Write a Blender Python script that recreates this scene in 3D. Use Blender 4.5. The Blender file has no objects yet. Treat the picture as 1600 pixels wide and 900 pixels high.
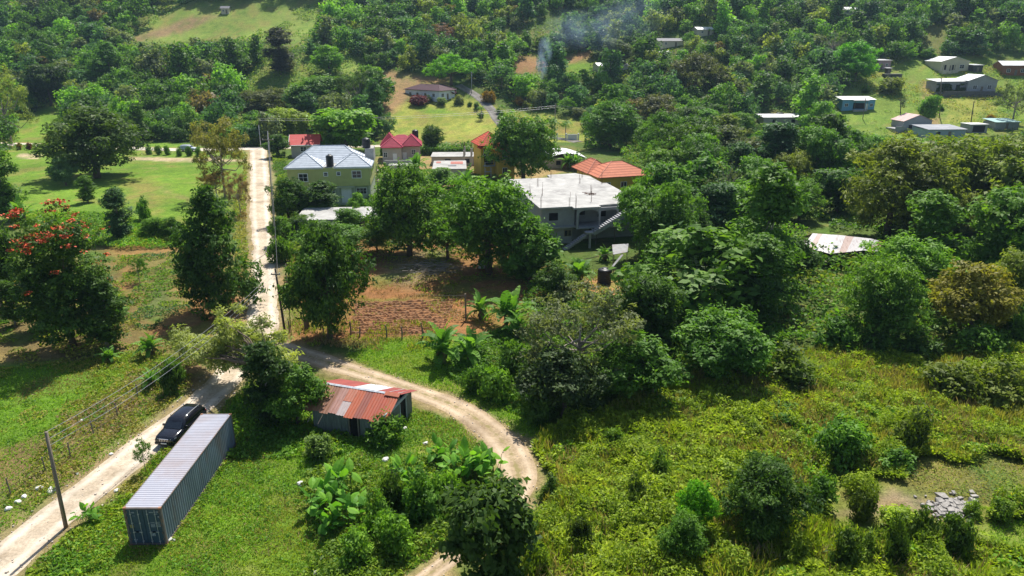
import bpy, bmesh, math, random
import numpy as np
from mathutils import Vector, Matrix
R = math.radians
random.seed(7)
RNG = np.random.default_rng(11)
sc = bpy.context.scene
COL = sc.collection

# ------------------------------------------------------------------ camera model
TH, F, CH = R(19.37), 1100.0, 31.3
CT, ST = math.cos(TH), math.sin(TH)

def vnoise(x, y, scale, seed=0):
    x = np.asarray(x, float) / scale; y = np.asarray(y, float) / scale
    xi = np.floor(x).astype(np.int64); yi = np.floor(y).astype(np.int64)
    fx = x - xi; fy = y - yi
    fx = fx * fx * (3 - 2 * fx); fy = fy * fy * (3 - 2 * fy)
    def h(a, b):
        n = (a * 374761393 + b * 668265263 + seed * 974634777) & 0x7fffffff
        n = ((n ^ (n >> 13)) * 1274126177) & 0x7fffffff
        n = n ^ (n >> 16)
        return (n & 0xffff) / 65535.0
    return (h(xi, yi) * (1 - fx) + h(xi + 1, yi) * fx) * (1 - fy) + (h(xi, yi + 1) * (1 - fx) + h(xi + 1, yi + 1) * fx) * fy

def fnoise(x, y, scale, seed=0, octv=3):
    s = 0; a = 1; t = 0
    for k in range(octv):
        s = s + a * vnoise(x, y, scale / 2 ** k, seed + 17 * k); t += a; a *= .5
    return s / t

def T(x, y):
    """terrain height"""
    x = np.asarray(x, float); y = np.asarray(y, float)
    right = 1 / (1 + np.exp(-(x - 70) / 18.0))
    y0 = 240 + 4 * right
    s = .20 + .09 * right
    t = np.maximum(0, y - y0)
    ts = t * t / (t + 14.0)
    z = s * ts + .0008 * ts * ts
    z = z + np.clip((y - 225) / 60, 0, 1) * 1.6 * (np.sin(x * .041 + 1.3) * np.sin(y * .03 + .5)) * np.clip((np.abs(x + 30) - 35) / 30, 0, 1)
    z = z + 7 * np.exp(-(((x + 115) / 50) ** 2 + ((y - 335) / 30) ** 2))
    # foreground: the scrub field swells gently away from the track
    f = np.clip((x - 6) / 14, 0, 1) * np.clip((86 - y) / 18, 0, 1)
    z = z + f * (.35 * np.sin(x * .21 + .4) * np.sin(y * .17) + .25)
    # shallow ditch / bank along the left of the road
    return z

def Tz(x, y):
    if y < 225:
        f = min(max((x - 6) / 14, 0), 1) * min(max((86 - y) / 18, 0), 1)
        b = 7 * math.exp(-(((x + 115) / 50) ** 2 + ((y - 335) / 30) ** 2))
        return b + (f * (.35 * math.sin(x * .21 + .4) * math.sin(y * .17) + .25) if f else 0.0)
    return float(T(x, y))

def ray(px, py):
    r = (px - 800) / F; u = (450 - py) / F
    return np.array([r, CT + u * ST, -ST + u * CT])
def atz(px, py, z=0.0):
    d = ray(px, py); t = (z - CH) / d[2]
    return np.array([0, 0, CH]) + d * t
def at(px, py):
    d = ray(px, py); lo = 5.0
    t = lo
    while t < 900:
        p = np.array([0, 0, CH]) + d * t
        if p[2] <= Tz(p[0], p[1]): break
        t += 6.0
    a, b = t - 6, t
    for _ in range(16):
        m = (a + b) / 2; p = np.array([0, 0, CH]) + d * m
        if p[2] <= Tz(p[0], p[1]): b = m
        else: a = m
    return np.array([0, 0, CH]) + d * b
def atY(px, py, Y):
    d = ray(px, py); return np.array([0, 0, CH]) + d * (Y / d[1])
def depth(p): return p[1] * CT - (p[2] - CH) * ST
def proj(x, y, z):
    zz = z - CH
    d = y * CT - zz * ST; u = y * ST + zz * CT
    return 800 + F * x / d, 450 - F * u / d

def inpoly(px, py, poly):
    px = np.asarray(px, float); py = np.asarray(py, float)
    ins = np.zeros(px.shape, bool); n = len(poly)
    for i in range(n):
        x1, y1 = poly[i]; x2, y2 = poly[(i + 1) % n]
        c = ((y1 > py) != (y2 > py))
        with np.errstate(divide='ignore', invalid='ignore'):
            xx = (x2 - x1) * (py - y1) / ((y2 - y1) if y2 != y1 else 1e-9) + x1
        ins ^= c & (px < xx)
    return ins
def polydist(x, y, poly):
    d = np.full(np.shape(x), 1e9); n = len(poly)
    for i in range(n):
        ax, ay = poly[i]; bx, by = poly[(i + 1) % n]
        vx, vy = bx - ax, by - ay; L = vx * vx + vy * vy + 1e-9
        t = np.clip(((x - ax) * vx + (y - ay) * vy) / L, 0, 1)
        d = np.minimum(d, np.hypot(x - ax - t * vx, y - ay - t * vy))
    return np.where(inpoly(x, y, poly), d, -d)

# ------------------------------------------------------------------ object helpers
def tag(o, label=None, cat=None, group=None, kind=None):
    if label: o['label'] = label
    if cat: o['category'] = cat
    if group: o['group'] = group
    if kind: o['kind'] = kind
    return o
def empty(name, label, cat, loc, rz=0, group=None):
    o = bpy.data.objects.new(name, None); COL.objects.link(o)
    o.location = loc; o.rotation_euler = (0, 0, rz); o.empty_display_size = .3
    return tag(o, label, cat, group)
def link(name, me, parent=None):
    o = bpy.data.objects.new(name, me); COL.objects.link(o)
    if parent: o.parent = parent
    return o
def npmesh(name, V, Q, mats, attrs=None, mi=None, smooth=False):
    """V Nx3, Q Mx4 (quads) or list of arrays; attrs {name:(type,array)} on points"""
    me = bpy.data.meshes.new(name)
    V = np.asarray(V, np.float32); Q = np.asarray(Q, np.int32)
    me.vertices.add(len(V)); me.vertices.foreach_set('co', V.ravel())
    k = Q.shape[1]
    me.loops.add(Q.size); me.loops.foreach_set('vertex_index', Q.ravel())
    me.polygons.add(len(Q)); me.polygons.foreach_set('loop_start', np.arange(0, Q.size, k, dtype=np.int32))
    if mi is not None: me.polygons.foreach_set('material_index', np.asarray(mi, np.int32))
    if smooth: me.polygons.foreach_set('use_smooth', np.ones(len(Q), bool))
    for n, (ty, a) in (attrs or {}).items():
        at_ = me.attributes.new(n, ty, 'POINT')
        at_.data.foreach_set('color' if ty == 'FLOAT_COLOR' else 'value', np.asarray(a, np.float32).ravel())
    for m in mats: me.materials.append(m)
    me.update(calc_edges=True)
    return me

class MB:
    def __init__(s): s.v = []; s.f = []; s.c = []; s.cur = (1, 1, 1)
    def add(s, vs, fs):
        o = len(s.v); s.v += [tuple(v) for v in vs]
        for f in fs: s.f.append([o + i for i in f]); s.c.append(s.cur)
    def box(s, x0, x1, y0, y1, z0, z1):
        s.add([(x0, y0, z0), (x1, y0, z0), (x1, y1, z0), (x0, y1, z0), (x0, y0, z1), (x1, y0, z1), (x1, y1, z1), (x0, y1, z1)],
              [(0, 3, 2, 1), (4, 5, 6, 7), (0, 1, 5, 4), (1, 2, 6, 5), (2, 3, 7, 6), (3, 0, 4, 7)])
    def quad(s, a, b, c, d): s.add([a, b, c, d], [(0, 1, 2, 3)])
    def poly(s, pts): s.add(pts, [tuple(range(len(pts)))])
    def slab(s, pts, z0, z1):
        n = len(pts)
        s.add([(p[0], p[1], z0) for p in pts] + [(p[0], p[1], z1) for p in pts],
              [tuple(range(n - 1, -1, -1)), tuple(range(n, 2 * n))] + [(i, (i + 1) % n, n + (i + 1) % n, n + i) for i in range(n)])
    def thick(s, pts, t):
        """planar polygon given thickness t downward along normal"""
        P = [Vector(p) for p in pts]; n = (P[1] - P[0]).cross(P[2] - P[0]).normalized()
        if n.z < 0: P = P[::-1]; n = -n
        B = [p - n * t for p in P]; k = len(P)
        s.add(P + B, [tuple(range(k)), tuple(range(2 * k - 1, k - 1, -1))] + [(i, i + k, (i + 1) % k + k, (i + 1) % k) for i in range(k)])
    def tube(s, pts, rads, n=6, cap=True):
        P = [Vector(p) for p in pts]
        if not hasattr(rads, '__len__'): rads = [rads] * len(P)
        vs = []; fs = []
        for i, p in enumerate(P):
            d = (P[min(i + 1, len(P) - 1)] - P[max(i - 1, 0)]); d = d.normalized() if d.length > 1e-9 else Vector((0, 0, 1))
            u = d.cross(Vector((0, 0, 1)) if abs(d.z) < .9 else Vector((1, 0, 0))).normalized(); w = d.cross(u)
            for k in range(n):
                a = 2 * math.pi * k / n
                vs.append(p + (u * math.cos(a) + w * math.sin(a)) * rads[i])
        for i in range(len(P) - 1):
            for k in range(n):
                fs.append((i * n + k, i * n + (k + 1) % n, (i + 1) * n + (k + 1) % n, (i + 1) * n + k))
        if cap:
            fs.append(tuple(range(n - 1, -1, -1))); fs.append(tuple((len(P) - 1) * n + k for k in range(n)))
        s.add(vs, fs)
    def lathe(s, prof, cx=0, cy=0, n=20):
        vs = []; fs = []
        for r, z in prof:
            for k in range(n):
                a = 2 * math.pi * k / n; vs.append((cx + r * math.cos(a), cy + r * math.sin(a), z))
        for i in range(len(prof) - 1):
            for k in range(n): fs.append((i * n + k, i * n + (k + 1) % n, (i + 1) * n + (k + 1) % n, (i + 1) * n + k))
        fs.append(tuple(range(n - 1, -1, -1))); fs.append(tuple((len(prof) - 1) * n + k for k in range(n)))
        s.add(vs, fs)
    def mesh(s, name, m, smooth=False, bevel=0):
        me = bpy.data.meshes.new(name); me.from_pydata(s.v, [], s.f)
        me.materials.append(m)
        ca = me.attributes.new('fc', 'FLOAT_COLOR', 'FACE')
        ca.data.foreach_set('color', np.array([(c[0], c[1], c[2], 1) for c in s.c], np.float32).ravel())
        if bevel:
            bm = bmesh.new(); bm.from_mesh(me); bmesh.ops.remove_doubles(bm, verts=bm.verts, dist=1e-4)
            bmesh.ops.bevel(bm, geom=bm.edges[:], offset=bevel, segments=2, affect='EDGES', clamp_overlap=True); bm.to_mesh(me); bm.free()
        if smooth:
            for p in me.polygons: p.use_smooth = True
        me.update(); return me
    def build(s, name, m, parent=None, smooth=False, bevel=0):
        return link(name, s.mesh(name, m, smooth, bevel), parent)

# ------------------------------------------------------------------ materials
def newmat(name):
    m = bpy.data.materials.new(name); m.use_nodes = True; nt = m.node_tree
    return m, nt, nt.nodes['Principled BSDF']
def N(nt, ty, **kw):
    n = nt.nodes.new(ty)
    for k, v in kw.items():
        if k in n.inputs: n.inputs[k].default_value = v
        else: setattr(n, k, v)
    return n
def mixrgb(nt, fac, a, b, blend='MIX'):
    n = nt.nodes.new('ShaderNodeMix'); n.data_type = 'RGBA'; n.blend_type = blend
    for s, v in ((0, fac), (6, a), (7, b)):
        if isinstance(v, bpy.types.NodeSocket): nt.links.new(v, n.inputs[s])
        elif s == 0: n.inputs[0].default_value = v
        else: n.inputs[s].default_value = (*v, 1) if len(v) == 3 else v
    return n.outputs[2]
def ramp(nt, src, p0, p1, c0=(0, 0, 0), c1=(1, 1, 1)):
    r = nt.nodes.new('ShaderNodeValToRGB'); e = r.color_ramp.elements
    e[0].position, e[1].position = p0, p1; e[0].color = (*c0, 1); e[1].color = (*c1, 1)
    nt.links.new(src, r.inputs[0]); return r.outputs[0]
def objco(nt): return nt.nodes.new('ShaderNodeTexCoord').outputs['Object']
def noise(nt, co, scale, detail=4, rough=.6, scl=None):
    n = N(nt, 'ShaderNodeTexNoise'); n.inputs['Scale'].default_value = scale; n.inputs['Detail'].default_value = detail; n.inputs['Roughness'].default_value = rough
    if scl:
        mp = nt.nodes.new('ShaderNodeMapping'); mp.inputs['Scale'].default_value = scl; nt.links.new(co, mp.inputs[0]); co = mp.outputs[0]
    nt.links.new(co, n.inputs['Vector']); return n.outputs[0]
def bump(nt, bs, h, strength=.4, dist=.05):
    b = N(nt, 'ShaderNodeBump'); b.inputs['Strength'].default_value = strength; b.inputs['Distance'].default_value = dist
    nt.links.new(h, b.inputs['Height']); nt.links.new(b.outputs[0], bs.inputs['Normal'])
_mc = {}
def M(name, col, rough=.7, var=.25, scale=1.5, stain=None, stain_amt=.5, spec=.3, metal=0, bmp=.15, usefc=False, streak=None):
    if name in _mc: return _mc[name]
    m, nt, bs = newmat(name); co = objco(nt)
    n1 = noise(nt, co, scale, 6, .65, streak)
    base = (*col, 1)
    lo = tuple(c * (1 - var) for c in col); hi = tuple(min(1, c * (1 + var)) for c in col)
    c = ramp(nt, n1, .3, .7, lo, hi)
    if usefc:
        a = N(nt, 'ShaderNodeAttribute', attribute_name='fc')
        c = mixrgb(nt, 1, c, a.outputs['Color'], 'MULTIPLY')
    if stain:
        n2 = noise(nt, co, scale * .45, 7, .7, streak); f = ramp(nt, n2, .5, .66)
        mm = nt.nodes.new('ShaderNodeMath'); mm.operation = 'MULTIPLY'; mm.inputs[1].default_value = stain_amt; nt.links.new(f, mm.inputs[0])
        c = mixrgb(nt, mm.outputs[0], c, stain)
    nt.links.new(c, bs.inputs['Base Color'])
    bs.inputs['Roughness'].default_value = rough; bs.inputs['Specular IOR Level'].default_value = spec; bs.inputs['Metallic'].default_value = metal
    if bmp: bump(nt, bs, noise(nt, co, scale * 9, 3), bmp, .03)
    _mc[name] = m; return m
def tile_mat(name, col, dark, row=.32, var=.15):
    """roof tiles: rows follow height on every slope"""
    m, nt, bs = newmat(name); co = objco(nt)
    w = N(nt, 'ShaderNodeTexWave', wave_type='BANDS', bands_direction='Z', wave_profile='SAW'); w.inputs['Scale'].default_value = 1 / row * .3142
    nt.links.new(co, w.inputs['Vector'])
    line = ramp(nt, w.outputs['Fac'], .66, .84)
    n1 = noise(nt, co, 1.2, 6)
    c = ramp(nt, n1, .3, .7, tuple(k * (1 - var) for k in col), tuple(min(1, k * (1 + var)) for k in col))
    c = mixrgb(nt, line, c, dark)
    nt.links.new(c, bs.inputs['Base Color']); bs.inputs['Roughness'].default_value = .75; bs.inputs['Specular IOR Level'].default_value = .2
    bump(nt, bs, w.outputs['Fac'], .5, .05); return m

def leafmat(name, stuff=False):
    m, nt, bs = newmat(name)
    tn = N(nt, 'ShaderNodeAttribute', attribute_name='tone')
    if stuff:
        base = N(nt, 'ShaderNodeAttribute', attribute_name='tint').outputs['Color']
    else:
        base = nt.nodes.new('ShaderNodeObjectInfo').outputs['Color']
    mr = N(nt, 'ShaderNodeMapRange'); mr.inputs['To Min'].default_value = .42; mr.inputs['To Max'].default_value = 2.0
    nt.links.new(tn.outputs['Fac'], mr.inputs['Value'])
    hs = N(nt, 'ShaderNodeHueSaturation'); nt.links.new(base, hs.inputs['Color']); nt.links.new(mr.outputs[0], hs.inputs['Value']); hs.inputs['Saturation'].default_value = 1.08
    mh = N(nt, 'ShaderNodeMapRange'); mh.inputs['To Min'].default_value = .515; mh.inputs['To Max'].default_value = .475
    nt.links.new(tn.outputs['Fac'], mh.inputs['Value']); nt.links.new(mh.outputs[0], hs.inputs['Hue'])
    nt.links.new(hs.outputs[0], bs.inputs['Base Color'])
    bs.inputs['Roughness'].default_value = .55; bs.inputs['Specular IOR Level'].default_value = .18
    tr = nt.nodes.new('ShaderNodeBsdfTranslucent')
    tc = mixrgb(nt, 1, hs.outputs[0], (1.5, 1.6, .55), 'MULTIPLY'); nt.links.new(tc, tr.inputs['Color'])
    mx = nt.nodes.new('ShaderNodeMixShader'); mx.inputs[0].default_value = .38
    nt.links.new(bs.outputs[0], mx.inputs[1]); nt.links.new(tr.outputs[0], mx.inputs[2])
    nt.links.new(mx.outputs[0], nt.nodes['Material Output'].inputs['Surface'])
    return m
LEAF = leafmat('foliage'); LEAFS = leafmat('scattered_foliage', True)
BARK = M('bark', (.14, .105, .075), .9, .35, 3, bmp=.5, streak=(4, 4, 1))
BARK_PALE = M('pale_bark', (.30, .26, .21), .9, .3, 3, bmp=.5, streak=(4, 4, 1))
WOOD = M('weathered_wood', (.20, .165, .125), .85, .35, 2.5, bmp=.3, streak=(6, 6, .6))
CONC = M('raw_concrete', (.40, .39, .37), .9, .18, .5, (.20, .19, .18), .55)
CONC_ROOF = M('bleached_concrete_slab', (.39, .38, .355), .9, .22, .6, (.21, .20, .19), .75)
PLAST = M('grey_render', (.33, .33, .34), .9, .15, .6, (.19, .18, .17), .5)
WHITE = M('white_paint', (.78, .78, .76), .6, .06, 1, (.5, .47, .42), .35)
WHITE_ROOF = M('white_sheet_roof', (.74, .74, .73), .5, .08, .8, (.45, .36, .28), .5)
GLASS = M('dark_glass', (.02, .024, .03), .12, .1, 1, spec=.5, bmp=0)
ROOM_DARK = M('painted_room_dark', (.018, .017, .016), .95, .2, 1, bmp=0)  # near-black colour that paints in the shade of unlit rooms
BLACKPL = M('black_plastic', (.018, .018, .021), .42, .15, 3, spec=.4, bmp=.03)
SHEET = M('corrugated_sheet', (1, 1, 1), .62, .28, 1.6, usefc=True, metal=.0, spec=.4, streak=(5, 1.2, 1.2), stain=(.20, .075, .035), stain_amt=.45)
METAL = M('galvanised_metal', (.42, .43, .44), .5, .15, 2, metal=.3)
WIRE = M('wire', (.10, .10, .10), .6, .1, 2, bmp=0)
WIRE_PALE = M('bare_power_cable', (.40, .40, .42), .45, .1, 2, metal=.4, bmp=0)
REBAR = M('rusty_rebar', (.13, .07, .045), .9, .2, 3, bmp=0)

# ------------------------------------------------------------------ ground zones
LAWN = (.135, .235, .030); LAWN2 = (.125, .235, .03); LAWNY = (.25, .275, .06); SOIL = (.27, .135, .062); DRY = (.31, .23, .12)
OCH = (.40, .22, .11); DGR = (.080, .125, .03); FIELD = (.15, .19, .04); PALE = (.46, .37, .26); HILLG = (.18, .25, .055)
ZONES = [  # photo-space outline of each patch on the ground, colour, edge softness in metres
    ([(-300, 222), (250, 222), (392, 238), (388, 300), (372, 330), (320, 372), (180, 385), (20, 345), (-300, 350)], LAWN, 2.5),
    ([(190, 285), (230, 280), (262, 292), (255, 318), (225, 330), (200, 312)], (.19, .19, .055), 3.0),
    ([(205, 245), (300, 247), (390, 249), (390, 253), (300, 253), (205, 251)], PALE, .9),
    ([(25, 240), (62, 241), (60, 248), (28, 247)], PALE, .6),
    ([(250, 290), (300, 312), (330, 335), (324, 337), (290, 316), (248, 294)], (.2, .21, .07), .6),
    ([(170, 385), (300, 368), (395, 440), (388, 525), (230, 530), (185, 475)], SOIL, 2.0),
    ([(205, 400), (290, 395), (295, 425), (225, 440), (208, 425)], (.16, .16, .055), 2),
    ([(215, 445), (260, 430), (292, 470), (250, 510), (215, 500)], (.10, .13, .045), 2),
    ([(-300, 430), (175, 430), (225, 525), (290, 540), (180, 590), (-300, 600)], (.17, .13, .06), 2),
    ([(-300, 590), (120, 565), (210, 545), (290, 560), (300, 605), (210, 690), (60, 800), (-300, 1000)], LAWN2, 1.0),
    ([(-300, 880), (-60, 735), (120, 640), (240, 575), (330, 545), (330, 590), (255, 640), (140, 735), (60, 780), (-60, 850), (-300, 1000)], (.22, .155, .085), .8),
    ([(140, 705), (230, 640), (300, 605), (290, 625), (225, 670), (165, 715)], LAWN2, .6),
    ([(5, 920), (200, 745), (330, 655), (395, 590), (500, 600), (560, 640), (640, 640), (760, 690), (800, 740), (760, 820), (640, 920)], LAWN, .8),
    ([(540, 555), (600, 530), (700, 520), (800, 590), (870, 680), (800, 680), (700, 620), (590, 585)], LAWN, .8),
    ([(442, 470), (452, 400), (600, 365), (760, 365), (840, 400), (880, 440), (860, 500), (820, 510), (690, 530), (455, 533)], SOIL, 1.5),
    ([(600, 395), (700, 390), (720, 420), (640, 450), (590, 430)], (.24, .19, .11), 2),
    ([(870, 440), (1000, 425), (1000, 480), (860, 490)], OCH, 1.2),
    ([(590, 245), (900, 235), (910, 262), (780, 300), (600, 300)], DRY, 2),
    ([(594, 175), (640, 158), (720, 150), (790, 172), (910, 185), (925, 222), (780, 222), (600, 222)], LAWNY, 1.5),
    ([(650, 166), (700, 170), (715, 178), (660, 179)], LAWN, 1.5), ([(770, 182), (880, 192), (905, 210), (800, 205)], (.27, .21, .075), 2),
    ([(575, 106), (700, 122), (700, 140), (640, 150), (612, 180), (590, 165)], (.31, .205, .115), 3),
    ([(190, 78), (260, -5), (340, -40), (540, -40), (500, 40), (470, 75), (400, 66), (330, 60), (240, 70)], HILLG, 4),
    ([(195, 62), (300, 25), (340, 25), (285, 50), (215, 66)], (.26, .19, .11), 3),
    ([(365, 150), (400, 100), (560, 82), (585, 112), (500, 130), (430, 172), (380, 178)], HILLG, 4),
    ([(20, 185), (90, 158), (110, 200), (80, 222), (20, 222)], LAWN, 2),
    ([(1320, 118), (1440, 88), (1620, 92), (1620, 200), (1560, 210), (1380, 218), (1310, 190)], (.165, .245, .045), 2),
    ([(1470, 148), (1560, 150), (1560, 190), (1480, 192)], LAWNY, 1.5),
    ([(1438, 128), (1456, 128), (1474, 205), (1452, 205)], DRY, 1.5),
    ([(1448, 38), (1480, 38), (1472, 92), (1442, 98)], (.17, .19, .06), 2),
    ([(800, 88), (925, 78), (925, 104), (800, 116)], (.27, .16, .085), 3),
    ([(880, 98), (925, 96), (920, 118), (885, 116)], LAWN, 2),
    ([(835, 700), (880, 650), (1000, 620), (1240, 552), (1900, 530), (1950, 940), (830, 940), (850, 800)], FIELD, 1.2),
    ([(1310, 812), (1400, 760), (1520, 792), (1500, 815), (1400, 808)], (.25, .20, .14), .7),
    ([(1520, 835), (1640, 780), (1640, 870), (1520, 855)], LAWN2, .8),
    ([(1400, 720), (1600, 715), (1640, 790), (1520, 790), (1420, 760)], (.13, .15, .05), 1.5),
]
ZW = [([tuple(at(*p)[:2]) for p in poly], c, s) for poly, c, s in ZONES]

def catmull(pts, step=.6):
    P = [np.array(p, float) for p in pts]; out = []
    P = [2 * P[0] - P[1]] + P + [2 * P[-1] - P[-2]]
    for i in range(1, len(P) - 2):
        n = max(2, int(np.linalg.norm(P[i + 1][:2] - P[i][:2]) / step))
        for k in range(n):
            t = k / n
            out.append(.5 * ((2 * P[i]) + (-P[i - 1] + P[i + 1]) * t + (2 * P[i - 1] - 5 * P[i] + 4 * P[i + 1] - P[i + 2]) * t * t + (-P[i - 1] + 3 * P[i] - 3 * P[i + 1] + P[i + 2]) * t ** 3))
    out.append(P[-2]); return np.array(out)

# centre line x, y, half width (metres)
ROAD = catmull([(-34.6, 24, 1.9), (-33.2, 32, 1.9), (-31.9, 40, 1.9), (-30.4, 48, 1.85), (-28.9, 55, 1.9), (-28.0, 62, 2.0), (-28.2, 69, 2.6), (-29.1, 76, 2.3), (-31.7, 84, 2.0), (-38.2, 104, 1.9), (-46.8, 128, 2.1), (-55.2, 152.4, 2.4), (-65, 181, 2.5), (-74.5, 208, 2.7), (-78, 219, 3)])
TRACK = catmull([(-28.3, 71, 1.6), (-24.1, 69.0, 1.7), (-18.5, 65.6, 1.5), (-15.0, 63.4, 1.3), (-9.8, 60.0, 1.25), (-4.6, 56.1, 1.4), (-1.0, 51.2, 1.6), (.45, 46.6, 1.7), (.2, 43, 1.2), (-1.7, 39.6, .95), (-4.1, 36.6, .8), (-7.5, 32.5, .8)], .4)
CROSS = catmull([(-190, 232, 3), (-140, 224, 3), (-103, 216, 3), (-80, 218, 3.2), (-66, 221, 2.6), (-40, 224, 2.2)], 1.5)
dv = [(716, 133, 2.3), (745, 150, 2.3), (768, 172, 2.3), (778, 188, 2.2), (800, 205, 2.2), (870, 216, 2.4), (905, 222, 2.6)]
DRIVE = catmull([(*at(a, b)[:2], c) for a, b, c in dv], 1.0)
def pathdist(x, y, path):
    d = np.full(np.shape(x), 1e9); hw = np.zeros(np.shape(x))
    for i in range(0, len(path)):
        dd = np.hypot(x - path[i][0], y - path[i][1]) - path[i][2]
        d = np.minimum(d, dd)
    return d

def ground_colour(x, y):
    n = len(x); c = np.tile(np.array(DGR), (n, 1))
    wx = x + (fnoise(x, y, 4, 1) - .5) * 3; wy = y + (fnoise(x, y, 4, 2) - .5) * 3
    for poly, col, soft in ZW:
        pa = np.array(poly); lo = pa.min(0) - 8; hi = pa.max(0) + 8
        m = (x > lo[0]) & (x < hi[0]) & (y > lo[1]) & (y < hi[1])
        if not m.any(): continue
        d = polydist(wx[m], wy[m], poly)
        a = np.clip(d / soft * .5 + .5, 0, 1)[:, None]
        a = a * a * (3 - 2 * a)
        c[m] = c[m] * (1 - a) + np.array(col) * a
    # patchiness: greener and drier spots everywhere
    p = fnoise(x, y, 3.0, 5, 4); q = fnoise(x, y, 9, 8, 3)
    dry = np.clip((p * .6 + q * .5 - .60) * 4, 0, .5)[:, None]
    c = c * (1 - dry) + np.array((.24, .19, .075)) * dry
    gr = np.clip((.46 - p) * 4, 0, .5)[:, None]
    c = c * (1 - gr) + np.array((.09, .185, .026)) * gr
    br = .72 + .56 * fnoise(x, y, 14, 61, 3) ; c = c * br[:, None]
    ws = np.clip(1 - np.abs(fnoise(x, y, 17, 71, 2) - .5) / .018, 0, 1)[:, None] * .35 * np.clip((c[:, 1] - c[:, 0]) * 20, 0, 1)[:, None]
    c = c * (1 - ws) + np.array((.30, .235, .12)) * ws
    for path, w in ((ROAD, 1.6), (TRACK, .7), (CROSS, 1.0)):
        lo = path[:, :2].min(0) - 6; hi = path[:, :2].max(0) + 6
        m = (x > lo[0]) & (x < hi[0]) & (y > lo[1]) & (y < hi[1])
        d = pathdist(x[m], y[m], path) + (fnoise(x[m], y[m], 1.5, 9) - .5) * 1.6
        a = np.clip(1 - d / w, 0, 1)[:, None] * .8
        c[m] = c[m] * (1 - a) + np.array((.33, .25, .155)) * a
    return c

def build_ground():
    ys = [6.0]
    while ys[-1] < 540: ys.append(ys[-1] + max(.3, ys[-1] * .0105))
    ys = np.array(ys); nu = 420
    u = np.linspace(-1, 1, nu)
    X = u[None, :] * (ys[:, None] * .95 + 45); Y = np.repeat(ys[:, None], nu, 1)
    x = X.ravel(); y = Y.ravel(); z = T(x, y)
    c = ground_colour(x, y)
    i = np.arange(len(ys) - 1)[:, None] * nu + np.arange(nu - 1)[None, :]
    Q = np.stack([i, i + 1, i + 1 + nu, i + nu], -1).reshape(-1, 4)
    m, nt, bs = newmat('ground_soil_and_grass')
    a = N(nt, 'ShaderNodeAttribute', attribute_name='gcol'); co = objco(nt)
    n1 = noise(nt, co, 1.3, 8, .75); n2 = noise(nt, co, 7, 5, .7); n3 = noise(nt, co, .35, 4, .6)
    v = ramp(nt, n1, .28, .72, (.55, .55, .5), (1.45, 1.4, 1.3))
    cc = mixrgb(nt, 1, a.outputs['Color'], v, 'MULTIPLY')
    v2 = ramp(nt, n2, .3, .7, (.6, .62, .6), (1.4, 1.36, 1.3)); cc = mixrgb(nt, 1, cc, v2, 'MULTIPLY')
    v3 = ramp(nt, n3, .3, .7, (.82, .86, .85), (1.16, 1.12, 1.05)); cc = mixrgb(nt, 1, cc, v3, 'MULTIPLY')
    nt.links.new(cc, bs.inputs['Base Color']); bs.inputs['Roughness'].default_value = .95; bs.inputs['Specular IOR Level'].default_value = .1
    bump(nt, bs, noise(nt, co, 5, 6, .75), .9, .18)
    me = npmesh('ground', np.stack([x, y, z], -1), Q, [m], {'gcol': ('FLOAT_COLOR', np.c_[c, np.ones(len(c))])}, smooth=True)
    tag(link('ground', me), kind='structure')
build_ground()

def ribbon(name, path, mat, lift=.05, jit=.5, nl=15, seed=3):
    n = len(path); d = np.gradient(path[:, :2], axis=0); d /= np.linalg.norm(d, axis=1)[:, None] + 1e-9
    nr = np.stack([d[:, 1], -d[:, 0]], -1)
    s = np.r_[0, np.cumsum(np.linalg.norm(np.diff(path[:, :2], axis=0), axis=1))]
    lat = np.linspace(-1, 1, nl)
    jl = (fnoise(s, s * 0 + 1, 3.0, seed, 5) - .5) * 2.6 * jit; jr = (fnoise(s, s * 0 + 7, 3.0, seed + 5, 5) - .5) * 2.6 * jit
    off = lat[None, :] * path[:, 2][:, None] + np.where(lat[None, :] > 0, jr[:, None], jl[:, None]) * np.abs(lat[None, :]) ** 2
    X = path[:, 0][:, None] + nr[:, 0][:, None] * off; Y = path[:, 1][:, None] + nr[:, 1][:, None] * off
    prof = lift * (1 - np.abs(lat) ** 4 * 1.7)
    Z = T(X, Y) + prof[None, :]
    V = np.stack([X.ravel(), Y.ravel(), Z.ravel()], -1)
    i = np.arange(n - 1)[:, None] * nl + np.arange(nl - 1)[None, :]
    Q = np.stack([i, i + 1, i + 1 + nl, i + nl], -1).reshape(-1, 4)
    L = np.repeat(lat[None, :], n, 0).ravel()
    me = npmesh(name, V, Q, [mat], {'lat': ('FLOAT', L)}, smooth=True)
    return tag(link(name, me), kind='structure')
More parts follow.
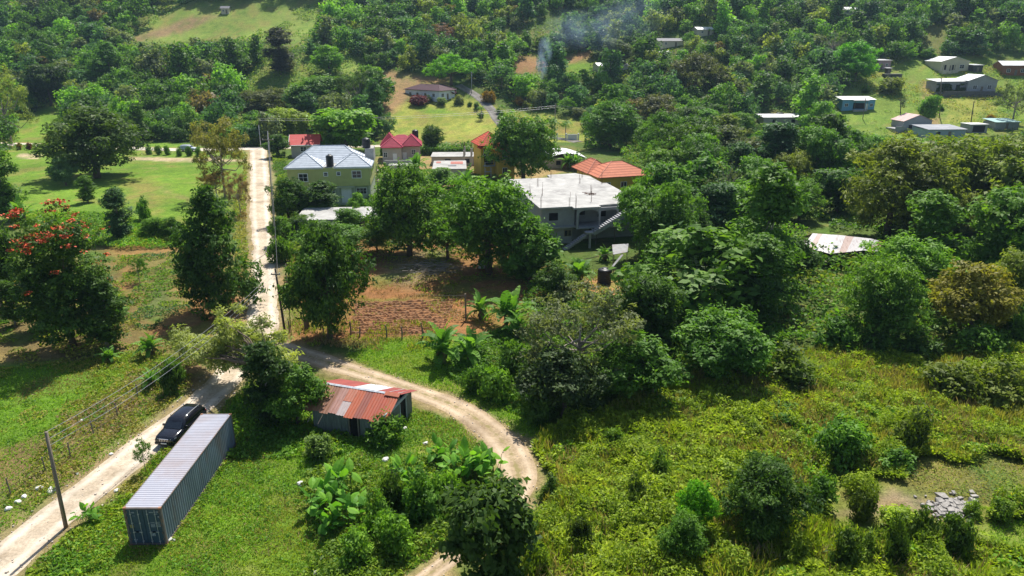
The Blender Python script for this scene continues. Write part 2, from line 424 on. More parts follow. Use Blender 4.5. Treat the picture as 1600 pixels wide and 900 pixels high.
def roadmat(name, a, b, rut, centre=None):
    m, nt, bs = newmat(name); co = objco(nt)
    c = ramp(nt, noise(nt, co, .55, 8, .7), .3, .7, a, b)
    c = mixrgb(nt, 1, c, ramp(nt, noise(nt, co, 5, 7, .8), .3, .7, (.60, .60, .58), (1.28, 1.28, 1.26)), 'MULTIPLY')
    l = N(nt, 'ShaderNodeAttribute', attribute_name='lat'); ab = N(nt, 'ShaderNodeMath', operation='ABSOLUTE'); nt.links.new(l.outputs['Fac'], ab.inputs[0])
    # wheel ruts at |lat| about .5
    su = N(nt, 'ShaderNodeMath', operation='SUBTRACT'); nt.links.new(ab.outputs[0], su.inputs[0]); su.inputs[1].default_value = .5
    a2 = N(nt, 'ShaderNodeMath', operation='ABSOLUTE'); nt.links.new(su.outputs[0], a2.inputs[0])
    ad = N(nt, 'ShaderNodeMath', operation='MULTIPLY_ADD'); nt.links.new(noise(nt, co, 1.4, 5), ad.inputs[0]); ad.inputs[1].default_value = .35; nt.links.new(a2.outputs[0], ad.inputs[2])
    rf = ramp(nt, ad.outputs[0], .22, .42, (1, 1, 1), (0, 0, 0))
    k = N(nt, 'ShaderNodeMath', operation='MULTIPLY'); k.inputs[1].default_value = .75; nt.links.new(rf, k.inputs[0])
    c = mixrgb(nt, k.outputs[0], c, rut)
    c = mixrgb(nt, 1, c, ramp(nt, noise(nt, co, .22, 6, .7), .34, .6, (.62, .60, .56), (1.08, 1.08, 1.06)), 'MULTIPLY')
    if centre:
        ad2 = N(nt, 'ShaderNodeMath', operation='MULTIPLY_ADD'); nt.links.new(noise(nt, co, 1.1, 6, .7), ad2.inputs[0]); ad2.inputs[1].default_value = 1.1; nt.links.new(ab.outputs[0], ad2.inputs[2])
        cf = ramp(nt, ad2.outputs[0], .52, .70, (1, 1, 1), (0, 0, 0)); c = mixrgb(nt, cf, c, centre)
        cf2 = ramp(nt, ad2.outputs[0], 1.2, 1.45); c = mixrgb(nt, cf2, c, (.20, .165, .075))
    nt.links.new(c, bs.inputs['Base Color']); bs.inputs['Roughness'].default_value = .95; bs.inputs['Specular IOR Level'].default_value = .1
    bump(nt, bs, noise(nt, co, 9, 6, .75), .6, .06); return m
ribbon('road', ROAD, roadmat('white_marl', (.46, .37, .275), (.60, .51, .405), (.68, .60, .50)), .05, .45)
ribbon('track', TRACK, roadmat('trodden_dirt', (.37, .275, .18), (.46, .355, .24), (.54, .425, .31), (.24, .20, .09)), .05, .3)
ribbon('cross_road', CROSS, roadmat('white_gravel', (.50, .45, .38), (.66, .60, .52), (.68, .62, .54)), .12, .3, 9)
ribbon('driveway', DRIVE, roadmat('worn_asphalt', (.17, .16, .15), (.23, .215, .20), (.25, .235, .22)), .14, .1, 9)

# ------------------------------------------------------------------ foliage building blocks
def unit(v): return v / (np.linalg.norm(v, axis=-1, keepdims=True) + 1e-9)
def leaf_quads(rng, P, Nn, L, W, fold=.18, droop=.35):
    n = len(P); t = rng.normal(size=(n, 3)); t[:, 2] -= droop
    Nn = unit(Nn); a = unit(t - (t * Nn).sum(1)[:, None] * Nn); b = np.cross(Nn, a)
    L = np.broadcast_to(L, n)[:, None]; W = np.broadcast_to(W, n)[:, None]
    V = np.stack([P - a * L * .5, P + b * W * .5 + Nn * L * fold * .5, P + a * L * .5 - Nn * L * fold * .4, P - b * W * .5 + Nn * L * fold * .5], 1)
    return V.reshape(-1, 3)
def quads(n): return np.arange(n * 4, dtype=np.int32).reshape(-1, 4)

def lobes(rng, kind, W, H, n):
    """list of (centre, radius, flatten)"""
    out = []
    for k in range(n):
        if kind in ('round', 'dense', 'big', 'far'):
            d = unit(rng.normal(size=3)); d[2] = d[2] * .95 + .08
            rr = rng.uniform(.5, 1.08) if k % 7 else rng.uniform(1.1, 1.3); a = W * .37 * (1.06 - .22 * max(0, d[2])); c = H * .37
            ctr = np.array([d[0] * a * rr, d[1] * a * rr, H * .53 + d[2] * c * rr]); r = W * (rng.uniform(.11, .23) if k % 7 else rng.uniform(.07, .12)); fl = .8
        elif kind == 'dome':
            th = rng.uniform(0, 6.28); rr = math.sqrt(rng.uniform(0, 1)) * W * .42
            ctr = np.array([math.cos(th) * rr, math.sin(th) * rr, H * (.86 - .42 * (rr / (W * .42)) ** 2.2) - rng.uniform(0, .10) * H]); r = W * rng.uniform(.075, .135); fl = .65
        elif kind == 'cone':
            t = k / (n - 1); th = rng.uniform(0, 6.28); z = H * (.10 + .80 * t)
            rad = W * .40 * (1 - t ** 2.3) * rng.uniform(.6, 1); ctr = np.array([math.cos(th) * rad, math.sin(th) * rad, z]); r = W * (.19 - .07 * t) * rng.uniform(.8, 1.15); fl = .95
        elif kind == 'tall':
            t = rng.uniform(0, 1); th = rng.uniform(0, 6.28); z = H * (.16 + .76 * t)
            rad = W * .32 * math.sin(math.pi * (.18 + .72 * t)) * rng.uniform(.2, 1); ctr = np.array([math.cos(th) * rad, math.sin(th) * rad, z]); r = W * rng.uniform(.14, .24); fl = .9
        elif kind in ('airy', 'bare'):
            th = rng.uniform(0, 6.28); rr = math.sqrt(rng.uniform(.02, 1)) * W * .44
            ctr = np.array([math.cos(th) * rr, math.sin(th) * rr, H * rng.uniform(.5, .94) - H * .18 * (rr / (W * .44)) ** 2]); r = W * rng.uniform(.055, .11); fl = .55
        elif kind == 'shrub':
            d = unit(rng.normal(size=3)); d[2] = abs(d[2])
            rr = rng.uniform(.2, 1.15); ctr = np.array([d[0] * W * .36 * rr, d[1] * W * .36 * rr, H * (.12 + .70 * d[2] * rr)]); r = W * rng.uniform(.09, .2); fl = rng.uniform(.8, 1.3)
        out.append((ctr, r, fl))
    return out
def crown_arrays(rng, lb, n, L, W, up=.5, shell=.62, tuft=13):
    rs = np.array([l[1] for l in lb]); wgt = rs ** 2 / (rs ** 2).sum()
    cnt = rng.multinomial(n, wgt); Ps = []; Ns = []; ts = []
    for (c, r, fl), k in zip(lb, cnt):
        nt = max(3, k // tuft); ti = rng.integers(0, nt, k)
        d = unit(rng.normal(size=(nt, 3))); rad = r * (shell + (1.12 - shell) * rng.random(nt) ** .7)
        rad *= 1 + .22 * np.sin(d[:, 0] * 5 + c[0]) * np.sin(d[:, 1] * 5 + c[1])
        tp = c + d * rad[:, None] * np.array([1, 1, fl]); tn = d * .6 + np.array([0, 0, up]) + rng.normal(size=(nt, 3)) * .35
        p = tp[ti] + rng.normal(size=(k, 3)) * (L * .62) * np.array([1, 1, .6])
        Ps.append(p); Ns.append(tn[ti] + rng.normal(size=(k, 3)) * .33)
        lt = rng.normal(.5, .09); tt = rng.normal(0, .13, nt); ts.append(np.clip(lt + tt[ti] + rng.normal(0, .10, k), 0, 1))
    P = np.concatenate(Ps); Nn = np.concatenate(Ns); t = np.concatenate(ts)
    s = rng.uniform(.7, 1.3, len(P))
    return leaf_quads(rng, P, Nn, L * s, W * s), np.repeat(t, 4)
def trunk_mb(rng, lb, H, r0, lean=0, nl=9, fork=.30, mb=None):
    mb = mb or MB(); top = np.array([lean * H + rng.normal(0, .02 * H), rng.normal(0, .02 * H), H * .62]); fk = top * fork / .62
    mid = fk * .5 + rng.normal(0, .015 * H, 3) * (1, 1, 0)
    mb.tube([(0, 0, -.3), tuple(mid), tuple(fk), tuple((fk + top) / 2 + rng.normal(0, .02 * H, 3)), tuple(top)], [r0 * 1.25, r0 * .95, r0 * .8, r0 * .5, r0 * .2], 8)
    order = sorted(lb, key=lambda l: -l[1])[:nl]
    for c, r, fl in order:
        s = fk + (top - fk) * rng.uniform(0, .6); e = np.array(c); m = (s + e) / 2 + np.array([0, 0, -.05 * H]) + rng.normal(0, .03 * H, 3)
        mb.tube([tuple(s), tuple(m), tuple(e)], [r0 * .45, r0 * .28, r0 * .08], 5, False)
    return mb

KINDS = {  # kind: W, H, lobes, leaves, leaf length, leaf width, trunk radius, variants, bark, shell
    'round': (8, 9, 34, 12500, .40, .20, .24, 3, BARK, .62),
    'dense': (9, 9, 44, 17000, .40, .16, .28, 2, BARK, .60),
    'dome': (15, 9.5, 60, 15000, .42, .20, .42, 1, BARK, .5),
    'cone': (9.5, 12.5, 46, 16000, .42, .20, .30, 1, BARK, .66),
    'tall': (6, 13, 34, 10500, .42, .20, .22, 2, BARK_PALE, .6),
    'airy': (10, 9, 60, 6200, .34, .13, .20, 2, BARK_PALE, .25),
    'big': (8, 10, 30, 7000, .66, .36, .24, 2, BARK, .5),
    'bare': (8, 9, 60, 700, .34, .13, .20, 1, BARK_PALE, .3),
    'shrub': (3, 2.4, 22, 2600, .30, .13, .05, 5, BARK, .55),
}
PROTO = {}
def get_proto(kind):
    if kind in PROTO: return PROTO[kind]
    W, H, nlb, nlv, L, Wd, r0, nv, bark, shell = KINDS[kind]; vs = []
    for v in range(nv):
        rng = np.random.default_rng(sum(map(ord, kind)) * 10 + v); lb = lobes(rng, kind, W, H, nlb)
        V, t = crown_arrays(rng, lb, nlv, L, Wd, shell=shell)
        cm = npmesh('crown_' + kind, V, quads(len(V) // 4), [LEAF], {'tone': ('FLOAT', t)})
        tm = trunk_mb(rng, lb, H, r0, nl=40 if kind == 'bare' else 14 if kind == 'airy' else 8, fork=.30 if kind != 'cone' else .1).mesh('trunk_' + kind, bark, True)
        vs.append((cm, tm, 2 * float(np.percentile(np.hypot(V[:, 0], V[:, 1]), 96)), float(np.percentile(V[:, 2], 99))))
    PROTO[kind] = vs; return vs

G_DARK = (.058, .115, .025); G_MID = (.088, .178, .034); G_BRT = (.125, .25, .042); G_YEL = (.18, .25, .042); G_OLV = (.15, .19, .045)
G_GREY = (.115, .145, .07); G_BLUE = (.062, .13, .048); G_RED = (.15, .085, .05); G_ORA = (.20, .12, .04); G_VIV = (.115, .285, .034)
TREES = []     # footprints, so scattered trees keep their distance
NAMES = {'dense': 'mango_tree', 'dome': 'spreading_tree', 'cone': 'conical_tree', 'tall': 'tall_tree', 'airy': 'sparse_tree', 'bare': 'bare_tree', 'shrub': 'shrub', 'round': 'broadleaf_tree', 'big': 'large_leaf_tree'}
def put_tree(kind, x, y, H, W, colr, label, group=None, name=None, var=None, rz=None, cat=None, z=None, jit=.08):
    pr = get_proto(kind); cm, tm, pw, ph = pr[random.randrange(len(pr)) if var is None else var % len(pr)]
    cat = cat or ('shrub' if kind == 'shrub' else 'tree')
    r = empty(name or NAMES[kind], label, cat, (x, y, Tz(x, y) if z is None else z), random.uniform(0, 6.28) if rz is None else rz, group)
    r.scale = (W / pw, W / pw, H / ph)
    c = link('crown', cm, r); f = random.uniform(1 - jit, 1 + jit)
    c.color = (min(1, colr[0] * f * random.uniform(.93, 1.07)), min(1, colr[1] * f), min(1, colr[2] * f), 1)
    link('trunk', tm, r)
    TREES.append((x, y, W / 2)); return r
def tree(kind, px, py, top, wpx, colr, label, **kw):
    p = at(px, py); d = depth(p); W = wpx * d / F
    yy = p[1] + W * .1
    H = max(.6, atY(px, top, yy)[2] - p[2])
    return put_tree(kind, p[0], p[1], H, W, colr, label, **kw)

# hand placed trees: kind, foot x, foot y, top y, crown width (photo pixels), colour, label
HAND = [
 ('cone', 345, 482, 296, 116, G_DARK, 'tall dark cone-shaped tree left of the white dirt road, its shadow on the soil'),
 ('dense', 152, 278, 171, 146, (.075, .125, .032), 'old spreading dark tree standing alone on the mown lawn at left'),
 ('round', 104, 290, 247, 42, (.12, .20, .085), 'small pale blue-green tree on the lawn in front of the old spreading tree'),
 ('tall', 14, 345, 232, 52, G_MID, 'leafy vine-clad tree at the left frame edge beside the lawn'),
 ('tall', -8, 300, 190, 46, G_BLUE, 'tall tree at the left frame edge behind the vine-clad tree'),
 ('round', 6, 490, 320, 78, G_DARK, 'dark tree at the left frame edge beside the orange-flowered tree'),
 ('tall', 168, 545, 430, 72, G_DARK, 'dark lower tree touching the right side of the orange-flowered tree'),
 ('tall', 74, 512, 425, 70, G_DARK, 'shaded tree with a bare trunk under the orange-flowered tree'),
 ('tall', 24, 508, 440, 34, G_DARK, 'thin dark tree standing on dry ground left of the orange-flowered tree'),
 ('tall', 190, 374, 295, 42, G_BLUE, 'young two-tiered tree at the lower edge of the mown lawn'),
 ('round', 243, 374, 340, 42, G_MID, 'small round tree at the lawn edge, second from the young two-tiered tree'),
 ('round', 270, 374, 340, 30, G_MID, 'slim sapling at the lawn edge left of the dark cone-shaped tree'),
 ('tall', 138, 316, 275, 26, G_MID, 'slender sapling on the lawn below the old spreading tree'),
 ('airy', 219, 442, 402, 26, G_MID, 'spindly sapling standing in the brown soil patch'),
 ('airy', 228, 738, 686, 26, G_MID, 'thin sapling between the road and the side of the container'),
 ('airy', 18, 226, 118, 74, (.18, .23, .07), 'wispy feathery tree at the far left edge beyond the lawn'),
 ('airy', 352, 308, 186, 88, (.20, .19, .065), 'sparse reddish-green tree with pale branches between lawn and white road'),
 ('airy', 340, 318, 262, 50, (.2, .15, .06), 'low rusty-leaved tree at the foot of the sparse roadside tree'),
 ('airy', 376, 336, 272, 36, (.20, .155, .10), 'dry brown roadside bush behind the dark cone-shaped tree'),
 ('round', 466, 662, 570, 92, G_MID, 'round bright-leaved tree beside the rusty-roofed wooden shed'),
 ('tall', 424, 668, 538, 68, (.045, .082, .022), 'vine-wrapped dark trunk at the back end of the shipping container'),
 ('dense', 516, 530, 352, 126, G_DARK, 'dark mango tree with bare trunk at the corner of the ploughed plot'),
 ('dense', 640, 400, 260, 120, G_MID, 'big dense tree behind the ploughed plot, right of the green house'),
 ('dense', 764, 428, 282, 165, (.095, .195, .034), 'wide bright mango tree in front of the grey concrete house'),
 ('big', 822, 436, 345, 96, G_MID, 'glossy large-leaved tree below the stairs of the grey concrete house'),
 ('dense', 452, 350, 280, 62, G_DARK, 'dark bushy tree between the white road and the green house'),
 ('tall', 506, 345, 284, 54, G_DARK, 'slim tree in front of the white doorway wall of the green house'),
 ('round', 562, 338, 302, 30, G_BRT, 'young light-green tree at the right front of the green house'),
 ('round', 441, 384, 338, 38, G_MID, 'small tree by the road left of the low concrete outbuilding'),
 ('round', 470, 368, 336, 46, G_DARK, 'dark small tree against the corner of the low concrete outbuilding'),
 ('dense', 520, 402, 350, 122, G_MID, 'broad low tree in front of the low concrete outbuilding'),
 ('round', 548, 372, 326, 46, G_MID, 'small tree standing before the middle of the low concrete outbuilding'),
 ('round', 590, 392, 344, 46, G_YEL, 'light small tree at the right end of the low concrete outbuilding'),
 ('big', 540, 238, 172, 88, G_BRT, 'bright broad tree between the red-roofed and the magenta-roofed house'),
 ('cone', 588, 214, 128, 54, G_BLUE, 'dark pointed tree at the left edge of the hillside lawn'),
 ('round', 452, 218, 170, 66, G_YEL, 'yellowish round tree behind the small red-roofed house'),
 ('round', 436, 246, 210, 40, G_DARK, 'dark shrubby tree between the road end and the small red-roofed house'),
 ('dense', 676, 238, 197, 38, G_DARK, 'compact dark round tree between magenta roof and hillside lawn'),
 ('dense', 818, 284, 182, 102, G_MID, 'large dark tree hiding the right side of the yellow house'),
 ('dense', 953, 232, 160, 88, G_MID, 'large tree behind the white curved roof and the driveway gate'),
 ('round', 1000, 402, 290, 78, G_MID, 'leafy tree in front of the right end of the outside stairs'),
 ('dense', 1045, 425, 290, 110, (.085, .17, .034), 'broad tree right of the black yard tank, behind the tall light-leaved tree'),
 ('round', 868, 470, 412, 62, G_DARK, 'small dark tree between bananas and the dirt yard'),
 ('round', 700, 405, 318, 74, G_MID, 'tree filling the gap between the two big mango-like trees behind the plot'),
 ('round', 690, 300, 262, 60, G_MID, 'tree beside the flat roof with brown sheet'),
 ('dense', 740, 352, 296, 74, G_BRT, 'tree in front of the tall yellow house'),
 ('round', 1022, 366, 255, 100, G_MID, 'leafy tree covering the right end of the grey concrete house'),
 ('big', 1075, 500, 358, 190, G_MID, 'tall broad light-leaved tree in the middle, right of the water tank'),
 ('round', 1010, 560, 430, 120, G_DARK, 'shaded tree below the water tank in the central thicket'),
 ('airy', 905, 612, 448, 190, G_GREY, 'wide grey-green thinly leaved tree in front of the dirt yard'),
 ('round', 880, 650, 545, 130, (.05, .085, .03), 'low dark grey-green tree at the front of the central thicket'),
 ('round', 985, 625, 520, 140, G_MID, 'rounded tree at the front edge of the central thicket'),
 ('round', 1120, 590, 490, 140, G_MID, 'rounded tree where the central thicket meets the scrub field'),
 ('tall', 1188, 470, 262, 96, G_MID, 'tall slim tree rising between concrete house and rusted tin hut'),
 ('tall', 1282, 285, 180, 66, G_DARK, 'narrow dark tree standing below the blue shack'),
 ('dense', 1385, 375, 222, 160, G_OLV, 'broad olive tree behind the rusted tin hut'),
 ('dense', 1515, 350, 215, 190, (.12, .175, .035), 'broad olive tree at the right below the grey roof'),
 ('round', 1565, 450, 300, 150, G_MID, 'tree at the right frame edge level with the rusted tin hut'),
 ('dense', 1400, 470, 372, 130, G_BRT, 'fresh green tree partly covering the front of the rusted tin hut'),
 ('round', 1510, 535, 412, 130, (.17, .165, .036), 'orange-tinged tree at the right edge of the wood'),
 ('round', 1235, 440, 372, 74, G_DARK, 'dark tree at the left end of the rusted tin hut'),
 ('round', 1160, 385, 285, 110, G_MID, 'rounded tree in the wood right of the grey concrete house'),
 ('dense', 1075, 290, 195, 110, G_DARK, 'dark tree behind the terracotta roof'),
 ('round', 1025, 225, 150, 70, (.09, .10, .05), 'brownish tree beyond the terracotta roof'),
 ('dense', 1335, 128, 68, 68, G_VIV, 'bright green rounded tree left of the small pink shed on the hillside'),
 ('dome', 705, 133, 86, 76, G_VIV, 'bright spreading tree behind the purple-roofed house'),
 ('big', 768, 930, 762, 132, (.05, .095, .024), 'leafy tree at the bottom edge over the end of the dirt track'),
 ('dense', 1190, 838, 722, 128, G_DARK, 'large dark bush-like tree in the middle of the scrub field'),
 ('round', 1082, 838, 752, 62, G_VIV, 'pale fresh-green small tree left of the large dark bush in the scrub field'),
 ('round', 1065, 880, 800, 70, G_MID, 'low tree in the scrub field just below the pale fresh-green tree'),
 ('round', 585, 170, 105, 70, G_MID, 'tree above the dark pointed tree, left of the brown slope'),
 ('airy', 560, 185, 110, 74, (.07, .12, .035), 'feathery bamboo-like tree left of the brown slope'),
 ('round', 500, 185, 120, 90, G_MID, 'round green tree on the slope below the middle hillside meadow'),
 ('tall', 440, 115, 45, 46, (.06, .065, .035), 'tall dark tree with brownish top on the hillside meadow'),
 ('dense', 420, 185, 140, 90, (.09, .11, .04), 'brownish green tree beside the road end below the meadow'),
 ('round', 515, 120, 72, 52, G_BRT, 'light green tree on the hillside meadow'),
 ('cone', 175, 135, 68, 66, G_MID, 'big yellow-topped dark tree on the left hillside'),
 ('round', 80, 165, 100, 60, (.05, .085, .03), 'dark dome-shaped tree below the left hillside wood'),
 ('dome', 1085, 148, 85, 100, (.085, .105, .04), 'flat-topped olive tree with bare branches on the right of the smoke'),
 ('round', 960, 108, 62, 46, (.09, .13, .05), 'drooping bamboo-like tree just right of the smoke'),
 ('airy', 700, 75, 38, 80, (.14, .09, .065), 'reddish brown leafless tree in the hillside forest'),
 ('round', 1448, 195, 150, 32, G_BRT, 'light green sapling standing on the clearing path'),
 ('airy', 1580, 195, 128, 60, (.11, .15, .05), 'thin airy tree at the right edge of the hillside clearing'),
 ('bare', 1128, 350, 252, 70, G_GREY, 'pale leafless branching tree in the wood right of the concrete house'),
 ('bare', 1085, 520, 405, 90, G_GREY, 'grey bare branches standing out of the tall broad light-leaved tree'),
 ('bare', 1300, 100, 48, 44, G_GREY, 'grey leafless tree in the forest left of the bright green rounded tree'),
 ('round', 785, 195, 175, 17, G_MID, 'little palm-like tree beside the asphalt driveway'),
]
# ------------------------------------------------------------------ special foliage: flowering tree, bananas, big-leaf clumps
def flowering_tree():
    p = at(116, 540); d = depth(p); W = 142 * d / F; H = atY(108, 322, p[1] + 1)[2] - p[2]
    rng = np.random.default_rng(5); lb = lobes(rng, 'round', W, H, 36); mx = np.mean([l[0] for l in lb], 0); top = max(l[0][2] + l[1] * .75 for l in lb); lb = [(np.array([l[0][0] - mx[0], l[0][1] - mx[1], max((l[0][2] - .15 * H) * H / (top - .15 * H), .1 * H)]), l[1] * 1.08, l[2]) for l in lb]
    V, t = crown_arrays(rng, lb, 17000, .42, .2)
    r = empty('flowering_tree', 'dark tree covered in orange-red flowers on the left', 'tree', (p[0], p[1], 0))
    c = link('crown', npmesh('crown_flowering', V, quads(len(V) // 4), [LEAF], {'tone': ('FLOAT', t)}), r); c.color = (*G_DARK, 1)
    trunk_mb(rng, lb, H, .3).build('trunk', BARK, r, True)
    # flowers sit on the outside of the lobes
    P = []
    for k in range(210):
        c0, r0, fl = lb[rng.integers(len(lb))]; dd = unit(rng.normal(size=3)); dd[2] = abs(dd[2]) * .9 + .1; dd[1] -= .25; dd = unit(dd)
        q = c0 + dd * r0 * 1.12
        if q[2] < H * (.74 if k % 5 else .4): continue
        P.append(q + rng.normal(0, .16, (18, 3)) * (1.5, 1.5, .6))
    P = np.concatenate(P); V = leaf_quads(rng, P, rng.normal(0, .5, P.shape) + (0, 0, .8), .30, .22)
    fm = M('orange_petals', (.55, .085, .022), .6, .25, 3, bmp=0)
    link('flowers', npmesh('flowers', V, quads(len(P)), [fm]), r)
    TREES.append((p[0], p[1], W / 2))
BANANA = []
def banana_mesh(seed):
    rng = np.random.default_rng(seed); V = []; t = []; n = 0
    ns = 3; stems = MB(); Q = []
    for s in range(ns):
        bx, by = rng.normal(0, .42, 2) * (s > 0); h = rng.uniform(.9, 1.5) * (1 - .25 * (s > 0))
        stems.tube([(bx, by, -.1), (bx * 1.1, by * 1.1, h)], [.14, .08], 7)
        for k in range(rng.integers(7, 10)):
            az = k * 2.4 + rng.normal(0, .3); L = rng.uniform(1.7, 2.5); up = 1.52 - .14 * k + rng.uniform(-.1, .1); w0 = rng.uniform(.26, .38)
            pts = []; p = np.array([bx * 1.1, by * 1.1, h]); el = up
            nseg = 8
            for i in range(nseg + 1):
                pts.append(p.copy()); el -= rng.uniform(.02, .09) + .018 * k + .012 * i; p = p + np.array([math.cos(az) * math.cos(el), math.sin(az) * math.cos(el), math.sin(el)]) * L / nseg
            side = np.array([-math.sin(az), math.cos(az), 0]); lt = rng.uniform(.25, .8)
            for i in range(nseg):
                wa = w0 * math.sin(math.pi * min(1, .10 + .9 * i / nseg)) ** .6; wb = w0 * max(.02, math.sin(math.pi * min(1, .10 + .9 * (i + 1) / nseg))) ** .6
                ga, gb = (.10, .88) if rng.random() < .5 else (0, 1)
                for sg in (-1, 1):
                    pa = pts[i] * (1 - ga) + pts[i + 1] * ga; pb = pts[i] * (1 - gb) + pts[i + 1] * gb
                    dr = np.array([0, 0, .35 + rng.uniform(-.1, .1)])
                    V += [pa, pa + side * sg * wa + dr * wa, pb + side * sg * wb + dr * wb, pb]; t += [lt] * 4
    DV = []
    for k in range(16):
        az = rng.uniform(0, 6.28); b0 = np.array([rng.normal(0, .25), rng.normal(0, .25), rng.uniform(.7, 1.4)]); o = np.array([math.cos(az), math.sin(az), 0]); sd = np.array([-math.sin(az), math.cos(az), 0]) * rng.uniform(.08, .2); q = b0 + o * rng.uniform(.2, .5) - np.array([0, 0, rng.uniform(.5, 1.1)])
        DV += [b0, b0 * .5 + q * .5 + sd + o * .12, q, b0 * .5 + q * .5 - sd + o * .12]
    dm = npmesh('dead_leaves', np.array(DV), quads(len(DV) // 4), [M('dead_leaf_brown', (.22, .15, .075), .9, .35, 3, bmp=0)])
    V = np.array(V)
    return dm, npmesh('banana_leaves', V, quads(len(V) // 4), [LEAF], {'tone': ('FLOAT', np.array(t))}), stems.mesh('banana_stem', M('banana_stem', (.16, .17, .06), .7, .3, 3), True)
def banana(px, py, top, label, seed, colr=(.095, .20, .04), group=None):
    while len(BANANA) < 4: BANANA.append(banana_mesh(40 + len(BANANA)))
    p = at(px, py); H = max(1.2, atY(px, top, p[1])[2] - p[2]) * .90; s = H / 3.5
    r = empty('banana_plant', label, 'banana plant', (p[0], p[1], p[2]), seed * 1.7, group); r.scale = (s, s, s)
    dm, lm, sm = BANANA[seed % 4]; link('dead_leaves', dm, r); c = link('leaves', lm, r); c.color = (*colr, 1); link('stem', sm, r)
    TREES.append((p[0], p[1], 1.5))
def bigleaf_mesh(seed, n=26, spread=1.5, h=1.7):
    rng = np.random.default_rng(seed); V = []; t = []; st = MB()
    for k in range(n):
        bx, by = rng.normal(0, spread * .42, 2); az = rng.uniform(0, 6.28); hh = h * rng.uniform(.45, 1.0)
        tip = np.array([bx + math.cos(az) * .35, by + math.sin(az) * .35, hh])
        st.tube([(bx, by, 0), tuple((np.array([bx, by, hh * .6]) + tip) / 2), tuple(tip)], [.03, .025, .015], 5, False)
        el = rng.uniform(-.5, 1.2); a = np.array([math.cos(az) * math.cos(el), math.sin(az) * math.cos(el), math.sin(el)]); b = np.array([-math.sin(az), math.cos(az), 0]); nn = np.cross(a, b)
        L = rng.uniform(.7, 1.15); W = L * rng.uniform(.30, .40); lt = rng.uniform(.2, .9)
        prof = [(-.05, .25), (.15, .8), (.4, 1.0), (.7, .72), (1.0, .03)]
        for (u0, w0), (u1, w1) in zip(prof[:-1], prof[1:]):
            for sg in (-1, 1):
                d0 = -a * 0 + nn * (-.25 * u0 * u0 * L); d1 = nn * (-.25 * u1 * u1 * L)
                V += [tip + a * L * u0 + d0, tip + a * L * u0 + d0 + b * sg * W * w0 - nn * W * w0 * .25, tip + a * L * u1 + d1 + b * sg * W * w1 - nn * W * w1 * .25, tip + a * L * u1 + d1]; t += [lt] * 4
    V = np.array(V)
    return npmesh('large_leaves', V, quads(len(V) // 4), [LEAF], {'tone': ('FLOAT', np.array(t))}), st.mesh('leaf_stalks', M('green_stalk', (.10, .13, .04), .7, .2, 3), True)
def palm_mesh(seed):
    rng = np.random.default_rng(seed); V = []; t = []; st = MB(); h = 3.6
    st.tube([(0, 0, -.2), (.1, .05, h * .5), (.15, 0, h)], [.16, .12, .10], 7)
    for k in range(16):
        az = k * 2.4; el = rng.uniform(.1, 1.2); p = np.array([.15, 0, h]); L = rng.uniform(1.6, 2.2)
        for i in range(12):
            dirv = np.array([math.cos(az) * math.cos(el), math.sin(az) * math.cos(el), math.sin(el)]); q = p + dirv * L / 12; side = np.array([-math.sin(az), math.cos(az), 0])
            for sg in (-1, 1):
                e = side * sg * .55 * math.sin(math.pi * (i + 1.5) / 14) + dirv * .25 + np.array([0, 0, -.22])
                V += [p, p + dirv * .10, p + e + dirv * .02, p + e]; t += [rng.uniform(.3, .7)] * 4
            p = q; el -= .16
    V = np.array(V)
    return npmesh('palm_fronds', V, quads(len(V) // 4), [LEAF], {'tone': ('FLOAT', np.array(t))}), st.mesh('palm_trunk', BARK_PALE, True)

flowering_tree()
for k, px, py, top, w, c, lab in HAND:
    nm = None
    if 'sapling' in lab: nm = 'sapling'
    if 'bush' in lab and 'bush-like' not in lab and 'bushy' not in lab: nm = 'bush'
    if 'bamboo' in lab: nm = 'bamboo_like_tree'
    tree(k, px, py, top, w, c, lab, name=nm, cat='bush' if nm == 'bush' else None)

def overhang_tree():
    """olive feathery tree leaning over the road"""
    p = at(424, 672); rng = np.random.default_rng(77)
    r = empty('leaning_tree', 'olive feathery tree leaning over the white road above the black car', 'tree', (p[0] + .3, p[1] + 1.2, 0))
    lb = []; dd = depth((p[0], p[1], 6))
    for k in range(120):
        px = rng.uniform(296, 458); pyc = 596 - 60 * math.sin((px - 285) / 170 * math.pi) + rng.normal(0, 26) + max(0, 350 - px) * .75
        Yq = p[1] + 2.2 + (455 - px) / 165 * 11.0 + rng.normal(0, 1.3); q = atY(px, pyc, Yq)
        q[2] = min(max(q[2], 2.6), 9.5)
        lb.append((q - np.array([p[0] + .3, p[1] + 1.2, 0]), rng.uniform(.65, 1.15), .6))
    V, t = crown_arrays(rng, lb, 21000, .36, .13, shell=.2)
    c = link('crown', npmesh('crown_leaning', V, quads(len(V) // 4), [LEAF], {'tone': ('FLOAT', t)}), r); c.color = (.23, .27, .095, 1)
    mb = MB(); mb.tube([(0, 0, -.3), (-.2, .2, 2.2), (-.6, .8, 4.2), (-1.5, 1.6, 5.6)], [.34, .28, .24, .16], 8)
    for q, rr, fl in lb[::3]:
        s = np.array((-.6, .8, 4.2)) + (np.array((-1.5, 1.6, 5.6)) - np.array((-.6, .8, 4.2))) * rng.random(); m = (s + q) / 2 + rng.normal(0, .3, 3) + (0, 0, .3)
        mb.tube([tuple(s), tuple(m), tuple(q)], [.11, .07, .02], 5, False)
    mb.build('trunk', BARK, r, True)
overhang_tree()

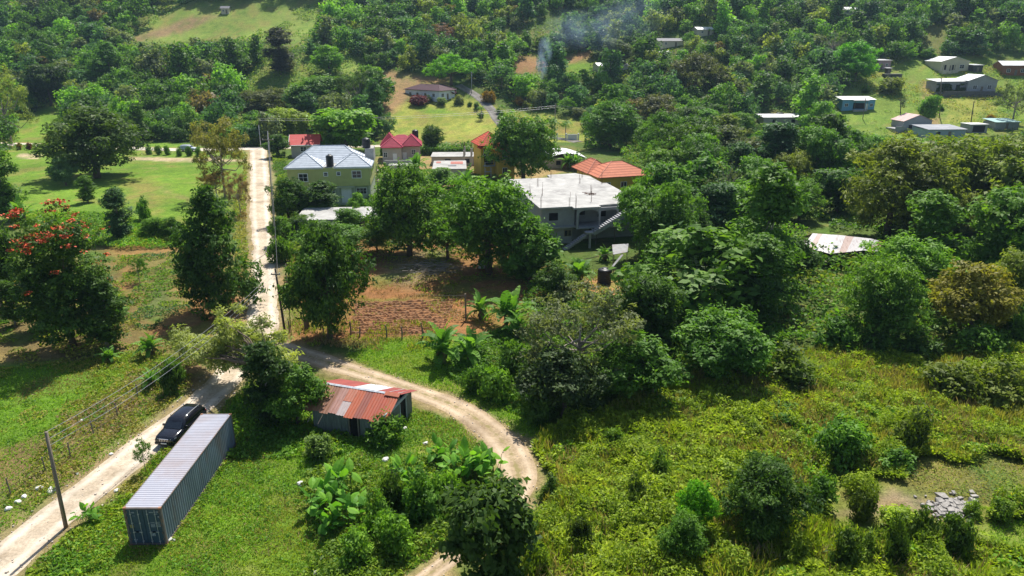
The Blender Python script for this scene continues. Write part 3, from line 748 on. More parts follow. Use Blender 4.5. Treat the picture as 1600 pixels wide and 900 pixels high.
for i, (px, py, top, lab) in enumerate([
    (692, 566, 488, 'largest banana clump on the green verge below the ploughed plot'),
    (738, 566, 498, 'banana plant just right of the largest banana clump'),
    (752, 500, 448, 'banana plant beside the fence post in the ploughed plot'),
    (800, 510, 428, 'tall upright banana plant right of the ploughed plot'),
    (812, 530, 470, 'lower banana plant under the tall upright one'),
    (905, 440, 390, 'banana plant in the dirt yard left of the black water tank'),
    (946, 408, 378, 'banana plant in shade under the concrete stairs'),
    (652, 268, 228, 'banana plant in front of the magenta-roofed house'),
    (728, 306, 252, 'large banana plant left of the yellow house'),
    (716, 296, 262, 'smaller banana plant behind the wide bright mango tree'),
    (612, 290, 256, 'banana plant against the scaffold of the green house'),
    (886, 264, 226, 'banana plant in front of the white curved roof'),
    (900, 266, 232, 'banana plant beside the terracotta-roofed house'),
    (172, 566, 533, 'small banana plant on the shaded ground at left'),
    (240, 556, 512, 'small banana plant on the bank left of the road'),
    (236, 604, 565, 'thin banana plant beside the wire fence'),
    (34, 352, 300, 'banana plant at the left beside the vine-clad tree'),
    (180, 500, 462, 'banana plant behind the dark lower tree at left')]):
    banana(px, py, top, lab, i)
BL = [bigleaf_mesh(60 + k) for k in range(3)]
for i, (px, py, s, lab) in enumerate([
    (500, 800, 1.25, 'big-leaved plant at the left end of the leafy clump below the shed'), (528, 775, 1.3, 'tall upright big-leaved plant below the shed'),
    (540, 815, 1.1, 'big-leaved plant with broad drooping leaves at the near side of the clump'), (515, 830, .9, 'low big-leaved plant at the bottom left of the clump'),
    (740, 742, 1.15, 'upright big-leaved plant by the bend of the track'), (765, 745, 1.1, 'big-leaved plant nearest to the bend of the track'),
    (688, 722, .95, 'big-leaved plant behind the leafy clump, left of the track bend'), (628, 755, 1.0, 'big-leaved plant among the shrubs in the middle of the clump'),
    (715, 750, 1.0, 'big-leaved plant between shrubs and the track bend'), (140, 815, .7, 'small big-leaved weed by the wooden pole at the road'), (555, 655, .6, 'small big-leaved weed in front of the shed')]):
    p = at(px, py); r = empty('large_leaf_plant', lab, 'plant', (p[0], p[1], p[2]), i * 1.3); s *= .78; r.scale = (s * .95, s * .95, s * 1.25)
    c = link('leaves', BL[i % 3][0], r); c.color = (.10, .23, .04, 1); link('stalks', BL[i % 3][1], r)
PM = palm_mesh(3)
for i, (px, py, top, lab) in enumerate([(797, 196, 172, 'small palm at the lower bend of the asphalt driveway'), (862, 215, 186, 'small palm left of the driveway power pole'), (884, 216, 188, 'small palm right of the driveway power pole'), (785, 182, 163, 'low palm on the right side of the asphalt driveway'), (746, 172, 158, 'first small palm along the left of the asphalt driveway'), (752, 186, 165, 'second small palm along the left of the asphalt driveway')]):
    p = at(px, py); H = atY(px, top, p[1])[2] - p[2]; r = empty('palm', lab, 'palm', tuple(p), i); s = H / 4.3; r.scale = (s, s, s)
    c = link('fronds', PM[0], r); c.color = (*G_MID, 1); link('trunk', PM[1], r)
# ------------------------------------------------------------------ building blocks
def face_box(mb, face, W, D, u0, u1, z0, z1, d0, d1):
    """box on a facade; u along the face, d outward (+) from it. f: front (y=0), b: back, l: x=-W/2, r: x=+W/2"""
    if face == 'f': mb.box(u0, u1, -d1, -d0, z0, z1)
    elif face == 'b': mb.box(u0, u1, D + d0, D + d1, z0, z1)
    elif face == 'l': mb.box(-W / 2 - d1, -W / 2 - d0, u0, u1, z0, z1)
    else: mb.box(W / 2 + d0, W / 2 + d1, u0, u1, z0, z1)
def window(root, face, W, D, u, z, w, h, frame=WHITE, pane=GLASS, bars=1, t=.09, rows=1):
    mb = MB()
    face_box(mb, face, W, D, u - w / 2 - t, u + w / 2 + t, z - h / 2 - t, z - h / 2, .0, .09)
    face_box(mb, face, W, D, u - w / 2 - t, u + w / 2 + t, z + h / 2, z + h / 2 + t, .0, .09)
    face_box(mb, face, W, D, u - w / 2 - t, u - w / 2, z - h / 2, z + h / 2, .0, .087)
    face_box(mb, face, W, D, u + w / 2, u + w / 2 + t, z - h / 2, z + h / 2, .0, .087)
    for k in range(bars):
        x = u - w / 2 + w * (k + 1) / (bars + 1); face_box(mb, face, W, D, x - .03, x + .03, z - h / 2, z + h / 2, .012, .07)
    for k in range(rows):
        zz = z - h / 2 + h * (k + 1) / (rows + 1); face_box(mb, face, W, D, u - w / 2, u + w / 2, zz - .025, zz + .025, .013, .065)
    f = mb.build('window', frame, root)
    p = MB(); face_box(p, face, W, D, u - w / 2, u + w / 2, z - h / 2, z + h / 2, -.05, .02); p.build('pane', pane, f)
    return f
def door(root, face, W, D, u, z0, w, h, m, handle=True):
    mb = MB(); face_box(mb, face, W, D, u - w / 2, u + w / 2, z0, z0 + h, -.03, .05); d = mb.build('door', m, root)
    if handle:
        q = MB(); face_box(q, face, W, D, u + w * .38, u + w * .42, z0 + h * .45, z0 + h * .52, .05, .11); q.build('handle', METAL, d)
    return d
def dark_opening_panel(root, face, W, D, u, z, w, h, name='dark_opening_panel'):
    mb = MB(); face_box(mb, face, W, D, u - w / 2, u + w / 2, z - h / 2, z + h / 2, -.05, .012); return mb.build(name, ROOM_DARK, root)  # no hole: black panel on the solid wall, room shade put into its colour
def hip(mb, x0, x1, y0, y1, z, h, oh=.4, ridge=None):
    """hipped roof with a closed soffit; ridge along the longer side (or a point)"""
    x0 -= oh; x1 += oh; y0 -= oh; y1 += oh; w = x1 - x0; d = y1 - y0
    if w >= d: a = ((x0 + d / 2), (y0 + y1) / 2, z + h); b = ((x1 - d / 2), (y0 + y1) / 2, z + h)
    else: a = ((x0 + x1) / 2, y0 + w / 2, z + h); b = ((x0 + x1) / 2, y1 - w / 2, z + h)
    A, B, C_, D_ = (x0, y0, z), (x1, y0, z), (x1, y1, z), (x0, y1, z)
    t = .16
    lo = [(p[0], p[1], z - t) for p in (A, B, C_, D_)]
    if abs(a[0] - b[0]) + abs(a[1] - b[1]) < .2:
        mb.add([A, B, C_, D_, a] + lo, [(0, 1, 4), (1, 2, 4), (2, 3, 4), (3, 0, 4), (5, 8, 7, 6), (0, 5, 6, 1), (1, 6, 7, 2), (2, 7, 8, 3), (3, 8, 5, 0)])
    elif w >= d:
        mb.add([A, B, C_, D_, a, b] + lo, [(0, 1, 5, 4), (1, 2, 5), (2, 3, 4, 5), (3, 0, 4), (6, 9, 8, 7), (0, 6, 7, 1), (1, 7, 8, 2), (2, 8, 9, 3), (3, 9, 6, 0)])
    else:
        mb.add([A, B, C_, D_, a, b] + lo, [(0, 1, 4), (1, 2, 5, 4), (2, 3, 5), (3, 0, 4, 5), (6, 9, 8, 7), (0, 6, 7, 1), (1, 7, 8, 2), (2, 8, 9, 3), (3, 9, 6, 0)])
def hip_caps(mb, x0, x1, y0, y1, z, h, oh=.4, r=.07):
    x0 -= oh; x1 += oh; y0 -= oh; y1 += oh; w = x1 - x0; d = y1 - y0
    if w >= d: a = ((x0 + d / 2), (y0 + y1) / 2, z + h); b = ((x1 - d / 2), (y0 + y1) / 2, z + h); e = [(x0, y0), (x0, y1)], [(x1, y0), (x1, y1)]
    else: a = ((x0 + x1) / 2, y0 + w / 2, z + h); b = ((x0 + x1) / 2, y1 - w / 2, z + h); e = [(x0, y0), (x1, y0)], [(x0, y1), (x1, y1)]
    for s, es in ((a, e[0]), (b, e[1])):
        for q in es: mb.tube([s, (q[0], q[1], z + .02)], r, 5)
    if Vector(a) != Vector(b): mb.tube([a, b], r, 5)
def gable(mb, x0, x1, y0, y1, z, h, axis='x', oh=.35, t=.08):
    x0 -= oh; x1 += oh; y0 -= oh; y1 += oh
    if axis == 'x':
        ym = (y0 + y1) / 2; mb.thick([(x0, y0, z), (x1, y0, z), (x1, ym, z + h), (x0, ym, z + h)], t); mb.thick([(x0, ym, z + h), (x1, ym, z + h), (x1, y1, z), (x0, y1, z)], t)
    else:
        xm = (x0 + x1) / 2; mb.thick([(x0, y0, z), (xm, y0, z + h), (xm, y1, z + h), (x0, y1, z)], t); mb.thick([(xm, y0, z + h), (x1, y0, z), (x1, y1, z), (xm, y1, z + h)], t)
def gable_wall(mb, W, D, z0, z, h, axis='x'):
    if axis == 'x':
        pts = [(0, z0), (D, z0), (D, z), (D / 2, z + h), (0, z)]
        n = 5; vs = [(-W / 2, a, b) for a, b in pts] + [(W / 2, a, b) for a, b in pts]
    else:
        pts = [(-W / 2, z0), (W / 2, z0), (W / 2, z), (0, z + h), (-W / 2, z)]
        vs = [(a, 0, b) for a, b in pts] + [(a, D, b) for a, b in pts]
    mb.add(vs, [(0, 1, 2, 3, 4), (9, 8, 7, 6, 5)] + [(i, 5 + i, 5 + (i + 1) % 5, (i + 1) % 5) for i in range(5)])
BUILT = []   # (x, y, radius)
def house_root(name, label, x, y, rz, r, cat='house', z=None, group=None):
    BUILT.append((x + -math.sin(rz) * r * .8, y + math.cos(rz) * r * .8, r))
    return empty(name, label, cat, (x, y, Tz(x, y) if z is None else z), rz, group)
def sheet_roof(root, name, rects, seed, cols):
    """rects: list of (a,b,c,d) corner quads split into sheets along a-b"""
    rnd = random.Random(seed); mb = MB()
    for (a, b, c, d, n) in rects:
        a, b, c, d = map(Vector, (a, b, c, d))
        for k in range(n):
            for (v0, v1) in ((0, .5), (.5, 1)) if rnd.random() < .6 else ((0, 1),):
                f0, f1 = k / n, (k + 1) / n; o = Vector((0, 0, rnd.uniform(0, .045) + .02 * v1))
                def P(f, v): return (a.lerp(b, f)).lerp(d.lerp(c, f), v) + o
                mb.cur = cols[rnd.randrange(len(cols))]
                e = .03
                mb.thick([P(f0 - e / n, v0 - .0), P(f1 + e / n, v0), P(f1 + e / n, min(1, v1 + .03)), P(f0 - e / n, min(1, v1 + .03))], .02)
    return mb.build(name, SHEET, root)
RUSTS = [(.40, .105, .055), (.34, .10, .06), (.46, .14, .07), (.27, .10, .07), (.52, .22, .12), (.42, .115, .06), (.33, .12, .09)]
ZINC = [(.56, .57, .60), (.62, .63, .66), (.50, .50, .52)]

# ------------------------------------------------------------------ two-storey green house
OLIVE = M('olive_wall_paint', (.46, .47, .18), .85, .10, .5, (.30, .28, .11), .5)
PALEG = M('pale_green_render', (.42, .46, .33), .85, .10, .6, (.30, .31, .25), .4)
SILV = tile_mat('silver_roof_tiles', (.56, .60, .64), (.22, .26, .31), .30)
def water_tank(label, loc, r=.62, h=1.75):
    t = empty('water_tank', label, 'water tank', loc)
    b = MB(); prof = [(r * .97, 0), (r, .06)]
    for k in range(6):
        z = .08 + (h - .3) * k / 6; dz = (h - .3) / 6; prof += [(r, z), (r, z + dz * .7), (r * .965, z + dz * .78), (r * .965, z + dz * .95)]
    prof += [(r, h - .2), (r * .93, h - .05), (r * .45, h + .08)]
    b.lathe(prof, n=22); b.build('tank_body', BLACKPL, t, True)
    l = MB(); l.lathe([(r * .42, h + .05), (r * .42, h + .16), (r * .3, h + .2)], n=16); l.build('lid', BLACKPL, t)
    return t
gh = house_root('green_house', 'two-storey olive green house with silver hipped roofs beside the white road', -36.25, 138.9, R(6.4), 9)
W_, D_ = 16.0, 13.0
b = MB(); b.box(-8, 8, 0, D_, 3.9, 7.55); b.build('upper_wall', OLIVE, gh)
b = MB(); b.box(-7.9, 7.9, .55, D_ - .1, -.5, 3.9); b.build('lower_wall', PALEG, gh)
b = MB()
for x in (1.55, 4.75, 7.72): b.box(x - .14, x + .14, .08, .36, -.5, 3.9)
b.box(1.4, 4.9, -.12, .5, 3.55, 3.86); b.build('column', PALEG, gh)
b = MB(); b.box(-.02, .04, -.03, .0, 3.95, 7.5); b.build('downpipe', OLIVE, gh)
for args in [('f', -5.0, 5.75, 1.6, 1.45, 1, 1), ('f', -.6, 6.35, .65, .6, 0, 1), ('f', 1.9, 6.4, .6, .58, 0, 1), ('f', 5.4, 6.2, 1.65, 1.3, 1, 1)]:
    window(gh, args[0], 16, D_, args[1], args[2], args[3], args[4], bars=args[5], rows=args[6], t=.13)
for u, z, w, h, bars in [(-4.4, 2.55, 1.2, 1.2, 1), (.3, 2.8, 1.0, .8, 1), (6.1, 2.75, 1.9, 1.15, 2)]:
    f = window(gh, 'f', 16, D_, u, z, w, h, bars=bars, t=.11); f.location = (0, .55, 0)
d = door(gh, 'f', 16, D_, 3.1, .45, 2.0, 3.0, WHITE); d.location = (0, .55, 0)
b = MB(); b.box(-8.6, -1.0, -.25, -.1, 7.4, 7.6); b.box(1.0, 8.5, -.25, -.1, 7.4, 7.6); b.build('fascia', WHITE, gh)
b = MB(); b.box(-8, 8, .3, D_, 7.55, 7.7); b.build('roof_slab', CONC_ROOF, gh)
b = MB(); hip(b, -8, -1.4, .1, 6.4, 7.72, 2.3, .45); hip(b, 1.5, 8, .1, 6.4, 7.72, 2.3, .45); hip(b, -8, 6.3, 5.2, 13.2, 7.73, 3.0, .4)
rf = b.build('roof', SILV, gh)
b = MB(); hip_caps(b, -8, -1.4, .1, 6.4, 7.74, 2.3, .45); hip_caps(b, 1.5, 8, .1, 6.4, 7.74, 2.3, .45); hip_caps(b, -8, 6.3, 5.2, 13.2, 7.75, 3.0, .4)
b.build('ridge_caps', M('silver_ridge', (.40, .44, .49), .5, .1, 2), rf)
b = MB(); b.box(6.6, 8.4, 7.5, 11.5, 7.7, 10.2); b.build('stair_head', CONC_ROOF, gh)
water_tank('black water tank between the two front hips of the silver roof', tuple(gh.matrix_basis @ Vector((.25, 1.0, 7.7))), .74, 2.2)
water_tank('black water tank high on the right rear of the silver roof', tuple(gh.matrix_basis @ Vector((6.9, 8.6, 10.2))), .85, 1.9)
sf = empty('scaffold', 'weathered pole scaffold standing against the right side of the green house', 'scaffold', tuple(gh.matrix_basis @ Vector((9.2, 1.5, 0))), R(6.4))
for k, (x, y) in enumerate([(0, 0), (1.3, .2), (.1, 2.4), (1.4, 2.6)]):
    q = MB(); q.tube([(x, y, -.2), (x + .05, y, 7.6 - k * .4)], .07, 6); q.build('pole', WOOD, sf)
for z in (2.2, 4.3, 6.3):
    q = MB(); q.box(-.4, 1.8, -.1, .05, z, z + .1); q.box(-.4, 1.8, 2.4, 2.55, z + .02, z + .12); q.box(0, .3, -.1, 2.6, z + .13, z + .18); q.box(.9, 1.2, -.1, 2.6, z + .13, z + .18); q.build('deck_boards', WOOD, sf)
bb = empty('blue_barrel', 'blue plastic barrel at the right front corner of the green house', 'barrel', tuple(gh.matrix_basis @ Vector((8.6, -.6, 0))))
q = MB(); q.lathe([(.26, 0), (.3, .1), (.3, .45), (.32, .5), (.3, .55), (.3, .85), (.24, .95)], n=14); q.build('drum', M('blue_plastic', (.02, .05, .20), .5, .1, 2), bb, True)
q = MB(); q.lathe([(.2, .95), (.2, .99)], n=12); q.build('lid', BLACKPL, bb)
# low flat-roofed outbuilding in front
ob = house_root('concrete_outbuilding', 'low flat-roofed concrete outbuilding in front of the green house', -29.6, 115.3, R(5), 7, 'outbuilding')
b = MB(); b.box(-6.6, 6.6, 0, 8.6, -.3, 2.85); b.build('wall', PLAST, ob)
b = MB(); b.box(-6.8, 6.8, -.35, 8.9, 2.85, 3.05); b.build('roof', CONC_ROOF, ob)
door(ob, 'f', 13.2, 8.6, -4.6, 0, 1.1, 2.1, WOOD); dark_opening_panel(ob, 'f', 13.2, 8.6, -1.2, 1.6, 1.6, 1.0); dark_opening_panel(ob, 'f', 13.2, 8.6, 3.4, 1.6, 1.6, 1.0)

# ------------------------------------------------------------------ unfinished concrete house
ch = house_root('concrete_house', 'large unfinished grey concrete house with flat slab roof and outside stairs', 4.4, 109.3, R(13), 13)
SL = [(0, 0), (5.3, 0), (5.3, -1.2), (9.8, -1.2), (9.8, -.1), (13, .2), (17.6, .7), (17.6, 17.4), (16.8, 17.6), (16.8, 25), (15, 28.5), (9, 27.8), (8.8, 25), (0, 25)]
b = MB(); b.slab(SL, 6.0, 6.28); b.build('roof_slab', CONC_ROOF, ch)
b = MB(); b.box(.4, 5.9, .4, 24.5, 3.0, 6.0); b.box(5.9, 17.2, 2.6, 17, 3.0, 6.0); b.box(9, 16, 17, 27, 3.0, 6.0); b.box(10.4, 13.2, .35, .6, 5.2, 6.0); b.build('upper_wall', PLAST, ch)
b = MB(); b.box(.7, 5.8, .8, 24.4, -.5, 2.75); b.box(5.8, 17.2, 2.6, 17, -.5, 2.75); b.box(9, 16, 17, 27, -.5, 2.75); b.build('lower_wall', CONC, ch)
b = MB(); b.slab([(0, .0), (5.9, 0), (5.9, -1.1), (13.2, -1.1), (13.2, .2), (17.3, .8), (17.3, 17), (0, 17)], 2.75, 3.0); b.build('floor_slab', PLAST, ch)
for x, y in ((6.0, -.95), (9.7, -.95), (13.0, -.3)):
    b = MB(); b.box(x - .15, x + .15, y - .15, y + .15, 3.0, 6.0); b.build('porch_column', PLAST, ch)
def arch(x0, x1, y, z0, z1, mb):
    n = 10; pts = [(x0, z1)]
    for k in range(n + 1):
        a = math.pi * k / n; pts.append(((x0 + x1) / 2 - (x1 - x0) / 2 * math.cos(a) * .96, z0 + (z1 - z0) * .8 * math.sin(a) ** .45))
    pts.append((x1, z1)); m = len(pts)
    mb.add([(p[0], y - .1, p[1]) for p in pts] + [(p[0], y + .1, p[1]) for p in pts], [tuple(range(m)), tuple(range(2 * m - 1, m - 1, -1))] + [(i, i + m, (i + 1) % m + m, (i + 1) % m) for i in range(m)])
b = MB(); arch(6.15, 9.55, -.95, 4.9, 6.0, b); arch(9.9, 12.85, -.6, 4.9, 6.0, b); b.build('porch_arches', PLAST, ch)
for x, y, z, w, h in ((2.4, .4, 4.65, 1.5, 1.25), (7.7, 2.6, 4.75, 1.5, 1.2), (11.4, 2.6, 4.5, 1.4, 1.6)):
    b = MB(); b.box(x - w / 2, x + w / 2, y - .012, y + .2, z - h / 2, z + h / 2); b.build('dark_window_panel', ROOM_DARK, ch)  # black panels on solid walls, painted as the dark of unglazed windows
YF = M('raw_timber_frame', (.34, .29, .18), .8, .2, 3)
for x, y, z, w, h in ((5.0, .8, 1.7, 1.1, .9), (9.7, 2.6, 1.7, .9, .9)):
    b = MB(); b.box(x - w / 2 - .1, x + w / 2 + .1, y - .06, y + .1, z - h / 2 - .1, z + h / 2 + .1); f = b.build('window', YF, ch)
    b = MB(); b.box(x - w / 2, x - .05, y - .075, y, z - h / 2, z + h / 2); b.box(x + .05, x + w / 2, y - .075, y, z - h / 2, z + h / 2); b.build('pane', GLASS, f)
b = MB()
n = 17
for k in range(n):
    x0 = 8.2 + 6.2 * k / n; z = 2.6 + 3.5 * (k + 1) / n
    b.box(x0, x0 + 6.2 / n + .02, -3.0, -1.75, z - .45, z)
b.box(6.9, 8.2, -3.0, -1.75, 2.3, 2.6); b.build('stair_flight', PLAST, ch)
b = MB(); b.add([(8.2, -3.0, 2.25), (14.4, -3.0, 5.7), (14.4, -3.0, 5.5), (8.2, -3.0, 2.0), (8.2, -1.75, 2.25), (14.4, -1.75, 5.7), (14.4, -1.75, 5.5), (8.2, -1.75, 2.0)], [(0, 1, 2, 3), (7, 6, 5, 4), (0, 4, 5, 1), (3, 2, 6, 7), (0, 3, 7, 4), (1, 5, 6, 2)]); b.build('stair_soffit', PLAST, ch)
b = MB()
for k in range(12):
    x0 = 6.9 - 3.6 * (k + 1) / 12; z = 2.3 * (1 - (k + 1) / 12)
    b.box(x0, x0 + .31, -3.0, -1.8, z - .3, z + .06)
b.build('stair_flight', PLAST, ch)
b = MB(); b.box(7.4, 7.7, -2.95, -2.65, -.4, 2.3); b.build('stair_column', CONC, ch)
rnd = random.Random(4)
for x, y in [(0.3, .4), (5.0, .3), (5.6, -.9), (.4, 8), (2.8, 9), (.5, 16), (4.2, 17), (.3, 24.6), (5, 24.6), (8.9, 24.6), (12.5, 18), (15, 24), (16.5, 17), (9.5, 2.6), (12, 10), (17, 8)]:
    q = MB()
    for k in range(3):
        dx, dy = rnd.uniform(-.12, .12), rnd.uniform(-.12, .12); q.tube([(x + dx, y + dy, 6.2), (x + dx * 1.3, y + dy * 1.2, 6.2 + rnd.uniform(1.1, 2.6))], .022, 4)
    q.build('rebar', REBAR, ch)
q = MB()
for k in range(7): q.tube([(10.5 + rnd.uniform(-.8, 1.8), 8 + rnd.uniform(-.7, .7), 6.34), (10.5 + rnd.uniform(-.8, 1.8), 8 + rnd.uniform(-.7, .7), 6.36 + rnd.random() * .25)], .05, 5)
tag(q.build('scrap_timber', REBAR), 'small heap of scrap rods on the bleached concrete slab roof', 'scrap heap').matrix_world = ch.matrix_basis.copy()
q = empty('scaffold', 'thin timber props leaning at the lower right wall of the grey concrete house', 'scaffold', tuple(ch.matrix_basis @ Vector((9.2, -1.0, 0))), R(13))
for a, c in (((0, 0, 0), (.2, 0, 2.6)), ((3.3, .3, 0), (3.3, .3, 3.4))):
    k = MB(); k.tube([a, c], .06, 5); k.build('pole', WOOD, q)
for a, c in (((-.6, 0, 1.0), (3.6, .3, 1.1)), ((0, .05, 2.4), (3.5, .35, 2.5))):
    k = MB(); k.tube([a, c], .05, 5); k.build('rail', WOOD, q)

# yard of the concrete house
water_tank('black water tank standing on the orange dirt of the yard', tuple(at(944, 442)), .95, 2.0)
q = MB(); a = at(986, 428); c0 = np.array([14.9, 96.5, 0])
q.thick([(14.1, 94.3, 3.1), (16.2, 94.9, 3.3), (16.8, 97.8, 3.7), (14.4, 97.6, 3.6)], .05)
lt = empty('lean_to', 'small lean-to of grey sheets on posts beside the black yard tank', 'shed', (0, 0, 0))
q.build('roof', M('dull_grey_sheet', (.26, .26, .26), .7, .25, 1.5, (.2, .12, .08), .4), lt)
k = MB(); k.thick([(13.6, 92.3, 1.9), (13.75, 92.1, 1.8), (15.6, 94.5, 3.0), (15.4, 94.7, 3.1)], .06); k.build('gutter', M('dull_grey_sheet', (.26, .26, .26)), lt)
for x, y, z in ((14.3, 94.5, 3.1), (16.2, 95.1, 3.25), (14.6, 97.4, 3.5), (16.6, 97.5, 3.6), (13.65, 92.2, 1.85)):
    k = MB(); k.tube([(x, y, 0), (x, y, z)], .05, 5); k.build('post', WOOD, lt)
k = MB(); k.tube([(9.2, 94, 2.3), (14.2, 94.5, 3.3)], .05, 5); k.build('pole', WOOD, lt)
rnd = random.Random(9)
rub = MB()
for kk in range(24):
    p = at(952 + rnd.uniform(-22, 20), 452 + rnd.uniform(-10, 10)); s = rnd.uniform(.1, .32)
    rub.add([(p[0] + rnd.uniform(-s, s), p[1] + rnd.uniform(-s, s), p[2] + rnd.uniform(-.05, s)) for _ in range(8)], [(0, 1, 2, 3), (4, 5, 6, 7), (0, 1, 5, 4), (2, 3, 7, 6)])
tag(rub.build('rubble', CONC), 'broken concrete pieces strewn in front of the black yard tank', 'rubble', kind='stuff')

# ------------------------------------------------------------------ terracotta-roofed yellow house
YEL = M('mustard_wall_paint', (.64, .43, .07), .8, .08, .6, (.50, .30, .08), .3)
TERR = tile_mat('terracotta_tiles', (.52, .18, .10), (.30, .09, .05), .36)
oh = house_root('yellow_house', 'yellow house with terracotta hipped roof behind the concrete slab roof', 17.6, 140.6, R(17), 9)
b = MB(); b.box(.2, 11, .3, 12.5, -.5, 5.4); b.build('wall', YEL, oh)
b = MB(); hip(b, 0, 11.4, 0, 9, 5.4, 2.3, .5); hip(b, -.3, 5.0, 5.0, 13, 5.42, 2.25, .5); rf = b.build('roof', TERR, oh)
b = MB(); hip_caps(b, 0, 11.4, 0, 9, 5.43, 2.3, .5); hip_caps(b, -.3, 5.0, 5.0, 13, 5.45, 2.25, .5); b.build('ridge_caps', M('terracotta_ridge', (.40, .13, .075), .6, .1, 2), rf)
for u in (1.9, 5.5): f = window(oh, 'f', 16, 12, u, 3.6, 1.2, 1.0, bars=1, rows=0); f.location = (0, .3, 0)
b = MB(); b.box(-4.2, -.4, 4, 13, 2.9, 3.1); b.box(-4.0, -.5, 4.2, 12.8, -.4, 2.9); b.build('side_wing', CONC_ROOF, oh)

# ------------------------------------------------------------------ magenta-roofed house
MAG = tile_mat('crimson_roof_tiles', (.38, .045, .075), (.17, .02, .035), .34)
BEIGE = M('beige_render', (.46, .41, .35), .85, .12, .5, (.30, .27, .24), .5)
mh = house_root('crimson_roofed_house', 'beige house with crimson-pink tiled roof right of the green house', -30.2, 192.5, R(7), 8)
b = MB(); b.box(-4.9, .2, -.3, 9, -.5, 4.1); b.box(.2, 5.2, 2.4, 10.5, -.5, 4.1); b.build('wall', BEIGE, mh)
b = MB(); hip(b, -4.9, .2, -.3, 7, 4.1, 2.2, .5); hip(b, -4.9, 5.2, 2.3, 10.5, 4.12, 2.5, .5); hip(b, .5, 5.4, 1.6, 10, 4.13, 2.6, .4); hip(b, -5.4, -1, 4, 11, 4.14, 3.0, .3); rf = b.build('roof', MAG, mh)
b = MB(); hip_caps(b, -4.9, .2, -.3, 7, 4.13, 2.2, .5); hip_caps(b, .5, 5.4, 1.6, 10, 4.16, 2.6, .4); b.build('ridge_caps', M('crimson_ridge', (.28, .03, .06), .6, .1, 2), rf)
f = window(mh, 'f', 10, 9, -4.1, 2.1, .9, 1.2); f.location = (0, -.3, 0)
d = door(mh, 'f', 10, 9, -1.6, 0, 1.1, 2.4, WHITE); d.location = (0, -.3, 0)
d = door(mh, 'f', 10, 9, .95, 0, 1.1, 2.3, WHITE); d.location = (0, 2.4, 0)
f = window(mh, 'f', 10, 9, 3.4, 2.3, 1.0, 1.2); f.location = (0, 2.4, 0)
water_tank('black water tank on a stand behind the crimson-pink roof', (-27.6, 204, 5.2), .9, 2.0)
st = MB(); [st.box(-27.6 + dx - .08, -27.6 + dx + .08, 204 + dy - .08, 204 + dy + .08, -.2, 5.0) for dx in (-.6, .6) for dy in (-.6, .6)]; st.box(-28.4, -26.8, 203.2, 204.8, 5.0, 5.15)
tag(st.build('tank_stand', CONC), 'concrete tank stand behind the crimson-pink roof', 'tank stand')
bw = MB(); bw.box(-33.5, -24.5, 185.5, 185.8, -.2, 1.6); bw.box(-32, -25, 182, 185.5, -.2, .9)
tag(bw.build('block_wall', CONC_ROOF), 'low pale block wall in front of the beige house with crimson-pink roof', 'wall')

# ------------------------------------------------------------------ small house with scarlet roof
RED = M('scarlet_sheet_roof', (.48, .045, .035), .55, .12, .8, (.55, .16, .12), .4, streak=(.6, 4, 4))
rh = house_root('red_roofed_house', 'small house with bright scarlet gable roof behind the silver roof', -58.6, 201, R(9), 6)
b = MB(); gable_wall(b, 7.6, 7, -.5, 3.6, 2.3, 'x'); b.build('wall', BEIGE, rh)
b = MB(); gable(b, -3.8, 3.8, 0, 7, 3.5, 2.5, 'x', .5, .1); b.build('roof', RED, rh)
b = MB(); b.tube([(-4.3, -.55, 3.42), (4.3, -.55, 3.42)], .11, 4); b.tube([(-4.36, -.5, 3.5), (-4.36, 3.5, 5.95)], .09, 4); b.build('fascia', WHITE, rh)
window(rh, 'f', 7.6, 9, -.4, 2.3, 1.6, 1.2); window(rh, 'r', 7.6, 7, 3.5, 2.1, 1.2, 1.2)

# ------------------------------------------------------------------ tall yellow house
REDT = tile_mat('red_orange_tiles', (.54, .10, .05), (.32, .05, .03), .36)
yh = house_root('tall_yellow_house', 'tall yellow two-storey house with red-orange hipped roofs', -3.4, 166.5, R(17), 6)
b = MB(); b.box(-3.5, 2.2, 2.2, 9.2, -.5, 8.0); b.box(-.1, 4.0, -.6, 5, -.5, 7.0); b.build('wall', YEL, yh)
b = MB(); hip(b, -3.5, 2.4, 2.0, 9.2, 8.0, 2.7, .55); hip(b, -.1, 4.2, -.6, 5.2, 7.0, 2.3, .55); hip(b, -3.6, -2.6, 1.6, 4, 7.4, .5, .3); rf = b.build('roof', REDT, yh)
b = MB(); hip_caps(b, -3.5, 2.4, 2.0, 9.2, 8.02, 2.7, .55); hip_caps(b, -.1, 4.2, -.6, 5.2, 7.02, 2.3, .55); b.build('ridge_caps', M('red_ridge', (.42, .07, .04), .6, .1, 2), rf)
for u, z, w, h, yy in ((-2.3, 6.4, .9, 1.5, 2.2), (1.6, 5.6, 1.0, 1.4, -.6), (1.6, 2.2, 1.0, 1.3, -.6)):
    f = window(yh, 'f', 8, 8, u, z, w, h, bars=1, rows=0); f.location = (0, yy, 0)
b = MB(); b.box(-2.9, -.3, 1.0, 2.2, 3.1, 3.3); b.box(-2.9, -2.7, 1.0, 1.15, 3.3, 4.2); b.box(-.5, -.3, 1.0, 1.15, 3.3, 4.2); b.box(-2.9, -.3, 1.0, 1.08, 4.1, 4.2); b.build('balcony', CONC, yh)
b = MB(); b.box(-2.7, -.5, 2.15, 2.3, 3.4, 5.5); b.build('dark_opening_panel', ROOM_DARK, yh)  # black sheet on the wall, painted shade behind the balcony
k = MB(); k.box(-3.0, -1.6, -.2, .6, 2.0, 2.12); [k.tube([(x, y, -.2), (x, y, 3.0)], .06, 5) for x in (-3, -1.6) for y in (-.2, .6)]
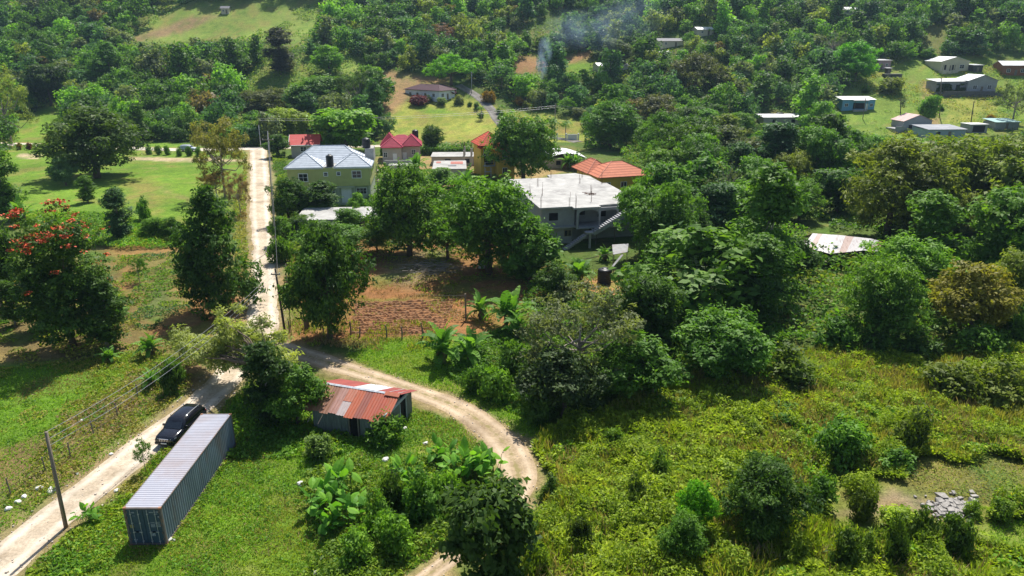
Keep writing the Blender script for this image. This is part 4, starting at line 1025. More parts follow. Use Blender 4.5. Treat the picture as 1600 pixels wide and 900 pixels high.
tag(k.build('scaffold', METAL), 'low grey scaffold in front of the tall yellow house', 'scaffold').matrix_world = yh.matrix_basis.copy()

# ------------------------------------------------------------------ pale flat-roofed buildings in the middle
def flat_block(name, label, x, y, rz, w, d, h, wall, roofm, extras=()):
    r = house_root(name, label, x, y, rz, max(w, d) * .5, 'building')
    b = MB(); b.box(-w / 2 + .2, w / 2 - .2, .2, d - .2, -.6, h); b.build('wall', wall, r)
    b = MB(); b.box(-w / 2, w / 2, 0, d, h, h + .18); b.build('roof', roofm, r)
    for (x0, x1, y0, y1, m) in extras:
        b = MB(); b.box(x0, x1, y0, y1, h + .18, h + .24); b.build('roof_sheet', m, r)
    return r
RSH = M('brown_red_sheet', (.36, .12, .09), .7, .25, 2)
r = flat_block('flat_roofed_building', 'pale flat-roofed building with a brown sheet on it left of the yellow house', -14.6, 164, R(4), 8, 12, 2.9, BEIGE, CONC_ROOF, [(.2, 3.2, 6.5, 10.2, RSH), (-3.3, -2.2, 8.2, 10.5, RSH)])
dark_opening_panel(r, 'f', 7.6, 12, -1.5, 1.5, 1.2, 1.0); door(r, 'f', 7.6, 12, 1.6, 0, 1.0, 2.1, WOOD)
b = MB(); b.box(-.3, 1.6, 3.6, 5.2, 3.08, 3.25); b.build('roof_hatch', PLAST, r)
r = flat_block('flat_roofed_building', 'wide low pale flat roof behind the brown-sheeted one, below the hillside lawn', -14, 187, R(2), 15, 8, 2.2, BEIGE, CONC_ROOF)
dark_opening_panel(r, 'f', 14.6, 8, -3, 1.2, 1.5, 1.0); dark_opening_panel(r, 'f', 14.6, 8, 2, 1.2, 1.5, 1.0)
uc = empty('unfinished_columns', 'bare concrete columns with rods left of the tall yellow house', 'unfinished building', (-10.6, 186, 0))
for k in range(6):
    b = MB(); x, y = (k % 3) * 1.9 - 2, (k // 3) * 3.2; b.box(x - .2, x + .2, y - .2, y + .2, -.2, 4.2 + .5 * (k % 2)); cc = b.build('column', CONC, uc)
    b = MB(); [b.tube([(x + dx, y + dy, 4.2), (x + dx, y + dy, 6.0)], .03, 4) for dx in (-.12, .12) for dy in (-.12, .12)]; b.build('rebar', REBAR, cc)
wr = house_root('white_roofed_hall', 'low building with broad white curved sheet roof near the driveway gate', 14.0, 183, R(8), 6, 'building')
b = MB(); b.box(-5, 5, 0, 9, -.4, 2.6); b.build('wall', BEIGE, wr)
b = MB(); K = 10
for k in range(K):
    a0, a1 = k / K, (k + 1) / K; f_ = lambda a: (-5.4 + 10.8 * a, 2.6 + 1.3 * math.sin(math.pi * a))
    (xa, za), (xb, zb) = f_(a0), f_(a1); b.thick([(xa, -.5, za), (xb, -.5, zb), (xb, 9.5, zb), (xa, 9.5, za)], .07)
b.build('roof', WHITE_ROOF, wr); dark_opening_panel(wr, 'f', 10, 9, -2, 1.4, 1.2, 1.1); door(wr, 'f', 10, 9, 2, 0, 1.0, 2.1, WOOD)
ga = at(895, 219); gt = empty('entrance_gate', 'white gate wall at the lower end of the asphalt driveway', 'gate', tuple(ga))
b = MB(); b.box(-1.8, 1.4, 0, .25, -.3, 1.9); b.build('gate_panel', WHITE, gt)
for x in (-5.2, -2.2, 1.8): b = MB(); b.box(x - .25, x + .25, -.1, .4, -.3, 2.2); b.build('pillar', WHITE, gt)
b = MB(); [b.box(-5 + .22 * k, -4.95 + .22 * k, .1, .15, 0, 1.5) for k in range(12)]; b.box(-5, -2.4, .08, .17, 1.4, 1.5); b.build('railing', METAL, gt)

# ------------------------------------------------------------------ white house with purple-brown roof on the hill
PUR = tile_mat('purple_brown_shingles', (.075, .032, .042), (.045, .022, .028), .3)
p0 = at(695, 156)
ph = house_root('hillside_house', 'long white house with dark purple-brown roof on the hillside lawn', p0[0] + 1.0, p0[1], R(52), 9, z=p0[2] + .2)
WB = M('bluish_white_wall', (.74, .78, .85), .8, .06, .6, (.45, .47, .5), .4)
b = MB(); b.box(-4.6, 4.4, 0, 19, -2.5, 3.5); b.build('wall', WB, ph)
b = MB(); hip(b, -4.6, 4.6, -.3, 19, 3.5, 2.0, .5); hip(b, -.8, 7.8, 2.4, 10, 3.52, 1.9, .5); b.build('roof', PUR, ph)
b = MB(); b.box(4.4, 7.6, 2.4, 10, -2.5, .4); b.box(4.4, 7.6, 2.4, 2.6, .4, 1.1); b.build('porch_floor', WB, ph)
for y in (2.55, 5, 7.4, 9.8): b = MB(); b.box(7.3, 7.55, y - .12, y + .12, .4, 3.4); b.build('porch_post', WB, ph)
b = MB(); b.thick([(2.0, -1.3, 2.0), (7.6, 1.4, 2.0), (7.6, 2.3, 3.0), (2.0, 0, 3.0)], .06); b.build('awning', M('maroon_awning', (.10, .025, .03), .8, .1, 2), ph)
for u in (3.0, 7.5, 12, 16): window(ph, 'l', 9.2, 19, u, 1.7, 1.2, 1.2, bars=1, rows=0)
window(ph, 'f', 9.2, 19, -2.6, 1.7, 1.3, 1.2); door(ph, 'f', 9.2, 19, .3, 0, 1.0, 2.2, WOOD)
water_tank('dark tank standing at the left end of the white hillside house', tuple(at(613, 142)), 1.1, 1.9)
put_tree('shrub', *at(652, 163)[:2], 3.3, 8.5, (.115, .03, .035), 'wide maroon-leaved bush in front of the white hillside house', name='bush', cat='bush')
for i, (px, py, w, c, lab) in enumerate([(690, 165, 16, (.15, .20, .08), 'pale low bush under the front wall of the hillside house'), (716, 163, 18, (.17, .21, .09), 'pale bush by the porch of the hillside house'), (668, 160, 14, G_DARK, 'dark bush between the maroon bush and the hillside house'),
    (735, 166, 9, G_DARK, 'round clipped bush at the top left of the driveway'), (745, 170, 11, G_DARK, 'second clipped bush going down the left of the driveway'), (752, 183, 11, G_MID, 'third clipped bush going down the left of the driveway'), (779, 178, 11, G_MID, 'clipped bush on the right of the driveway bend'),
    (762, 160, 22, (.24, .16, .03), 'orange-yellow bush on the right of the upper driveway'), (811, 165, 17, (.22, .16, .03), 'round yellow-orange bush on the far lawn edge'), (822, 170, 14, (.14, .17, .06), 'pale small tree-like bush next to the round yellow-orange bush'),
    (82, 223, 22, (.13, .15, .04), 'yellow-green bush at the far edge of the mown lawn'), (903, 184, 20, G_GREY, 'grey-green bush at the right end of the far lawn')]):
    p = at(px, py); W = w * depth(p) / F; put_tree('shrub', p[0], p[1], W * .75, W, c, lab, name='bush', cat='bush')
for px, lab in ((47, 'reddish-brown young shrub on the far edge of the mown lawn'), (31, 'yellowish thin shrub near the left edge of the mown lawn')):
    p = at(px, 234); put_tree('shrub', p[0], p[1], 2.0, 1.7, (.13, .06, .03) if px == 47 else (.2, .16, .04), lab)

# ------------------------------------------------------------------ hillside houses at the upper right
def small_house(name, label, px, py, w, d, h, rz, roof, rise, wm, rm, axis='x', wins=(), doors=(), dark_openings=(), cat='house', base=.25, oh_=.4):
    p = at(px, py); r = house_root(name, label, p[0], p[1], R(rz), max(w, d) * .55, cat, z=p[2] + base)
    b = MB()
    if roof == 'gable': gable_wall(b, w, d, -3, h, rise, axis)
    else: b.box(-w / 2, w / 2, 0, d, -3, h)
    b.build('wall', wm, r); b = MB()
    if roof == 'gable': gable(b, -w / 2, w / 2, 0, d, h, rise, axis, oh_)
    elif roof == 'shed': b.thick([(-w / 2 - oh_, -oh_, h + .1), (w / 2 + oh_, -oh_, h + .1), (w / 2 + oh_, d + oh_, h + rise), (-w / 2 - oh_, d + oh_, h + rise)], .08)
    elif roof == 'hip': hip(b, -w / 2, w / 2, 0, d, h, rise, oh_)
    else: b.box(-w / 2 - .2, w / 2 + .2, -.2, d + .2, h, h + .2)
    b.build('roof', rm, r)
    for a in wins: window(r, a[0], w, d, *a[1:])
    for a in doors: door(r, a[0], w, d, *a[1:])
    for a in dark_openings: dark_opening_panel(r, a[0], w, d, *a[1:])
    return r
CREAM = M('cream_wall', (.58, .52, .38), .8, .08, .6, (.42, .37, .28), .4)
r = small_house('cream_house', 'cream house with white gable roof at the top of the hillside clearing', 1490, 112, 13.0, 10, 3.9, 8, 'gable', 1.9, CREAM, WHITE_ROOF, 'y', [('f', 3.4, 1.8, 2.0, 1.4)], [('f', -2.2, 0, 1.0, 2.3, WOOD)], [('f', -4.6, 1.5, 1.5, 2.0), ('f', -.4, 1.5, 1.5, 2.0)])
b = MB(); b.box(-6.3, 1.0, -1.6, 0, -2, .1); b.build('porch_floor', CREAM, r)
for x in (-6.1, -3.6, -1.2, .9):
    b = MB(); b.box(x - .12, x + .12, -1.5, -1.26, .1, 3.6); b.build('porch_post', CREAM, r)
small_house('dark_shed', 'dark board shed at the right side of the cream house', 1527, 113, 4.2, 5, 2.6, 5, 'shed', .4, M('dark_boards', (.07, .065, .06), .85, .3, 2), METAL, doors=[('f', 0, -.2, 1, 2, WOOD)], cat='shed')
r = small_house('grey_house', 'grey vine-grown house with low white and grey roofs below the cream house', 1532, 148, 12, 9, 4.4, 4, 'gable', 2.2, PLAST, METAL, 'y', [('f', 3.0, 1.9, 1.6, 1.4), ('f', -3, 1.9, 1.6, 1.3)], [('f', 0, -.1, 1.0, 2.2, WOOD)], [('r', 4, 1.7, 1.6, 1.5)], base=1.0)
b = MB(); b.box(-18, -6.05, 1.5, 8, -3, 4.0); b.build('side_wing', PLAST, r)
b = MB(); b.thick([(-18.4, 1, 4.05), (-6.1, 1, 4.1), (-6.1, 8.4, 4.9), (-18.4, 8.4, 4.7)], .08); b.build('wing_roof', WHITE_ROOF, r)
for x in (-16, -12.5, -9): b = MB(); b.box(x - .8, x + .8, 1.42, 1.6, .9, 2.8); b.build('dark_opening_panel', ROOM_DARK, r)  # black panels on the wing wall, colour stands in for shaded rooms
b = MB(); b.box(-17, 9.5, -2.2, -1.9, -3, .5); b.build('terrace_wall', M('dark_stone', (.12, .115, .11), .9, .25, 1.5), r)
# creeper on the wing
rng = np.random.default_rng(8); n = 1800; P = np.c_[rng.uniform(-18, -6, n), rng.uniform(.6, 1.5, n), rng.uniform(.2, 3.2, n)]; P = P[(fnoise(P[:, 0], P[:, 2], 2.2, 4) > .45)]
V = leaf_quads(rng, P, rng.normal(0, .5, P.shape) + (0, -.6, .4), .55, .35)
c = link('creeper', npmesh('creeper', V, quads(len(P)), [LEAF], {'tone': ('FLOAT', np.repeat(rng.uniform(.2, .8, len(P)), 4))}), r); c.color = (.05, .09, .024, 1)
small_house('pink_shed', 'small pink shed with lean-to tin roof right of the bright green tree', 1381, 108, 5.6, 4.2, 3.3, 6, 'shed', .5, M('dusty_pink_boards', (.40, .27, .28), .8, .15, 1), METAL, wins=[('f', 1.0, 1.5, .9, .9)], doors=[('f', -1.2, 0, .9, 2, WOOD)], cat='shed')
BLU = M('sky_blue_boards', (.13, .34, .52), .8, .12, 1, (.25, .35, .42), .4)
r = small_house('blue_shack', 'blue board shack with low white tin roof on the hillside lawn', 1340, 172, 12.5, 6, 3.5, 2, 'shed', .9, BLU, WHITE_ROOF, wins=[('f', -4.6, 1.6, 1.2, 1.0), ('f', 5.0, 1.6, 1.0, 1.0)], doors=[('f', 3.3, 0, .9, 2.1, WHITE)], dark_openings=[('f', .2, 1.3, 4.4, 2.2)])
b = MB(); b.box(-2.2, 3.0, -1.4, 0, -1, -.02); b.build('porch_floor', CONC, r)
for x in (-2.0, 2.8): b = MB(); b.tube([(x, -1.2, 0), (x, -1.2, 3.4)], .07, 6); b.build('porch_post', WOOD, r)
b = MB(); b.thick([(-2.6, -1.6, 3.35), (3.4, -1.6, 3.35), (3.4, -.2, 3.52), (-2.6, -.2, 3.52)], .06); b.build('porch_roof', M('grey_tin', (.30, .30, .31), .6, .15, 1), r)
small_house('brown_house', 'brown wooden house with white roof at the right frame edge', 1586, 118, 11, 8, 3.8, -6, 'gable', 1.7, M('rust_brown_boards', (.28, .12, .06), .85, .25, 1.2), WHITE_ROOF, 'x', [('f', -3, 1.7, 1.3, 1.2), ('f', 2.5, 1.7, 1.3, 1.2)], [('f', 0, 0, 1, 2.1, WOOD)])
r = small_house('block_house', 'unfinished grey block house with a pinkish-brown gable below the clearing', 1432, 204, 10.5, 7, 3.0, 6, 'gable', 2.2, PLAST, M('pale_pink_tin', (.52, .36, .33), .7, .2, .8, (.42, .2, .15), .6), 'y', [], [], [('f', -2.6, 1.1, 1.3, 1.2), ('f', 2.4, 1.1, 1.3, 1.2)])
b = MB(); b.box(-9, -5.3, -1.5, 4, -2, .6); b.box(-9, -5.3, -1.5, -1.3, .6, 1.4); b.box(-6.5, -6.2, -1.5, -1.2, .6, 2.4); b.build('yard_wall', PLAST, r)
r = small_house('grey_roofed_house', 'low house with wide dark grey flat roof below the clearing', 1478, 216, 13, 9, 2.6, 4, 'shed', .7, M('pale_blue_wall', (.30, .38, .44), .8, .1, .8), M('weathered_grey_tin', (.27, .28, .30), .7, .2, .6, (.4, .4, .41), .5), dark_openings=[('f', -3, 1.3, 1.4, 1.2)], doors=[('f', 1, 0, 1, 2, WOOD)])
r = small_house('white_roofed_house', 'low building with long white flat roof left of the blue shack', 1226, 196, 16, 7, 2.6, 3, 'shed', .6, BEIGE, WHITE_ROOF, dark_openings=[('f', -4, 1.3, 1.4, 1.2), ('f', 3, 1.3, 1.4, 1.2)])
r = small_house('white_canopy', 'white concrete carport slab below the dry lawn at right', 1528, 208, 6.5, 5, 2.6, 6, 'flat', .3, PLAST, WHITE_ROOF, dark_openings=[('f', 0, 1.2, 4.5, 2.2)], cat='carport')  # walls are solid; black front panel paints the shade under the slab
r = small_house('teal_roofed_shed', 'shed with pale teal roof behind the thin airy tree at right', 1572, 203, 9, 6, 2.4, 6, 'shed', .8, PLAST, M('pale_teal_tin', (.30, .46, .44), .6, .15, 1), doors=[('f', 0, 0, 1, 2, WOOD)], cat='shed')
for i, (px, py, w, rz, rm, nm, lab) in enumerate([(1102, 56, 8, 12, WHITE_ROOF, 'white_roofed_cottage', 'tiny white roof showing among the upper hillside trees'), (1329, 24, 8, -5, WHITE_ROOF, 'forest_cottage', 'tiny white roof high in the forest at upper right'), (1048, 74, 12, 10, M('grey_shingle', (.22, .215, .22), .8, .2, 1), 'grey_roofed_cottage', 'grey roof half hidden right of the drifting smoke'), (958, 113, 14, 18, METAL, 'long_shed', 'long narrow grey shed roof below the drifting smoke'), (352, 22, 4, 4, M('dark_tin', (.15, .15, .16), .7, .2, 1), 'field_hut', 'small dark hut on the grassy hilltop at upper left'), (1036, 94, 5, 5, WHITE_ROOF, 'white_hut', 'tiny white hut among trees right of the long grey shed')]):
    small_house(nm, lab, px, py, w, min(6, w * .8), 2.5, rz, 'gable', 1.2, CREAM, rm, 'x', [('f', -w * .2, 1.4, .9, .9)], [('f', w * .2, 0, .9, 2, WOOD)])
small_house('ruin', 'low dark stone ruin below the pink shed on the hillside', 1396, 122, 7, 3, 1.2, 3, 'flat', .2, M('dark_stone2', (.11, .105, .10), .9, .25, 1.5), M('mossy_stone', (.16, .16, .14), .9, .25, 1.5), dark_openings=[('f', -1, .4, 1, .8)], cat='ruin')
small_house('outhouse', 'tiny dark outhouse next to the stone ruin', 1388, 117, 1.7, 1.7, 2.4, 3, 'shed', .25, M('old_planks', (.10, .085, .07), .9, .25, 2), METAL, doors=[('f', 0, 0, .8, 1.9, WOOD)], cat='outhouse')
for px, py, w, c, lab in [(1392, 145, 40, (.12, .16, .03), 'yellow-green hedge bush in the middle of the hillside clearing'), (1352, 146, 12, G_DARK, 'dark bush at the left edge of the clearing'), (1470, 172, 9, G_DARK, 'slim bush on the clearing beside the path'), (1448, 92, 26, G_MID, 'bush where the clearing meets the forest path'), (1547, 188, 12, (.30, .20, .02), 'yellow bush beside the white carport')]:
    p = at(px, py); W = w * depth(p) / F; put_tree('shrub', p[0], p[1], W * .5 + .6, W, c, lab, name='bush', cat='bush')

# ------------------------------------------------------------------ rusted tin hut at the right
hp = Vector((48.2, 99.2, 0)); th = house_root('tin_hut', 'tin hut with patchy rusted and white roof sheets sunk among trees at right', 48.2, 98.2, R(-14), 5, 'hut')
b = MB(); b.box(-4.6, 5.2, .9, 7.0, -.2, 2.5); b.build('wall', M('dark_planks', (.075, .065, .055), .9, .3, 2), th)
th.scale = (.84, .84, .92); th.location.x -= 1.2
sheet_roof(th, 'roof', [((-5.2, 1.2, 2.7), (-1.0, -1.4, 2.5), (.6, 4.2, 4.3), (-3.2, 5.2, 4.1), 5), ((-1.0, -1.4, 2.52), (4.2, .4, 2.9), (6.4, 4.4, 4.0), (.6, 4.2, 4.32), 4), ((4.2, .4, 2.95), (7.2, 1.6, 2.6), (8.2, 4.6, 3.5), (6.4, 4.4, 4.0), 3), ((-3.2, 5.2, 4.1), (6.4, 4.4, 4.0), (6.0, 8.2, 2.6), (-4.4, 8.4, 2.6), 8)], 5, [(.56, .53, .52), (.60, .58, .57), (.52, .46, .43), (.40, .20, .15), (.47, .34, .29), (.57, .55, .55)])
dark_opening_panel(th, 'f', 9.5, 6, -1, 1.2, 1.4, 2.0, 'doorway').location = (0, .9, 0)  # solid black panel, the doorway's shade is in its colour

# ------------------------------------------------------------------ rusty-roofed wooden shed in the foreground
e = Vector((.952, -.305, 0)); sh_rz = math.atan2(-.305, .952)
sh = house_root('wooden_shed', 'old plank shed with rusty red and zinc roof inside the bend of the track', -13.6, 51.2, sh_rz, 4, 'shed')
# local x along the ridge, y up the slope (front eave at y=0)
BO = M('grey_green_boards', (.17, .19, .17), .85, .35, 2.2, (.08, .085, .08), .5, streak=(7, 7, .5))
b = MB(); yf, yb, yr = .35, 5.5, 2.7; x0, x1 = -3.5, 3.2
rb = random.Random(3); x = x0
while x < x1 - .05:
    w = rb.uniform(.16, .26); y = yf + rb.uniform(-.015, .015)
    if not (-.1 < x < .75): b.box(x, min(x + w - .012, x1), y, y + .04, -.1, 2.05 + rb.uniform(-.02, .02))
    x += w
for sx in (x0, x1):
    y = yf
    while y < yb - .05:
        w = rb.uniform(.16, .26); ym = y + w / 2; top = 2.05 + (ym - 0) / yr * 1.2 if ym < yr else 2.05 + (5.9 - ym) / (5.9 - yr) * 1.2
        if not (sx == x1 and 3.2 < ym < 4.3): b.box(sx - .02, sx + .02, y, y + w - .012, -.1, top - .08)
        y += w
b.box(x0, x1, yb - .04, yb, -.1, 2.0); b.build('wall', BO, sh)
b = MB(); b.box(x0 + .1, x1 - .1, yf + .12, yb - .1, -.05, 2.0); b.build('dark_filler_block', ROOM_DARK, sh)  # solid black block added inside so the gaps look unlit
b = MB(); b.box(-.12, .0, yf - .06, yf + .06, -.1, 2.05); b.box(.74, .86, yf - .06, yf + .06, -.1, 2.05); b.build('door_frame', WOOD, sh)
b = MB(); b.box(x1 - .04, x1 + .05, 3.15, 3.25, 0, 2.1); b.box(x1 - .04, x1 + .05, 4.3, 4.4, 0, 2.1); b.box(x1 - .035, x1 + .07, .4, 4.8, 2.2, 2.5); b.build('side_frame', M('pale_blue_board', (.36, .42, .46), .8, .15, 2), sh)
CR = RUSTS + [(.50, .16, .09)]
rl, rr = -4.2, 3.55
roof = MB(); rnd = random.Random(21)
def rsheet(xa, xb, ya, za, yb_, zb, col, lift):
    roof.cur = col; n = max(3, int((xb - xa) / .12))
    for k in range(n):
        f0, f1 = xa + (xb - xa) * k / n, xa + (xb - xa) * (k + 1) / n; h0, h1 = (.018 if k % 2 else -.018), (-.018 if k % 2 else .018)
        roof.quad((f0, ya, za + h0 + lift), (f1, ya, za + h1 + lift), (f1, yb_, zb + h1 + lift), (f0, yb_, zb + h0 + lift))
x = rl; k = 0
while x < rr - .1:
    w = .78; xb_ = min(rr, x + w + .05); eave = rnd.uniform(-.12, .1); f = (x - rl) / (rr - rl)
    if f < .30: c = [(.27, .13, .06), (.31, .16, .075), (.24, .11, .065)][k % 3]
    elif f < .46: c = [(.30, .12, .09), (.38, .20, .16)][k % 2]
    else: c = [(.37, .075, .036), (.43, .10, .042), (.27, .075, .05), (.40, .085, .04)][k % 4]
    if .36 < f < .5:
        rsheet(x, xb_, eave, 2.05, 1.35, 2.68, (.46, .38, .36), .02); rsheet(x, xb_, 1.3, 2.66, yr, 3.27, (.44, .15, .09), .045)
    else: rsheet(x, xb_, eave, 2.05 + eave * .44, yr, 3.27, c, .02 + .012 * (k % 2))
    # back slope
    c2 = [(.30, .055, .045), (.34, .065, .05)][k % 2] if f < .36 else ((.62, .64, .67), (.66, .67, .70), (.58, .60, .63))[k % 3] if f < .70 else [(.33, .055, .045), (.30, .055, .048)][k % 2]
    rsheet(x, xb_, yr, 3.27, 5.95 + rnd.uniform(-.1, .1), 2.02, c2, .02 + .012 * (k % 2))
    if f > .8: rsheet(x + .3, x + .42, yr, 3.29, 5.8, 2.06, (.62, .60, .58), .05)
    x += w; k += 1
roof.cur = (.56, .60, .65)
roof.quad((rl + .6, yr - .16, 3.27), (rr - 1.2, yr - .16, 3.27), (rr - 1.2, yr, 3.35), (rl + .6, yr, 3.35)); roof.quad((rl + .6, yr, 3.35), (rr - 1.2, yr, 3.35), (rr - 1.2, yr + .16, 3.27), (rl + .6, yr + .16, 3.27))
roof.cur = (.46, .13, .07); roof.quad((rr - 1.3, yr - .35, 3.25), (rr + .06, yr - .35, 3.25), (rr + .06, yr, 3.42), (rr - 1.3, yr, 3.42)); roof.quad((rr - 1.3, yr, 3.42), (rr + .06, yr, 3.42), (rr + .06, yr + .3, 3.25), (rr - 1.3, yr + .3, 3.25))
rm = roof.build('roof', SHEET, sh)
for xx in (-3.2, -2.2): b = MB(); b.tube([(xx, -.1, 1.95), (xx - .15, -.75, 1.35)], .035, 5); b.build('prop', WOOD, sh)

# ------------------------------------------------------------------ shipping container
BLUE = M('faded_blue_grey_steel', (.19, .235, .275), .6, .22, 1.3, (.20, .10, .055), .55, spec=.4, bmp=.05, streak=(1, 1, .25))
ROOFS = M('faded_lilac_steel_roof', (.36, .365, .415), .55, .08, .35, (.30, .22, .19), .5, spec=.4, bmp=.04)
DOORM = M('navy_steel_doors', (.038, .075, .105), .55, .25, 1.2, (.10, .11, .12), .35, spec=.4, bmp=.05, streak=(1, 1, .4))
RAIL = M('rust_streaked_rails', (.15, .13, .12), .65, .25, 1.5, (.30, .13, .06), .8, spec=.3)
ct = empty('shipping_container', 'long blue-grey corrugated shipping container on the grass beside the road', 'container', (-23.86, 38.05, .0), 0)
CW, CL, CHh = 2.44, 12.19, 2.90
def corr(n, depth_, axis):
    out = []
    for k in range(n):
        for f, dd in ((0, 0), (.30, 0), (.5, depth_), (.80, depth_)): out.append(((k + f) / n, dd))
    out.append((1, 0)); return out
def side_panel(sx):
    mb = MB(); pr = corr(42, -.075, 'y'); vs = []; y0, y1 = .16, CL - .16
    for f, dd in pr:
        y = y0 + (y1 - y0) * f; x = sx * (CW / 2 - .015 + dd); vs += [(x, y, .16), (x, y, CHh - .07)]
    fs = [(2 * k, 2 * k + 2, 2 * k + 3, 2 * k + 1) for k in range(len(pr) - 1)]
    mb.add(vs, fs); return mb.build('side_panel', BLUE, ct)
side_panel(1); side_panel(-1)
mb = MB(); pr = corr(52, -.03, 'y'); vs = []
for f, dd in pr:
    y = .12 + (CL - .24) * f; vs += [(-CW / 2 + .05, y, CHh - .005 + dd), (CW / 2 - .05, y, CHh - .005 + dd)]
mb.add(vs, [(2 * k, 2 * k + 1, 2 * k + 3, 2 * k + 2) for k in range(len(pr) - 1)]); mb.build('roof_panel', ROOFS, ct)
mb = MB()
for sx in (-1, 1):
    for y in (0, CL - .15):
        mb.box(sx * CW / 2 - (.14 if sx > 0 else 0), sx * CW / 2 + (.14 if sx < 0 else 0), y, y + .15, .0, CHh - .01)
    xa = sx * (CW / 2 - .035); mb.box(xa - .033, xa + .033, .151, CL - .151, CHh - .085, CHh - .012); mb.box(xa - .033, xa + .033, .151, CL - .151, .0, .16)
for y in (0.002, CL - .12): mb.box(-CW / 2 + .141, CW / 2 - .141, y, y + .118, CHh - .13, CHh - .012); mb.box(-CW / 2 + .141, CW / 2 - .141, y, y + .118, 0.005, .16)
mb.build('frame', RAIL, ct)
mb = MB()
for sx in (-1, 1):
    for y in (-.012, CL - .166):
        for z in (-.005, CHh - .115):
            mb.box(sx * CW / 2 - (.168 if sx > 0 else .012), sx * CW / 2 + (.168 if sx < 0 else .012), y, y + .178, z, z + .12)
mb.build('corner_castings', M('bare_rusty_castings', (.28, .14, .08), .8, .3, 3), ct)
mb = MB(); mb.box(-CW / 2 + .14, CW / 2 - .14, CL - .1, CL - .06, .16, CHh - .13); mb.build('rear_panel', BLUE, ct)
mb = MB(); mb.box(-CW / 2 + .15, CW / 2 - .15, .15, CL - .15, .12, .15); mb.build('floor', WOOD, ct)
MARK = M('worn_white_lettering', (.36, .39, .42), .7, .25, 6); rnd = random.Random(2)
for sx in (-1, 1):
    mb = MB(); xa, xb = (.015, CW / 2 - .15) if sx > 0 else (-CW / 2 + .15, -.015)
    mb.box(xa, xb, .03, .075, .18, CHh - .15)
    for z in (.75, 1.35, 1.95): mb.box(xa + .05, xb - .05, .018, .032, z, z + .36)
    dd = mb.build('door', DOORM, ct)
    for f in (.26, .74):
        x = xa + (xb - xa) * f; q = MB(); q.tube([(x, -.02, .14), (x, -.02, CHh - .13)], .022, 8)
        for z in (.3, 1.0, 1.7, 2.4): q.box(x - .05, x + .05, -.035, .03, z, z + .06)
        q.build('lock_rod', METAL, dd)
        q = MB(); q.box(x - .02, x + .36 * (1 if f < .5 else -1) if f < .5 else x + .02, -.05, -.02, 1.05, 1.10) if f < .5 else q.box(x - .36, x + .02, -.05, -.02, 1.05, 1.10); q.build('handle', METAL, dd)
    q = MB()
    for z in (.4, .9, 1.5, 2.1, 2.5): xx = xb if sx > 0 else xa; q.box(xx - .06, xx + .06, .0, .03, z, z + .14)
    q.build('hinges', RAIL, dd)
    q = MB()
    def dashes(x, z, n, w, h):
        for k in range(n): q.box(x + k * w * 1.35, x + k * w * 1.35 + w * rnd.uniform(.75, 1), .012, .016, z, z + h)
    if sx > 0:
        dashes(.42, 2.52, 4, .05, .08); dashes(.72, 2.55, 5, .055, .08); dashes(.74, 2.40, 3, .055, .08)
        for z in (1.75, 1.62, 1.52, 1.42): dashes(.40, z, 4, .05, .06); dashes(.72, z + .02, 5, .045, .06)
        q.lathe([(.055, 0), (.055, .004)], n=12); 
        vs = q.v[-24:]; q.v[-24:] = [(v[0] + .98, .011 - v[2], v[1] + 2.22) for v in vs]
        dashes(.30, .72, 3, .07, .22)
    else:
        dashes(-.75, 2.5, 3, .06, .09); dashes(-.7, 2.28, 3, .05, .03); dashes(-.9, .38, 3, .06, .10)
    q.build('lettering', MARK, dd)
    if sx < 0:
        q = MB(); q.box(-.98, -.74, .01, .016, 1.35, 1.6); q.build('sticker', M('faded_yellow_sticker', (.26, .23, .08), .7, .3, 8), dd)

